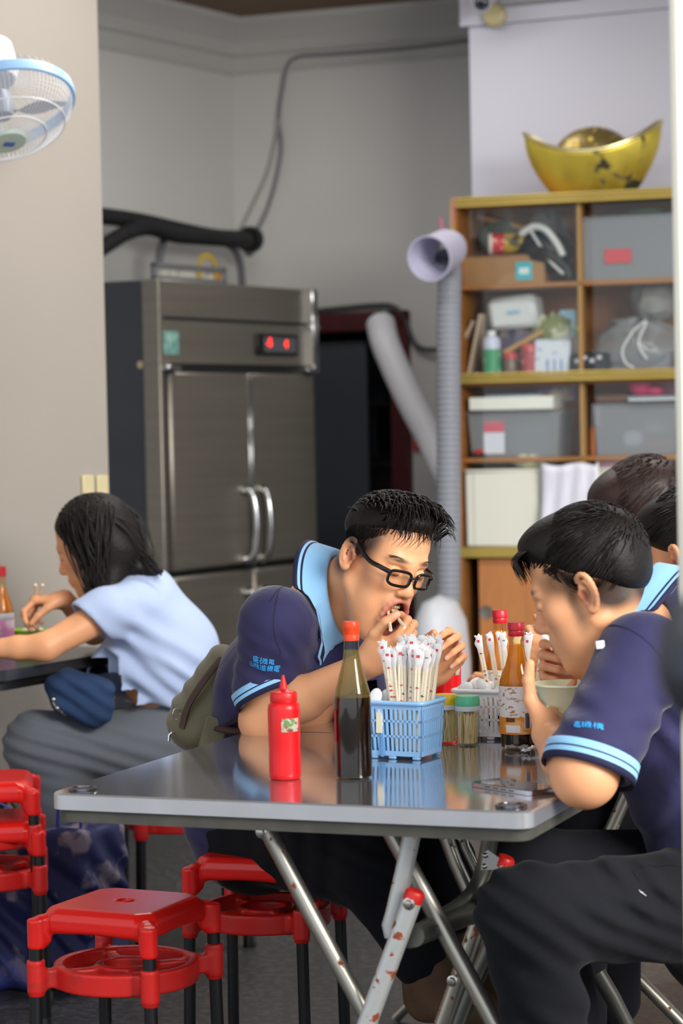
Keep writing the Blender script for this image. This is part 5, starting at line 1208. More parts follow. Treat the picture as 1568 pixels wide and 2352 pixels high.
def edge_hair(seed, n, cz, slope, mc, mr, x0, x1, L=.026, w=(.0009, .0016)):
    """locks that run from the rim of the longer hair down on to the clipped sides"""
    r = random.Random(seed); out = []; sc_, sr_ = np.array([-.014, 0, .05]), np.array([.097, .0785, .084])
    def yy(c, q, x, z): return q[1]*math.sqrt(max(0, 1-((x-c[0])/q[0])**2-((z-c[2])/q[2])**2))
    for k in range(n):
        x = r.uniform(x0, x1); z = cz+slope*x+r.uniform(-.002, .02); s = r.choice((-1, 1)); l = L*r.uniform(.6, 1.2); a = np.array([x, s*(yy(mc, mr, x, z)+.0008), z]); xe, ze = x-.3*l, z-l
        if yy(sc_, sr_, xe, ze) < .01: continue
        e = np.array([xe, s*(yy(sc_, sr_, xe, ze)+.0006), ze]); out.append(([a, (a+e)/2+np.array([0, s*.002, 0]), e], r.uniform(*w)))
    return out
m_hair = mat('hair_black', '15100e', .55, var=.3, vscale=30, bump=.3, bscale=120, spec=.3); m_hair2 = mat('hair_brown', '2b1a14', .4, var=.3, vscale=30, bump=.3, bscale=120)
m_navy = mat('navy_polo', '29274f', .82, bump=.5, bscale=16, bdist=.008, sheen=.25, var=.06, vscale=6); m_trouser = mat('charcoal_trousers', '14151b', .92, spec=.25, bump=.5, bscale=14, bdist=.008, sheen=.04, var=.1, vscale=5)
def lay_on(o, target, off=.005):
    s = o.modifiers.new('w', 'SHRINKWRAP'); s.target = target; s.wrap_method = 'NEAREST_SURFACEPOINT'; s.wrap_mode = 'OUTSIDE'; s.offset = off; o.modifiers.move(len(o.modifiers)-1, 0)
def seam(name, pts, target, parent, off, m, r=.0014):
    o = MB().tube([q-off for q in spline(pts, 8)], r, 5).build(name, m, parent); s = o.modifiers.new('w', 'SHRINKWRAP'); s.target = target; s.wrap_method = 'NEAREST_SURFACEPOINT'; s.wrap_mode = 'ABOVE_SURFACE'; s.offset = .0004; return o
def wrap_on(o, target, off=.0015):
    s = o.modifiers.new('w', 'SHRINKWRAP'); s.target = target; s.wrap_method = 'NEAREST_SURFACEPOINT'; s.wrap_mode = 'ABOVE_SURFACE'; s.offset = off
m_text_blue = mat('embroidery_blue', '3aa6ea', .7)
def folds(S, items):
    """cloth creases: shallow grooves along lines (a, b, width, depth)"""
    for a, b, w, dp in items: S.cap(a, b, w, w*.6, k=dp*4, mode='s') if dp > 0 else S.cap(a, b, w, w*.4, k=.012)
def wave(c, d, L, amp, rad):
    """local rippling of cloth: waves of length L running along direction d, fading out at rad around c"""
    c = np.asarray(c, float); d = unit(d)
    def f(p):
        q = p-c; r2 = (q*q).sum(1)/(rad*rad); return amp*np.sin(q@d*2*math.pi/L+3*np.sin(q[:, 2]*14+q[:, 0]*9))*np.exp(-r2*2)
    return f, c-rad*1.5, c+rad*1.5
# -------- the man with glasses
U1 = unit([.92, -.39, 0]); L1 = np.array([.39, .92, 0])                  # he faces U1, his left is L1
ORI = P(560, 1900, 5.15); ORI[2] = 0
man = thing('person', 'man with black glasses in navy polo biting food from chopsticks, elbow on table', 'person', ORI)
RH1 = headframe((.52, -.79, -.33), (.78, .60, -.17)); SC1 = .95
EAR = P(806, 1274, 4.84); HC1 = EAR - RH1@np.array([-.008, -.08, 0])*SC1
nb = P(738, 1362, 5.04); hipc = P(575, 1830, 5.22); hipc[2] = .55
sR = P(634, 1432, 4.88); eR = P(606, 1652, 4.925); wR = P(846, 1524, 4.785)
sL = nb+L1*.17+np.array([.02, 0, -.03]); eL = sL+np.array([.10, .02, -.27]); eL[2] = .81; wL = P(980, 1552, 5.04)
kR = P(865, 2012, 4.8); aR = P(985, 2235, 4.74); kL = P(1005, 1985, 4.98); aL = P(1060, 2225, 4.9)
hR = hipc-L1*.085+np.array([.03, 0, -.03]); hL = hipc+L1*.085+np.array([.03, 0, -.03])
HR1 = np.array([unit([.86, -.22, .42])]); X = unit([.87, -.16, .44]); Y = np.array([-.35, -.55, .75]); Y = unit(Y-X*(X@Y)); HR1 = np.array([X, Y, np.cross(X, Y)]).T
S = SDF()
add_head(S, RH1, HC1, SC1, jaw=.043, closed=False)
S.frame()
nk0 = HC1+RH1@np.array([-.03, 0, -.03]); nk1 = nb+np.array([-.0, 0, -.01])
S.ecap(nk1+(nk0-nk1)*.15, nk0, (.054, .052), (.056, .062), L1, k=.03).cap(nk1+np.array([.05, -.02, -.02]), HC1+RH1@np.array([.035, 0, -.095]), .045, .035, k=.04)
ch = nb*.62+hipc*.38
S.ecap(nb+np.array([0, 0, -.05]), ch, (.13, .085), (.15, .1), L1, k=.04).ecap(ch, hipc, (.15, .1), (.14, .1), L1, k=.04)
S.cap(nb+np.array([0, 0, -.05]), sR, .05, .05, k=.04).cap(nb+np.array([0, 0, -.05]), sL, .05, .05, k=.04)
S.cap(sR, eR, .05, .043, k=.02).ell(eR+np.array([-.005, 0, -.006]), (.044, .042, .044), k=.02)
mf = eR*.62+wR*.38; S.cap(eR, mf, .044, .045, k=.02).ecap(mf, wR, (.045, .043), (.0285, .022), HR1[:, 1], k=.015)
tipsR = add_hand(S, HR1, wR, ((.75, 1.25, .55), (.85, 1.3, .6), (1.0, 1.35, .6), (1.1, 1.35, .6)), ((.62, .62, -.05), (.93, .36, -.08), (.98, .0, -.2)), .95)
S.cap(sL, eL, .046, .04, k=.02).cap(eL, wL, .042, .027, k=.015)
X2 = unit([.62, -.2, .62]); Y2 = np.array([-.55, .2, .6]); Y2 = unit(Y2-X2*(X2@Y2)); HL1 = np.array([X2, Y2, -np.cross(X2, Y2)]).T
add_hand(S, HL1, wL, ((.7, 1.3, .6), (.75, 1.35, .6), (.8, 1.4, .6), (.9, 1.4, .6)), ((.6, .5, -.55), (.8, .1, -.55), (.9, -.1, -.4)), .93)
for h, k_, a in ((hR, kR, aR), (hL, kL, aL)): S.cap(h, k_, .06, .045, k=.03).cap(k_, a, .045, .032, k=.02).cap(a, a+np.array([.02, 0, -.06]), .03, .03, k=.01)
S.frame(RH1, HC1, SC1)
for y in (-1, 1):          # clipped sides of the hair show the scalp
    S.paint((-.008, y*.072, .045), (.062, .03, .036), '3d2d24', .3, amt=.88); S.paint((-.06, y*.05, .0), (.045, .045, .06), '33261f', .3, amt=.9); S.paint((.012, y*.075, .016), (.014, .02, .026), '4a372c', .5, amt=.55); S.paint((.03, y*.066, .062), (.03, .03, .022), '4a372c', .5, amt=.7)
S.paint((-.09, 0, -.01), (.04, .06, .06), '33261f', .3, amt=.9)
S.paint((.1, 0, -.047), (.012, .022, .006), '8a6552', .7, amt=.5)
S.frame()
S.build('body', .0026, skin('skin_tan', SKIN), man, off=ORI, base=SKIN)
# hair: swept-forward top with a spiky fringe
S = SDF(); S.frame(RH1, HC1, SC1)
S.ell((-.009, 0, .066), (.102, .0805, .081), k=0).ell((.036, 0, .112), (.062, .06, .034), k=.03).ell((-.06, 0, .05), (.056, .07, .07), k=.02)
S.ell((.105, 0, .0), (.085, .12, .088), k=.02, mode='s').half((0, 0, .052), (.42, 0, -1), (-.2, -.12, -.14), (.2, .12, .14), k=.03)
S.build('hair_mass', .003, m_hair, man, off=ORI)
r = random.Random(2); sd = []
def skull(th, ph, o=0):          # point above the scalp: th round from the front, ph up
    return np.array([-.014+(.096+o)*math.cos(ph)*math.cos(th), (.0775+o)*math.cos(ph)*math.sin(th), .05+(.083+o)*math.sin(ph)])
for k in range(620):
    y = r.uniform(-.07, .07); x = r.uniform(-.09, .075); z0 = .072+.08*math.sqrt(max(.02, 1-(y/.085)**2-((x+.008)/.108)**2))
    L = r.uniform(.035, .064); up = r.uniform(.002, .011)+.012*max(0, x+.01)/.08; a = np.array([x, y, z0-.003]); lift = .024*max(0, (x+.02)/.1)
    side = y*.25+r.uniform(-.012, .012)
    b = a+np.array([L*.55, side*.4, up+lift*.6]); e = a+np.array([L, side, up*.7+lift-L*.35*max(0, (x+.03)/.1)]); sd.append(([a, b, e], r.uniform(.0018, .0036)))
for k in range(110):          # fringe over the forehead
    y = r.uniform(-.058, .05); a = np.array([.055+r.uniform(-.01, .02), y, .122]); e = np.array([.092+r.uniform(-.014, .014), y*1.05+r.uniform(-.02, .02), .088+r.uniform(-.024, .03)]); sd.append(([a, (a+e)/2+np.array([.008, 0, .018]), e], r.uniform(.0014, .0026)))
for k in range(6): y = -.05+.012*k; sd.append(([(.07, y, .105), (.098, y-.004, .09), (.102, y-.016-r.uniform(0, .01), .063)], .0013))
sd += edge_hair(8, 700, .052, .42, (-.009, 0, .066), (.102, .0805, .081), -.095, .06)
sd += short_hair(5, 2300, lambda x: np.interp(x, [-.1, -.05, -.045, -.012, -.008, .022, .026, .062, .07], [-.07, -.045, .03, .036, .0, -.012, .02, .075, .2]))
strands('hair', RH1, HC1, SC1, sd, m_hair, man, ORI)
# eyebrows
sd = []
for y in (-1, 1):
    for k in range(26): u = k/25; yy = y*(.016+.036*u); a = np.array([.0985-.012*u*u-.002, yy, .031+.006*math.sin(u*2.2)]); sd.append(([a-np.array([.002, 0, .002]), a+np.array([.0025, y*.004, .0015]), a+np.array([-.001, y*.01, .002])], .0009)); sd.append(([a-np.array([.002, 0, -.002]), a+np.array([.002, y*.004, .004]), a+np.array([-.001, y*.01, .003])], .0008))
strands('eyebrow', RH1, HC1, SC1, sd, m_hair2, man, ORI)
# glasses (worn: a thing of its own)
gl = thing('eyeglasses', 'black rectangular framed eyeglasses worn low on the nose', 'glasses', HC1); m_gf = mat('glasses_black', '0d0d0f', .25)
def gp(p): return RH1@(np.asarray(p, float)*SC1)
GX, GZ, GT = .117, -.001, .18
def lens(y): return [(GX-.012*(abs(y+.025*math.cos(a)*1.)/.05)**2+.0*a+GT*(.0155*np.sign(math.sin(a))*abs(math.sin(a))**.55)*.4, y+.0238*np.sign(math.cos(a))*abs(math.cos(a))**.55, GZ+.0165*np.sign(math.sin(a))*abs(math.sin(a))**.55) for a in np.linspace(0, 2*math.pi, 37)[:-1]]
for y in (-.031, .031):
    MB().tube([gp(q) for q in lens(y)], .0031, 8, closed=True).build('rim', m_gf, gl)
    m = MB(); q = [gp(v) for v in lens(y)]; m.add(q+[np.mean(q, 0)], [(i, (i+1) % 36, 36) for i in range(36)]); m.build('lens', glass('spectacle_lens', 'ffffff', .02, 1.3), gl)
    s = np.sign(y); MB().tube(spline([gp(v) for v in ((GX-.012, y+s*.0245, GZ+.009), (GX-.03, s*.071, GZ+.012), (.05, s*.078, .012), (.0, s*.0815, .03), (-.012, s*.0835, .032), (-.024, s*.083, .022))], 6), .0032, 8, flat=1.5).build('temple', m_gf, gl)
MB().tube([gp((GX+.001, -.009, GZ+.005)), gp((GX+.004, 0, GZ+.008)), gp((GX+.001, .009, GZ+.005))], .0024, 8).build('bridge', m_gf, gl)
# teeth, tongue
m = MB()
for k in range(8): a = (k-3.5)*.26; m.ell(HC1+RH1@np.array([.062+.025*math.cos(a), .0195*math.sin(a)*1.05, -.0655]), (.003, .0034, .0042), 8, 6)
m.build('teeth', mat('teeth_ivory', 'd9cdb0', .3), man, off=ORI)['kind'] = 'stuff'
MB().ell(HC1+RH1@np.array([.066, 0, -.094]), (.02, .016, .007), 12, 8, RH1).build('tongue', mat('tongue_pink', 'a8504c', .35), man, off=ORI)
# chopsticks in the right hand, with the morsel
mth = HC1+RH1@np.array([.082, -.004, -.08])
for k, (px, py, dy) in enumerate(((897, 1447, .0), (929, 1441, .006))):
    tail = P(px, py, 4.70); tip_ = mth+RH1@np.array([-.006, -.006+.008*k, .006]); t = tag(MB().tube([tail-tail, tip_-tail], [.0036, .0024], 8).build('chopstick', m_stick), ('left one of the two chopsticks held to the open mouth', 'right one of the two chopsticks held to the open mouth')[k], 'chopstick', 'chopsticks of the man with glasses'); t.location = tuple(tail)
fm = SDF(); q = mth+RH1@np.array([.0, .003, .002]); fm.ell(q, (.009, .012, .01), RH1).ell(q+np.array([.006, 0, -.004]), (.008, .007, .008), k=.006); o = tag(fm.build('food_morsel', .0018, mat('fried_food', 'b98345', .45, bump=.4, bscale=200), off=q), 'browned morsel between the chopsticks in the open mouth', 'food'); o.location = tuple(q)

# polo shirt
S = SDF(); D3 = np.array([0, 0, -1.])
S.ecap(nb+np.array([-.02, 0, -.085]), ch+np.array([-.01, .01, 0]), (.15, .085), (.178, .125), L1, k=.04).ell(P(735, 1520, 5.04), (.10, .12, .085), np.array([U1, L1, Z3]).T, k=.05).ell(P(742, 1590, 5.07), (.135, .15, .125), np.array([U1, L1, Z3]).T, k=.05).ecap(ch+np.array([-.01, .01, 0]), hipc+np.array([-.01, .01, -.0]), (.178, .128), (.172, .125), L1, k=.05)
S.ecap(hipc, hipc+np.array([.0, 0, -.06]), (.172, .125), (.165, .12), L1, k=.02)
S.cap(nb+np.array([-.03, 0, -.08]), sR, .055, .064, k=.055).cap(nb+np.array([-.02, 0, -.075]), sL, .065, .066, k=.05)
hem = eR+(sR-eR)*.33; hn = unit(np.array([.34, -.25, -.82])); S.cap(sR, hem-hn*.005, .066, .07, k=.05).cap(hem-hn*.005, hem+hn*.02, .07, .071, k=.01)
S.cap(sL, eL*.6+sL*.4, .07, .062, k=.04)
S.ecap(nk1, nk0, (.064, .066), (.056, .066), L1, k=.01, mode='s')
bx_ = np.array([.12, .12, .12]); S.half(hem+hn*.018, hn, hem-bx_+hn*.1, hem+bx_+hn*.1, k=.004)
S.cap(hem, hem+hn*.06, .058, .058, k=.006, mode='s')
S.disp += [wave(hem+np.array([.0, 0, .06]), (.5, 0, .9), .05, .004, .12), wave(ch+np.array([.05, -.12, .02]), (.7, -.2, -.7), .07, .008, .2), wave(hipc-L1*.12+np.array([-.03, 0, .05]), (.3, 0, 1), .06, .005, .18), wave(sR+np.array([.05, -.02, -.05]), (.9, 0, .3), .045, .003, .09)]
shirt1 = S.build('polo_shirt', .004, m_navy, man, off=ORI, smooth=1)
cuff('sleeve_cuff', hem+hn*-.011, hn, np.array([1, 0, 0]), .0745, .0745, .032, man, ORI)
nax = unit(nk0-nk1); lay_on(collar('collar', P(772, 1372, 4.99), U1*.95+Z3*.22, (.25, -.1, -1), .086, .074, man, ORI, gap=.25, rise=(.02, .006), drop=.055, tip=.04, out=.035), shirt1)
seam('armhole_seam', [P(668, 1352, 4.95), P(640, 1380, 4.86), P(628, 1440, 4.81), P(640, 1500, 4.83)], shirt1, man, ORI, m_navy_k); seam('shoulder_seam', [P(700, 1345, 4.95), P(660, 1362, 4.9), P(625, 1400, 4.84)], shirt1, man, ORI, m_navy_k)
# placket and buttons
pk0 = nk1+unit(U1+np.array([0, 0, -.5]))*.085
MB().ell(pk0+np.array([.012, -.03, -.04]), (.005, .004, .005), 10, 6).build('button', mat('button_white', 'dfe3ea', .3), man, off=ORI)
# embroidery on the sleeve: two lines of characters
nrm = unit(np.array([-.12, -1, .05])); xx = unit(np.array([.93, -.1, -.16]))
for body, px, py, sz in (('盛機電', 606, 1517, .0150), ('山飛進機電', 604, 1534, .0142)):
    q = P(px, py, 4.83); o = text_mesh('embroidery', body, sz, m_text_blue, man, frame(q-ORI, xx, (.18, 0, 1)), .0006); wrap_on(o, shirt1)
# trousers
S = SDF(); S.ecap(hipc+np.array([0, 0, .02]), hipc+np.array([.02, 0, -.06]), (.16, .12), (.165, .125), L1, k=.04)
for h, k_, a in ((hR, kR, aR), (hL, kL, aL)):
    S.cap(h-Z3*.012, k_, .098, .072, k=.05).cap(k_, a+(k_-a)*.13, .07, .058, k=.04)
S.disp += [wave(kR, (.4, .2, 1), .05, .005, .16), wave(hR*.4+kR*.6, (1, 0, -.5), .06, .004, .2), wave((kR+aR)/2, (.6, 0, 1), .05, .004, .15)]
S.build('trousers', .005, m_trouser, man, off=ORI, smooth=1)
# brown suede boots
m_suede = mat('brown_suede', '5d4632', .8, var=.25, vscale=18, bump=.3, bscale=120); m_lin = mat('boot_lining', '9c8a5c', .8); m_sole = mat('boot_sole', '2a241e', .7)
for a, lab in ((aR, 0), (aL, 1)):
    b = np.array([a[0]+.005, a[1], .185]); d = unit([.86, -.42, 0]); sd_ = np.array([-d[1], d[0], 0]); S = SDF()
    S.ecap(b+d*.0+Z3*.05, b+d*.16+Z3*.035, (.038, .045), (.045, .032), sd_, k=.02).cap(b+Z3*.06-d*.015, b+Z3*.135-d*.02, .043, .047, k=.03).cap(b+d*.06+Z3*.06, b+Z3*.12, .04, .04, k=.03)
    S.half(b+Z3*.012, (0, 0, -1), b-.3, b+.3).cap(b+Z3*.1-d*.02, b+Z3*.2-d*.02, .04, .042, k=.004, mode='s')
    bt = S.build('boot', .004, m_suede, man, off=ORI)
    MB().prism([((b+d*u+sd_*v)[0], (b+d*u+sd_*v)[1]) for u, v in ((-.055, -.03), (.06, -.042), (.15, -.045), (.2, -.02), (.2, .02), (.15, .045), (.06, .042), (-.055, .03))], .001, .022).build('sole', m_sole, bt, off=ORI)
    m = MB()
    for k in range(4): q = b+d*(.035+.022*k)+Z3*(.115-.014*k); m.tube([q-sd_*.03, q+Z3*.006, q+sd_*.03], .003, 6)
    m.build('lace', m_lin, bt, off=ORI)
    MB().tube([b-d*.02+Z3*.136+d*math.cos(t_)*.046+sd_*math.sin(t_)*.044 for t_ in np.linspace(0, 6.283, 25)[:-1]], .005, 6, closed=True).build('boot_lining', m_lin, bt, off=ORI)
MB().tube([tl(P(900, 2470, 4.6))*np.array([1, 1, 0])+np.array([-.1, .1, .17]), tl(P(1100, 2470, 4.6))*np.array([1, 1, 0])+np.array([.25, .1, .17])], .014, 12).build('foot_bar', m_tube, tab)
# sling bag on his back
bg_ = P(455, 1620, 5.2); bag = thing('sling_bag', 'olive sling bag with brown trim worn on the back of the man with glasses', 'bag', bg_)
m_olive = mat('olive_cloth', '6f6a52', .8, bump=.3, bscale=30, var=.1, vscale=8, sheen=.2); m_bark = mat('brown_webbing', '4a3730', .7)
S = SDF(); S.ecap(P(515, 1520, 5.17)-bg_, P(460, 1640, 5.17)-bg_, (.035, .085), (.062, .1), (1, .2, .3), k=.03).ell(P(470, 1672, 5.15)-bg_, (.075, .1, .052), k=.04)
S.disp += [wave(np.zeros(3), (.5, 0, 1), .06, .004, .12)]; S.build('pouch', .004, m_olive, bag, smooth=1)
MB().tube(spline([P(508, 1512, 5.09)-bg_, P(470, 1560, 5.07)-bg_, P(432, 1620, 5.07)-bg_, P(417, 1672, 5.07)-bg_], 6), .013, 8, flat=.4).build('zip_band', m_bark, bag)
MB().tube(spline([P(505, 1672, 5.02)-bg_, P(545, 1680, 4.985)-bg_, P(600, 1672, 5.0)-bg_, P(660, 1640, 5.03)-bg_], 6), .019, 8, flat=.35).build('strap', m_bark, bag)
MB().box(P(490, 1690, 5.03)-bg_, (.05, .012, .075), rotm(0, .3, 0), .004).build('strap_anchor', m_olive, bag)
rg = P(406, 1640, 5.09)-bg_; MB().tube([rg+np.array([.008*math.cos(a), 0, .012*math.sin(a)]) for a in np.linspace(0, 6.283, 19)[:-1]], .0014, 6, closed=True).build('ring', m_chrome, bag)
MB().tube([P(396, 1682, 5.08)-bg_, P(389, 1688, 5.08)-bg_, P(388, 1702, 5.08)-bg_], .003, 6).build('zip_pull', m_chrome, bag)
# his stool
s2 = place_stool(602, 2060, 0, 5.03, -.32, 'red stool under the man with glasses, mostly hidden by his trousers'); s2.location = (ORI[0]+.045, ORI[1]-.06, 0)
# -------- the man in navy polo on the right, holding a bowl
O2 = np.array([.70, 4.34, 0])
man2 = thing('person', 'black-haired man in navy polo hunched over pale green bowl, seen from behind his left ear', 'person', O2)
F2 = unit([-.9, .43, 0]); L2 = np.array([-.43, -.9, 0])
RH2 = headframe((-.87, .35, -.35), (-.36, -.92, -.05)); SC2 = 1.04
HC2 = P(1346, 1364, 4.2) - RH2@np.array([-.008, .083, 0])*SC2
nb2 = P(1472, 1440, 4.36); hp2 = np.array([.71, 4.35, .53])
s2 = P(1474, 1512, 4.17); e2 = P(1342, 1780, 3.985); w2 = P(1262, 1690, 4.17)
s2r = nb2-L2*.18+np.array([-.02, 0, -.05]); e2r = np.array([.49, 4.62, .80]); w2r = P(1352, 1548, 4.46)
k2 = P(1206, 2098, 3.97); a2 = np.array([.37, 4.08, .12]); k2r = np.array([.33, 4.35, .56]); a2r = np.array([.42, 4.45, .1])
h2 = hp2+L2*.09+np.array([-.02, 0, -.02]); h2r = hp2-L2*.09+np.array([-.02, 0, -.02])
S = SDF(); add_head(S, RH2, HC2, SC2); S.frame()
nk0 = HC2+RH2@np.array([-.03, 0, -.03]); nk1 = nb2+np.array([-.01, 0, -.01])
S.ecap(nk1+(nk0-nk1)*.15, nk0, (.056, .054), (.062, .064), L2, k=.03).cap(nk1+F2*.05+np.array([0, 0, -.03]), HC2+RH2@np.array([.03, 0, -.09]), .052, .042, k=.05)
c2 = nb2*.5+hp2*.5
S.ecap(nb2-Z3*.06, c2, (.14, .1), (.15, .12), L2, k=.04).ecap(c2, hp2, (.15, .12), (.15, .12), L2, k=.04)
S.cap(nb2-Z3*.05, s2, .055, .055, k=.04).cap(nb2-Z3*.05, s2r, .055, .055, k=.04)
S.cap(s2, e2, .056, .05, k=.02).ell(e2, (.051, .05, .05), k=.02)
m2 = e2*.55+w2*.45; S.cap(e2, m2, .049, .046, k=.02).ecap(m2, w2, (.045, .043), (.03, .025), (1, 0, 0), k=.015)
# left hand round the bowl: thumb on the near rim, fingers below on the far side
BWL = np.array([.392, 4.285, 0]); BWL[2] = P(1285, 1572, 4.285)[2]-.048
X = unit([.35, .93, .12]); Y = np.array([-.75, .0, .6]); Y = unit(Y-X*(X@Y)); H2 = np.array([X, Y, -np.cross(X, Y)]).T
add_hand(S, H2, w2, ((.25, .5, .4), (.25, .5, .4), (.3, .5, .4), (.3, .5, .4)), ((.2, .95, -.25), (.08, .72, -.68), (.05, .55, -.83)), 1.0)
S.cap(s2r, e2r, .052, .045, k=.02).cap(e2r, w2r, .046, .03, k=.015)
X = unit([-.93, -.1, .28]); Y = np.array([.22, .12, .95]); Y = unit(Y-X*(X@Y)); H2R = np.array([X, Y, np.cross(X, Y)]).T
add_hand(S, H2R, w2r, ((1.0, 1.55, .5), (1.15, 1.5, .5), (1.2, 1.5, .5), (1.25, 1.45, .5)), ((.7, .5, -.5), (.6, .5, -.6), (.3, .5, -.8)), .97, spread=(.08, .02, -.03, -.1))
for h, k_, a in ((h2, k2, a2), (h2r, k2r, a2r)): S.cap(h, k_, .07, .055, k=.03).cap(k_, a, .05, .035, k=.02)
S.frame(RH2, HC2, SC2)
for y in (-1, 1): S.paint((.028, y*.074, .035), (.045, .03, .03), '54402f', .5, amt=.7); S.paint((.022, y*.076, -.0), (.012, .02, .038), '54402f', .5, amt=.7); S.paint((-.05, y*.062, -.01), (.045, .04, .035), '2b211b', .35, amt=.9)
S.paint((-.09, 0, -.02), (.05, .06, .05), '2b211b', .4, amt=.9); S.paint((.022, .07, -.045), (.014, .02, .022), '7d6048', .6, amt=.5)
S.frame(); S.build('body', .0028, skin('skin_tan', SKIN), man2, off=O2, base=SKIN)
def hair_cap(name, R, T, sc, parent, off, m, fringe=True, seed=1, n=500, cutn=(.55, 0, -1), cutz=.03, vol=.0, crop=0, edge_=None):
    S = SDF(); S.frame(R, T, sc)
    S.ell((-.012, 0, .058), (.104+vol, .0825+vol, .0865+vol), k=0).ell((.04, 0, .1), (.064, .063, .042), k=.03).ell((-.062, 0, .03), (.048+vol, .068+vol, .075), k=.02)
    S.ell((.112, 0, -.02), (.075, .12, .09), k=.015, mode='s').half((0, 0, cutz), cutn, (-.2, -.14, -.14), (.2, .14, .2), k=.03)
    S.build(name+'_mass', .0032, m, parent, off=off)
    r = random.Random(seed); sd = []
    for k in range(n):       # locks lying along the scalp, combed forward
        th = r.uniform(-math.pi, math.pi); ph = r.uniform(.0, 1.5) if abs(th) < 1.9 else r.uniform(-.5, 1.4)
        def pt(th, ph, o): return np.array([-.012+(.104+vol+o)*math.cos(ph)*math.cos(th), (.0825+vol+o)*math.cos(ph)*math.sin(th), .058+(.0865+vol+o)*math.sin(ph)])
        a = pt(th, ph, -.001)
        if a[0] > .05 and a[2] < .075: continue
        edge = a[2]-cutz-cutn[0]*a[0]
        if edge < -.012: continue
        d = np.array([.045, 0, -.012 if a[0] > 0 else -.02]); n_ = unit(a-np.array([-.012, 0, .06])); d = d-n_*(d@n_); e = a+d+n_*.001; q = .5 if edge < .012 else 1.; d = d*q if q == 1 else np.array([.006, 0, -.016]); e = a+d+n_*.001; sd.append(([a, a+d*.5+n_*.004*q, e-n_*(.004 if q == 1 else .007)], r.uniform(.0014, .0026)))
    if fringe:
        for k in range(120): y = r.uniform(-.062, .062); a = np.array([.07, y, .115-.4*abs(y)*.5]); e = np.array([.105-.2*abs(y)+r.uniform(-.006, .006), y*1.12, .062+r.uniform(-.014, .012)]); sd.append(([a, (a+e)/2+np.array([.016, 0, .012]), e], r.uniform(.0016, .003)))
    if crop: sd += edge_hair(seed+9, 600, cutz, cutn[0], (-.012, 0, .058), (.104+vol, .0825+vol, .0865+vol), -.1, .05, .022)
    if crop: sd += short_hair(seed+50, crop, edge_, .8)
    strands(name, R, T, sc, sd, m, parent, off)
hair_cap('hair', RH2, HC2, SC2, man2, O2, m_hair, seed=4, n=1500, cutn=(.75, 0, -1), cutz=.02, crop=1500, edge_=lambda x: np.interp(x, [-.1, -.06, -.048, -.012, -.008, .01, .03, .06, .07], [-.07, -.065, .02, .036, .0, -.03, -.01, .05, .08]))
# polo
S = SDF(); S.ell(P(1575, 1450, 4.44), (.11, .15, .09), k=.05)
S.ecap(nb2-Z3*.095+np.array([.03, .01, 0]), c2+np.array([.015, .01, .02]), (.165, .105), (.185, .145), L2, k=.05).ecap(c2+np.array([.015, .01, .02]), hp2+np.array([.0, .0, .03]), (.185, .145), (.185, .15), L2, k=.05).ecap(hp2+Z3*.03, hp2-Z3*.05, (.185, .15), (.18, .15), L2, k=.02)
S.cap(nb2+np.array([.04, 0, -.085]), s2, .06, .071, k=.03).cap(nb2+np.array([.025, 0, -.085]), s2r, .07, .074, k=.05)
hm2 = e2+(s2-e2)*.11; hn2 = unit(np.array([-.32, -.35, -.88])); S.cap(s2, hm2, .077, .074, k=.03).cap(hm2-hn2*.01, hm2+hn2*.02, .074, .0745, k=.01)
S.cap(s2r, e2r*.5+s2r*.5, .07, .064, k=.04)
S.ecap(nk1, nk0, (.068, .07), (.06, .066), L2, k=.01, mode='s')
S.half(hm2+hn2*.018, hn2, hm2-.12+hn2*.1, hm2+.12+hn2*.1, k=.004); S.cap(hm2, hm2+hn2*.06, .062, .062, k=.006, mode='s')
S.disp += [wave(hm2+Z3*.07, (.3, 0, .95), .07, .004, .12), wave(c2+np.array([-.05, -.14, -.06]), (.5, 0, -.85), .07, .008, .2), wave(s2+np.array([.08, -.05, -.1]), (.8, 0, .6), .06, .006, .15)]
shirt2 = S.build('polo_shirt', .0042, m_navy, man2, off=O2, smooth=1)
cuff('sleeve_cuff', hm2+hn2*-.014, hn2, np.array([1, 0, 0]), .0785, .0785, .036, man2, O2)
nax = unit(nk0-nk1); lay_on(collar('collar', P(1452, 1404, 4.32), (-.7, .2, .62), (-.55, .25, -.75), .086, .078, man2, O2, gap=.3, rise=(.018, .0), drop=.052, tip=.03, out=.035), shirt2)
seam('armhole_seam', [P(1395, 1470, 4.2), P(1440, 1468, 4.15), P(1490, 1510, 4.11), P(1520, 1600, 4.12), P(1500, 1700, 4.15)], shirt2, man2, O2, m_navy_k)
o = text_mesh('embroidery', '進機構', .023, m_text_blue, man2, frame(P(1345, 1650, 3.95)-O2, unit([.97, -.12, -.08]), (.25, .55, .8)), .0006); wrap_on(o, shirt2, .002)
tgm = MB().box((0, 0, 0), (.0155, .003, .0145), rotm(0, -.1, 0), .001).box((0, -.002, .002), (.008, .001, .003), rotm(0, -.1, 0)); o = tgm.build('white_tab', mat('tab_white', 'cfcccc', .6), man2); o.location = tuple(P(1378, 1481, 4.12)-O2)
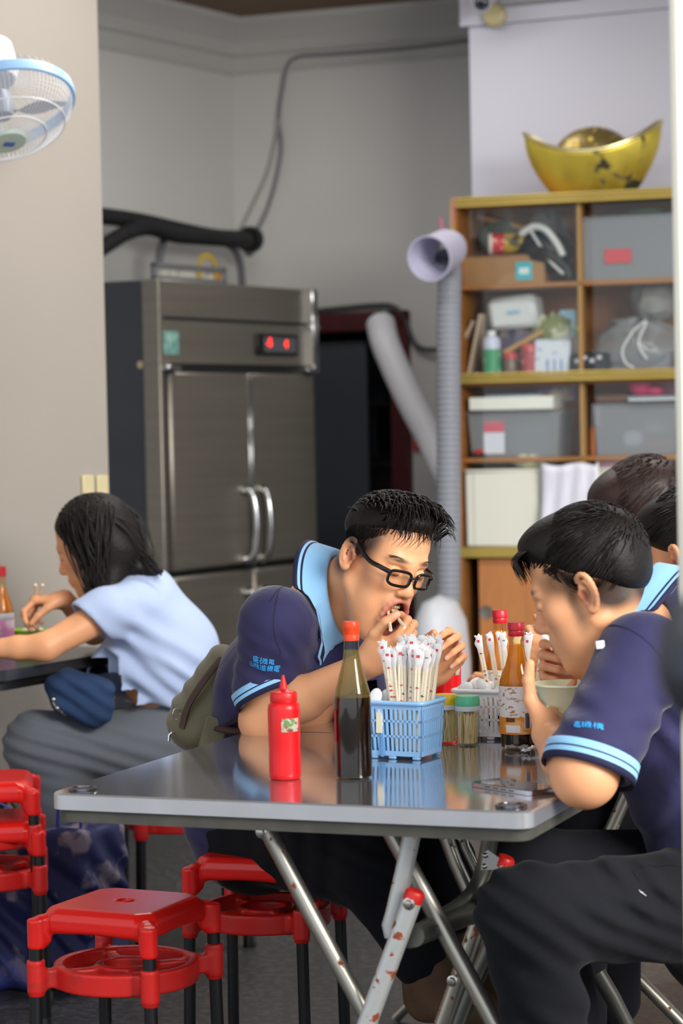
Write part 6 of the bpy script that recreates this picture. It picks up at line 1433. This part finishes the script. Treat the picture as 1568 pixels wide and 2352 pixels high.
# trousers with pocket and small logo
S = SDF(); S.ecap(hp2+Z3*.05, hp2-Z3*.06, (.18, .15), (.19, .16), L2, k=.04)
for h, k_, a in ((h2, k2, a2), (h2r, k2r, a2r)): S.cap(h, k_, .105, .077, k=.05).cap(k_, a, .077, .068, k=.03)
pk = P(1500, 1990, 4.02)
S.disp += [wave(k2, (.6, .2, .8), .06, .006, .18), wave(h2*.5+k2*.5+np.array([0, -.06, 0]), (.5, 0, .9), .05, .0045, .22), wave((k2+a2)/2, (.6, 0, .8), .07, .006, .16), wave(pk, (.8, 0, .5), .06, .009, .12)]
tr2 = S.build('trousers', .005, m_trouser, man2, off=O2, smooth=1)
pocket = spline([P(1455, 2028, 4.06), P(1470, 1985, 4.06), P(1500, 1945, 4.08), P(1540, 1950, 4.1), P(1572, 1975, 4.12)], 5)
o = MB().tube([q-O2 for q in pocket], .004, 6).build('pocket_edge', m_trouser, man2); wrap_on(o, tr2, .001)
o = text_mesh('logo', 'SyRu', .011, mat('logo_white', 'e4e4e6', .5), man2, frame(P(1465, 2057, 4.04)-O2, unit([.99, .05, -.06]), (0, -.3, 1)), .0004); wrap_on(o, tr2)
for a in (a2, a2r):
    S = SDF(); b = np.array([a[0], a[1], 0]); S.ecap(b+Z3*.045, b+F2*.16+Z3*.035, (.045, .045), (.045, .03), L2, k=.02).cap(b+Z3*.06, b+Z3*.11, .043, .045, k=.02).half(b+Z3*.012, (0, 0, -1), b-.3, b+.3)
    bt = S.build('shoe', .005, m_black, man2, off=O2); MB().prism([((b+F2*u+L2*v)[0], (b+F2*u+L2*v)[1]) for u, v in ((-.05, .035), (-.05, -.035), (.12, -.045), (.19, -.02), (.19, .02), (.12, .045))], 0, .014).build('sole', m_sole, bt, off=O2)
s3 = dup(stool, (O2[0]+.1, O2[1]+.06, 0), -.4, 'red stool under the man with the bowl, only an edge showing')
# the bowl and its food, his chopstick
m_pale = mat('pale_green_bowl', 'ecf2cf', .3)
bowl2 = bowl(BWL, .056, .048, 'pale green bowl of food held up in the right-hand diner\'s hand'.replace('right-hand diner\'s', 'hunched man\'s'), m_pale)
S = SDF(); r = random.Random(3)
S.ell((0, 0, .026), (.043, .043, .008), k=.004)
for k in range(16): a, q = r.uniform(0, 6.28), .036*math.sqrt(r.random()); S.ell((q*math.cos(a), q*math.sin(a), .033+.004*r.random()), (.008, .007, .006), k=.003)
S.build('food', .002, mat('braised_food', 'b9794a', .4, col2='e3c69a', vscale=60, bump=.3, bscale=150), bowl2)
cpt = P(1262, 1490, 4.33); cpe = P(1312, 1476, 4.36)
for k in (0, 1):
    t = tag(MB().tube([(0, 0, 0), cpe-cpt+np.array([.1, .08, .02])], [.0036, .0024], 8).build('chopstick', m_stick), ('lower', 'upper')[k]+' of the two chopsticks in the fist beside the pale bowl', 'chopstick', 'chopsticks of the hunched man'); t.location = tuple(cpt+np.array([.003, 0, .007*k]))

# -------- dark-haired person in the same uniform behind him
O3 = np.array([.90, 5.0, 0]); man3 = thing('person', 'dark-haired person in navy polo behind the hunched man, ear cut by the cream post', 'person', O3)
F3 = unit([-.88, .47, 0]); L3 = np.array([-.47, -.88, 0])
RH3 = headframe((-.72, .62, -.3), (-.66, -.75, .0)); HC3 = P(1492, 1258, 4.95); HC3 = P(1552, 1292, 4.86)-RH3@np.array([-.008, .083, 0])
nb3 = HC3+np.array([.1, -.02, -.15]); hp3 = np.array([.90, 5.0, .53])
s3l = nb3+L3*.18-Z3*.05; s3r = nb3-L3*.18-Z3*.05; e3 = np.array([.56, 5.0, .84]); w3 = P(1300, 1520, 5.05); e3r = np.array([.62, 5.3, .8]); w3r = np.array([.48, 5.25, .84])
S = SDF(); add_head(S, RH3, HC3, 1.0); S.frame(); nk0 = HC3+RH3@np.array([-.03, 0, -.03])
S.cap(nb3, nk0, .062, .058, k=.03).ecap(nb3-Z3*.06, hp3, (.14, .1), (.14, .11), L3, k=.04).cap(nb3-Z3*.05, s3l, .05, k=.04).cap(nb3-Z3*.05, s3r, .05, k=.04)
S.cap(s3l, e3, .05, .043, k=.02).cap(e3, w3, .044, .028, k=.02).cap(s3r, e3r, .05, .043, k=.02).cap(e3r, w3r, .042, .028, k=.02)
ex = unit(w3-e3); X = ex; Y = np.array([.1, -.3, .9]); Y = unit(Y-X*(X@Y)); add_hand(S, np.array([X, Y, -np.cross(X, Y)]).T, w3, ((.8, 1.2, .5),)*4, ((.6, .6, -.3), (.9, .2, -.3), (.9, 0, -.3)), .95, nails=False)
ex = unit(w3r-e3r); X = ex; Y = np.array([.1, .3, .9]); Y = unit(Y-X*(X@Y)); add_hand(S, np.array([X, Y, np.cross(X, Y)]).T, w3r, ((.8, 1.2, .5),)*4, ((.6, .6, -.3), (.9, .2, -.3), (.9, 0, -.3)), .95, nails=False)
for sgn in (1, -1): S.cap(hp3+L3*.09*sgn, hp3+L3*.1*sgn+F3*.42, .06, .05, k=.03).cap(hp3+L3*.1*sgn+F3*.42, np.array([*(hp3+L3*.1*sgn+F3*.42)[:2], .08]), .048, .035, k=.02)
S.frame(RH3, HC3); S.paint((-.06, .05, -.02), (.06, .05, .04), '2b211b', .3, amt=.9); S.frame(); S.build('body', .0038, skin('skin_tan', SKIN), man3, off=O3, base=SKIN)
hair_cap('hair', RH3, HC3, 1.02, man3, O3, m_hair, fringe=False, seed=9, n=420, cutn=(.5, 0, -1), cutz=.012, vol=.004)
S = SDF(); S.ecap(nb3-Z3*.065, hp3, (.165, .11), (.175, .14), L3, k=.05).cap(nb3-Z3*.05, s3l, .072, k=.05).cap(nb3-Z3*.05, s3r, .072, k=.05).cap(s3l, s3l*.45+e3*.55, .07, .064, k=.03).cap(s3r, s3r*.5+e3r*.5, .07, .064, k=.03).cap(nb3, nk0, .066, k=.01, mode='s')
S.build('polo_shirt', .006, m_navy, man3, off=O3, smooth=1); ax3 = unit(e3-s3l); cuff('sleeve_cuff', s3l*.45+e3*.55+ax3*.03, ax3, (1, 0, 0), .07, .07, .035, man3, O3)
na3 = unit(nk0-nb3); collar('collar', nb3+na3*-.005, na3, F3, .07, .07, man3, O3, out=.035)
S = SDF(); S.ell(hp3-Z3*.02, (.17, .17, .1), k=.03)
for sgn in (1, -1): S.cap(hp3+L3*.09*sgn, hp3+L3*.1*sgn+F3*.42, .09, .07, k=.04).cap(hp3+L3*.1*sgn+F3*.42, np.array([*(hp3+L3*.1*sgn+F3*.42)[:2], .1]), .068, .06, k=.03)
S.build('trousers', .008, m_trouser, man3, off=O3, smooth=1)
dup(stool, (O3[0], O3[1], 0), -.4, 'red stool under the dark-haired person behind, hidden by him')

# -------- brown-haired person in striped shirt beyond
O4 = np.array([1.0, 5.85, 0]); p4 = thing('person', 'brown-haired person in blue striped shirt farthest back, hand raised to chin', 'person', O4)
F4 = unit([-.9, -.1, 0]); L4 = np.array([.1, -.99, 0]); RH4 = headframe((-.85, .1, -.35), (.1, -.99, -.05)); HC4 = P(1490, 1205, 5.75)
nb4 = HC4+np.array([.09, 0, -.15]); hp4 = np.array([1.0, 5.85, .53]); s4 = nb4+L4*.17-Z3*.05; s4r = nb4-L4*.17-Z3*.05; e4 = P(1215, 1545, 5.5); w4 = P(1262, 1462, 5.42); e4r = s4r+np.array([-.2, 0, -.25]); w4r = e4r+np.array([-.2, -.05, .02])
S = SDF(); add_head(S, RH4, HC4, 1.0, female=True); S.frame(); nk0 = HC4+RH4@np.array([-.03, 0, -.03])
S.cap(nb4, nk0, .055, .052, k=.03).ecap(nb4-Z3*.06, hp4, (.13, .09), (.13, .1), L4, k=.04).cap(nb4-Z3*.05, s4, .045, k=.04).cap(nb4-Z3*.05, s4r, .045, k=.04)
S.cap(s4, e4, .045, .04, k=.02).cap(e4, w4, .041, .03, k=.02).cap(s4r, e4r, .045, .04, k=.02).cap(e4r, w4r, .038, .026, k=.02)
X = unit([.25, 0, .95]); Y = unit([-.6, -.75, .15]); Y = unit(Y-X*(X@Y)); add_hand(S, np.array([X, Y, -np.cross(X, Y)]).T, w4, ((.9, 1.5, .6), (1., 1.5, .6), (1.05, 1.5, .6), (1.1, 1.5, .6)), ((.7, .5, -.4), (.8, .1, -.5), (.6, -.3, -.6)), 1.0, nails=False)
X = unit(w4r-e4r); Y = np.array([0, .5, .8]); Y = unit(Y-X*(X@Y)); add_hand(S, np.array([X, Y, np.cross(X, Y)]).T, w4r, ((.5, .8, .4),)*4, ((.7, .5, -.3), (.9, .2, -.3), (.9, 0, -.3)), .9, nails=False)
for sgn in (1, -1): S.cap(hp4+L4*.09*sgn, hp4+L4*.1*sgn+F4*.4, .06, .05, k=.03).cap(hp4+L4*.1*sgn+F4*.4, np.array([*(hp4+L4*.1*sgn+F4*.4)[:2], .08]), .048, .035, k=.02)
S.build('body', .004, skin('skin_tan', SKIN), p4, off=O4, base=SKIN)
hair_cap('hair', RH4, HC4, 1.06, p4, O4, mat('hair_reddish', '2a1915', .5, var=.3, vscale=30, bump=.3, bscale=120), fringe=False, seed=12, n=900, cutn=(.6, 0, -1), cutz=-.02, vol=.008)
m_str = mat('striped_cotton', 'd3d6e4', .8); t_ = m_str.node_tree; tc_ = nd(t_, 'ShaderNodeTexCoord'); wv = nd(t_, 'ShaderNodeTexWave', bands_direction='DIAGONAL'); wv.inputs['Scale'].default_value = 38; t_.links.new(tc_.outputs['Object'], wv.inputs['Vector'])
rp = nd(t_, 'ShaderNodeMix', data_type='RGBA'); rp.inputs[6].default_value = sr('d9dbe8'); rp.inputs[7].default_value = sr('4c5a8c'); mr_ = nd(t_, 'ShaderNodeMapRange'); mr_.inputs[1].default_value = .55; mr_.inputs[2].default_value = .75; t_.links.new(wv.outputs['Fac'], mr_.inputs[0]); t_.links.new(mr_.outputs[0], rp.inputs[0]); t_.links.new(rp.outputs[2], t_.nodes['Principled BSDF'].inputs['Base Color'])
S = SDF(); S.ecap(nb4-Z3*.065, hp4, (.15, .1), (.16, .13), L4, k=.05).cap(nb4-Z3*.05, s4, .06, k=.05).cap(nb4-Z3*.05, s4r, .06, k=.05).chain([s4, e4, e4*.55+w4*.45], [.064, .054, .048], k=.03).cap(s4r, e4r, .062, .055, k=.03).cap(nb4, nk0, .06, k=.01, mode='s')
S.build('striped_shirt', .006, m_str, p4, off=O4, smooth=1)
S = SDF(); S.ell(hp4-Z3*.02, (.16, .16, .1), k=.03)
for sgn in (1, -1): S.cap(hp4+L4*.09*sgn, hp4+L4*.1*sgn+F4*.4, .085, .07, k=.04).cap(hp4+L4*.1*sgn+F4*.4, np.array([*(hp4+L4*.1*sgn+F4*.4)[:2], .1]), .066, .058, k=.03)
S.build('trousers', .008, m_trouser, p4, off=O4, smooth=1)
dup(stool, (O4[0], O4[1], 0), 0, 'red stool under the person in striped shirt, hidden behind the others')
# -------- the woman at the far table on the left
O5 = P(405, 1900, 6.5); O5[2] = 0
wom = thing('person', 'long-haired woman in light blue shirt and grey trousers eating at the left wall table', 'person', O5)
F5 = unit([-.97, .22, 0]); L5 = np.array([-.22, -.97, 0])
RH5 = headframe((-.93, .22, -.34), (-.2, -.97, -.06)); HC5 = P(222, 1256, 6.4)
nb5 = P(300, 1352, 6.42); hp5 = P(420, 1665, 6.5); hp5[2] = .53
s5 = P(245, 1408, 6.27); e5 = P(104, 1486, 6.2); w5 = P(-25, 1490, 6.2); s5r = nb5-L5*.15-Z3*.07; e5r = P(215, 1450, 6.62); w5r = P(148, 1376, 6.42)
k5 = P(92, 1712, 6.28); a5 = P(150, 1900, 6.3); k5r = P(120, 1722, 6.5); a5r = P(190, 1920, 6.52)
S = SDF(); add_head(S, RH5, HC5, .98, female=True); S.frame(); nk0 = HC5+RH5@np.array([-.03, 0, -.03])
S.cap(nb5, nk0, .05, .05, k=.03); c5 = nb5*.5+hp5*.5
S.ecap(nb5-Z3*.05, c5, (.12, .08), (.125, .09), L5, k=.04).ecap(c5, hp5, (.125, .09), (.14, .1), L5, k=.04).cap(nb5-Z3*.04, s5, .04, k=.04).cap(nb5-Z3*.04, s5r, .04, k=.04)
S.cap(s5, e5, .045, .035, k=.02).cap(e5, e5*.5+w5*.5, .035, .031, k=.02).cap(e5*.5+w5*.5, w5, .031, .023, k=.01).cap(s5r, e5r, .042, .036, k=.02).cap(e5r, w5r, .037, .024, k=.01)
X = unit([-1, .02, 0]); Y = np.array([0, .3, .95]); Y = unit(Y-X*(X@Y)); add_hand(S, np.array([X, Y, -np.cross(X, Y)]).T, w5, ((.4, .7, .4),)*4, ((.7, .5, -.4), (.9, .2, -.3), (.9, 0, -.3)), .9, nails=False)
X = unit([-.85, -.1, -.12]); Y = np.array([-.2, -.25, .9]); Y = unit(Y-X*(X@Y)); H5 = np.array([X, Y, np.cross(X, Y)]).T
X = unit([-.93, -.05, -.05]); Y = np.array([-.05, -.97, .2]); Y = unit(Y-X*(X@Y)); H5 = np.array([X, Y, np.cross(X, Y)]).T
add_hand(S, H5, w5r, ((.75, .9, .4), (.85, .95, .4), (.95, 1., .4), (1.05, 1., .4)), ((.75, .45, -.5), (.8, .1, -.6), (.7, -.1, -.7)), .92, nails=False)
for h, k_, a in ((hp5+L5*.08, k5, a5), (hp5-L5*.08, k5r, a5r)): S.cap(h, k_, .065, .05, k=.03).cap(k_, a, .045, .033, k=.02)
S.build('body', .0034, skin('skin_tan', SKIN), wom, off=O5, base=SKIN)
S = SDF(); S.frame(RH5, HC5, .98)       # long straight hair falling over shoulder and back
S.ell((-.012, 0, .058), (.108, .09, .087), k=0).ell((-.03, 0, .0), (.085, .09, .08), k=.03)
S.ell((.115, 0, -.03), (.07, .16, .118), k=.015, mode='s'); S.frame()
down = lambda px, py, D: P(px, py, D)
S.ecap(HC5+RH5@np.array([-.035, .03, -.02]), P(232, 1368, 6.33), (.07, .05), (.045, .03), F5, k=.03)
S.ecap(HC5+RH5@np.array([-.05, -.01, 0]), P(330, 1318, 6.4), (.08, .06), (.04, .035), L5, k=.04).ecap(P(320, 1305, 6.38), P(368, 1312, 6.36), (.035, .03), (.014, .008), L5, k=.02)
S.build('hair_mass', .0038, m_hair, wom, off=O5)
r = random.Random(6); m = MB()
for k in range(520):
    th = r.uniform(-2.6, 2.6); ph = r.uniform(.1, 1.5); a = HC5+RH5@(np.array([-.012+.11*math.cos(ph)*math.cos(th), .092*math.cos(ph)*math.sin(th), .058+.089*math.sin(ph)])*.98)
    side = RH5.T@(a-HC5)
    if side[0] > .055: continue
    if side[1] > .0 and r.random() < .62: e = P(205+r.uniform(-6, 55), 1355+r.uniform(-25, 25), 6.30+r.uniform(-.02, .02))
    else: e = P(300+r.uniform(-50, 72), 1312+r.uniform(-22, 16), 6.37+r.uniform(-.04, .06))
    mid = (a+e)/2+unit(a-HC5)*.03+np.array([0, 0, .012]); c = spline([a, mid, e], 5); n = len(c); m.tube([q-O5 for q in c], [.0026*(1-.7*(i/(n-1))**2) for i in range(n)], 4, flat=.5)
for k in range(26): e = P(205+r.uniform(-5, 20), 1372+r.uniform(-15, 25), 6.3); a = P(205+r.uniform(0, 25), 1300, 6.31); m.tube([q-O5 for q in spline([a, (a+e)/2, e], 4)], .0018, 4)
for px, py in ((262, 1318), (285, 1318), (300, 1310), (345, 1316), (366, 1318)): m.tube([q-O5 for q in spline([P(px-25, py-45, 6.36), P(px-8, py-20, 6.335), P(px+4, py+4, 6.335)], 4)], .003, 5)
m.build('hair', m_hair, wom)
m_lblue = mat('light_blue_cotton', 'a9badb', .85, bump=.25, bscale=22, sheen=.15, var=.03, vscale=5)
S = SDF(); S.ecap(nb5-Z3*.045+np.array([.03, 0, .0]), c5+np.array([.03, 0, .03]), (.15, .1), (.165, .125), L5, k=.05).ecap(c5+np.array([.03, 0, .03]), hp5+np.array([.0, 0, .06]), (.165, .125), (.17, .13), L5, k=.05).ecap(hp5+Z3*.06, hp5+np.array([0, 0, .0]), (.17, .13), (.175, .135), L5, k=.02)
S.ell(P(255, 1560, 6.42), (.07, .14, .09), k=.07).ell(P(300, 1610, 6.45), (.12, .16, .06), k=.05)
S.cap(nb5+np.array([.02, 0, -.035]), s5, .065, .062, k=.05).cap(nb5+np.array([.02, 0, -.035]), s5r, .065, .06, k=.05)
h5 = s5*.72+e5*.28; n5 = unit(e5-s5); S.cap(s5, h5, .064, .068, k=.03).cap(s5r, s5r*.6+e5r*.4, .06, .058, k=.03); S.half(h5, n5+np.array([0, 0, -.4]), h5-.12+n5*.1, h5+.12+n5*.1, k=.004); S.cap(h5-n5*.012, h5+n5*.05, .055, .058, k=.006, mode='s')
S.cap(nb5, nk0, .056, k=.01, mode='s'); S.half((hp5[0], hp5[1], .645), (-.12, 0, -1), hp5-.45, hp5+.45, k=.01)
S.disp += [wave(P(330, 1480, 6.3), (.6, 0, .8), .09, .007, .16), wave(P(400, 1560, 6.32), (.7, 0, .7), .07, .007, .16), wave(P(280, 1590, 6.3), (.4, 0, .9), .1, .005, .12)]
S.build('shirt', .005, m_lblue, wom, off=O5, smooth=1, keep=True)
m_grey = mat('grey_trousers', '666c73', .85, bump=.25, bscale=18, sheen=.15, var=.05, vscale=5)
S = SDF(); S.ecap(hp5+Z3*.1, hp5-Z3*.03, (.155, .115), (.18, .14), L5, k=.04)
for h, k_, a in ((hp5+L5*.08, k5, a5), (hp5-L5*.08, k5r, a5r)): S.cap(h, k_, .108, .088, k=.05).cap(k_, a, .086, .075, k=.04)
S.disp += [wave(k5*.6+hp5*.4, (.3, 0, .95), .055, .006, .25), wave(k5, (.2, 0, 1), .05, .007, .15)]
S.build('trousers', .006, m_grey, wom, off=O5, smooth=1)
for a in (a5, a5r):
    b = np.array([a[0]+.02, a[1], .0]); S = SDF(); S.cap(a, b+Z3*.1, .04, .036, k=.02); S.ecap(b+Z3*.05, b+F5*.14+Z3*.03, (.036, .05), (.036, .026), L5, k=.02).half(b+Z3*.01, (0, 0, -1), b-.3, b+.3)
    bt = S.build('shoe', .006, mat('dark_sneaker', '2d3036', .7), wom, off=O5); MB().prism([((b+F5*u+L5*v)[0], (b+F5*u+L5*v)[1]) for u, v in ((-.05, .03), (-.05, -.03), (.1, -.038), (.17, -.02), (.17, .02), (.1, .038))], 0, .012).build('sole', mat('pale_sole', 'b9b2a4', .7), bt, off=O5)
# navy pouch on her lap
pb = P(190, 1600, 6.24); bagw = thing('lap_bag', 'navy cloth bag with metal clasp lying on the woman\'s lap', 'bag', pb)
S = SDF(); S.box((0, 0, 0), (.075, .05, .06), .03, rotm(0, .35, 0), k=.01).ell(P(140, 1572, 6.24)-pb, (.045, .05, .028), k=.03).ell(P(215, 1630, 6.24)-pb, (.05, .05, .04), k=.03); S.disp += [wave(np.zeros(3), (.6, 0, .8), .05, .006, .12)]
S.build('cloth', .004, mat('navy_cloth', '223a5e', .85, bump=.3, bscale=22, var=.15, vscale=9), bagw, smooth=1)
MB().tube(spline([P(120, 1602, 6.2)-pb, P(126, 1618, 6.19)-pb, P(140, 1636, 6.19)-pb, P(150, 1640, 6.2)-pb], 5), .004, 6).ell(P(124, 1606, 6.19)-pb, (.007,)*3, 8, 6).ell(P(132, 1626, 6.19)-pb, (.006,)*3, 8, 6).build('clasp', m_chrome, bagw)
sw_ = P(330, 1748, 6.48); sW = dup(stool, (O5[0]+.0, O5[1], -.02), .25, 'red stool under the woman in light blue')
sW.location = (O5[0]+.02, O5[1]-.02, 0); sW.scale = (1.12, 1.12, .95)
# her table against the wall
TZ5 = .775; tc5 = Pz(90, 1502, TZ5); m_dtop = mat('dark_table', '3d3f45', .25, metal=.4, var=.08, vscale=4)
t5 = thing('folding_table', 'dark topped folding table by the left wall in front of the woman', 'table', (tc5[0]-.26, tc5[1]+.03, 0), math.radians(-28))
MB().prism(rrect(-.45, .42, -.32, .32, .03), TZ5-.028, TZ5).build('top', m_dtop, t5); MB().prism(rrect(-.43, .40, -.30, .30, .03), TZ5-.055, TZ5-.028).build('underboard', m_black, t5)
for sy in (-.27, .27):
    MB().tube([(.32, sy, TZ5-.055), (-.3, sy, .01)], .016, 10).build('leg', m_tube_d, t5); MB().tube([(-.3, sy, TZ5-.055), (.3, sy, .01)], .016, 10).build('leg', m_tube_d, t5)
for k, (z, w) in enumerate(((.42, .5), (.36, .5))): MB().box((-.36, -.05, z), (.3, .4, .03), bev=.004).build('shelf_slat', mat('slat_olive', '5f594a', .6), t5)
def on5(px, py): return Pz(px, py, TZ5+.0005)
b5 = bowl(np.array([*P(68, 1480, 6.66)[:2], TZ5+.0005]), .05, .055, 'flat lime green bowl of rice before the woman', m_lime)
MB().ell((.01, 0, .052), (.034, .034, .012), 14, 8).build('rice', mat('rice_white', 'e3e1d8', .6, bump=.6, bscale=200), b5)
for k, (p0, p1) in enumerate((((82, 1343), (83, 1448)), ((98, 1343), (65, 1450)))):
    q = P(*p1, 6.6); t = tag(MB().tube([(0, 0, 0), P(*p0, 6.38)-q], [.0026, .0036], 8).build('chopstick', m_stick), ('upright one of the two chopsticks in the woman\'s hand', 'slanting one of the two chopsticks in the woman\'s hand')[k], 'chopstick', 'chopsticks of the woman'); t.location = tuple(q)
tb_ = thing('sauce_bottle', 'amber bottle with pink label beside the lime bowl, cut by the frame edge', 'bottle', np.array([*P(6, 1480, 6.6)[:2], TZ5+.0005]))
MB().lathe([(0, 0), (.03, 0), (.033, .004), (.033, .11), (.03, .13), (.018, .16), (.0135, .19), (.0125, .21)], 28).build('glass', m_amber, tb_)
MB().lathe([(0, .004), (.0318, .005), (.0318, .108), (.0285, .13), (.0165, .16), (.013, .18), (0, .18)], 24).build('sauce', mat('amber_sauce', 'b8761c', .25), tb_)
MB().lathe([(.0334, .012), (.0336, .013), (.0336, .09), (.0334, .091)], 28, cap=False).build('label', mat('label_rosy', 'e58fc0', .5, col2='f4dbe8', vscale=30), tb_)
MB().lathe([(.0334, .0915), (.0336, .092), (.0336, .108), (.0334, .109)], 28, cap=False).build('label_top', mat('label_silver', 'd3d4da', .4), tb_)
MB().lathe([(.0135, .208), (.0148, .209), (.0148, .236), (0, .238)], 22).build('cap', mat('cap_crimson', 'c2202c', .35), tb_)

# stacked stools at the left edge, and the printed shopping bags on the floor
st = P(-32, 1900, 5.62)
sA = dup(stool, (st[0], st[1], 0), .12, 'lower one of the two stacked red stools at the left edge'); sB = dup(stool, (st[0]-.012, st[1]+.01, .092), .12, 'upper one of the two stacked red stools at the left edge')
for s_ in (sA, sB): s_['group'] = 'stacked red stools'
m_print_bag = mat('navy_print_bag', '1f2557', .6, col2='857a88', vscale=9, thresh=(.55, .62), spots=('2d3a8c', 5, .58, .7))
for px, D, w, d, h, rz, lab in ((190, 5.98, .14, .2, .40, -.5, 'navy floral shopping bag on the floor beyond the front stool'), (-5, 6.02, .26, .2, .37, -.3, 'darker navy printed shopping bag on the floor behind the stacked stools')):
    q = P(px, 1900, D); t = thing('shopping_bag', lab, 'bag', (q[0], q[1], 0), rz)
    S = SDF(); S.box((0, 0, h/2), (w/2, d/2, h/2), .02, None, k=.01); S.disp += [wave((0, -d/2, h*.4), (.8, 0, .6), .1, .011, .25), wave((w/2, 0, h*.6), (.2, .8, .6), .08, .011, .2)]
    S.build('cloth', .007, m_print_bag, t, smooth=1)
    for sy in (-1, 1): MB().tube(spline([(-w*.25, sy*d*.3, h-.01), (-w*.2, sy*d*.25, h+.08), (w*.2, sy*d*.25, h+.08), (w*.25, sy*d*.3, h-.01)], 5), .007, 6, flat=.4).build('handle', mat('bag_blue', '2b2f86', .6), t)
# dark scooter mirror, very close and out of focus at the right edge
mp = P(1584, 1510, 1.62); mr = thing('scooter_mirror', 'dark rounded mirror very close and blurred at the right edge', 'mirror', mp)
MB().ell((0, 0, 0), (.023, .026, .042), 18, 12).build('housing', mat('mirror_black', '303135', .5), mr)
MB().lathe([(0, 0), (.014, 0), (.016, .002), (0, .003)], 20, (0, -.0255, 0), rotm(math.pi/2, 0, 0)).build('mirror_glass', mat('mirror_face', '3c4047', .1, metal=1), mr)
MB().tube(spline([(0, .005, -.028), (.01, .01, -.06), (.05, .02, -.12), (.08, .02, -.3), (.09, .02, -1.1)], 6), .005, 8).build('stem', m_black, mr)
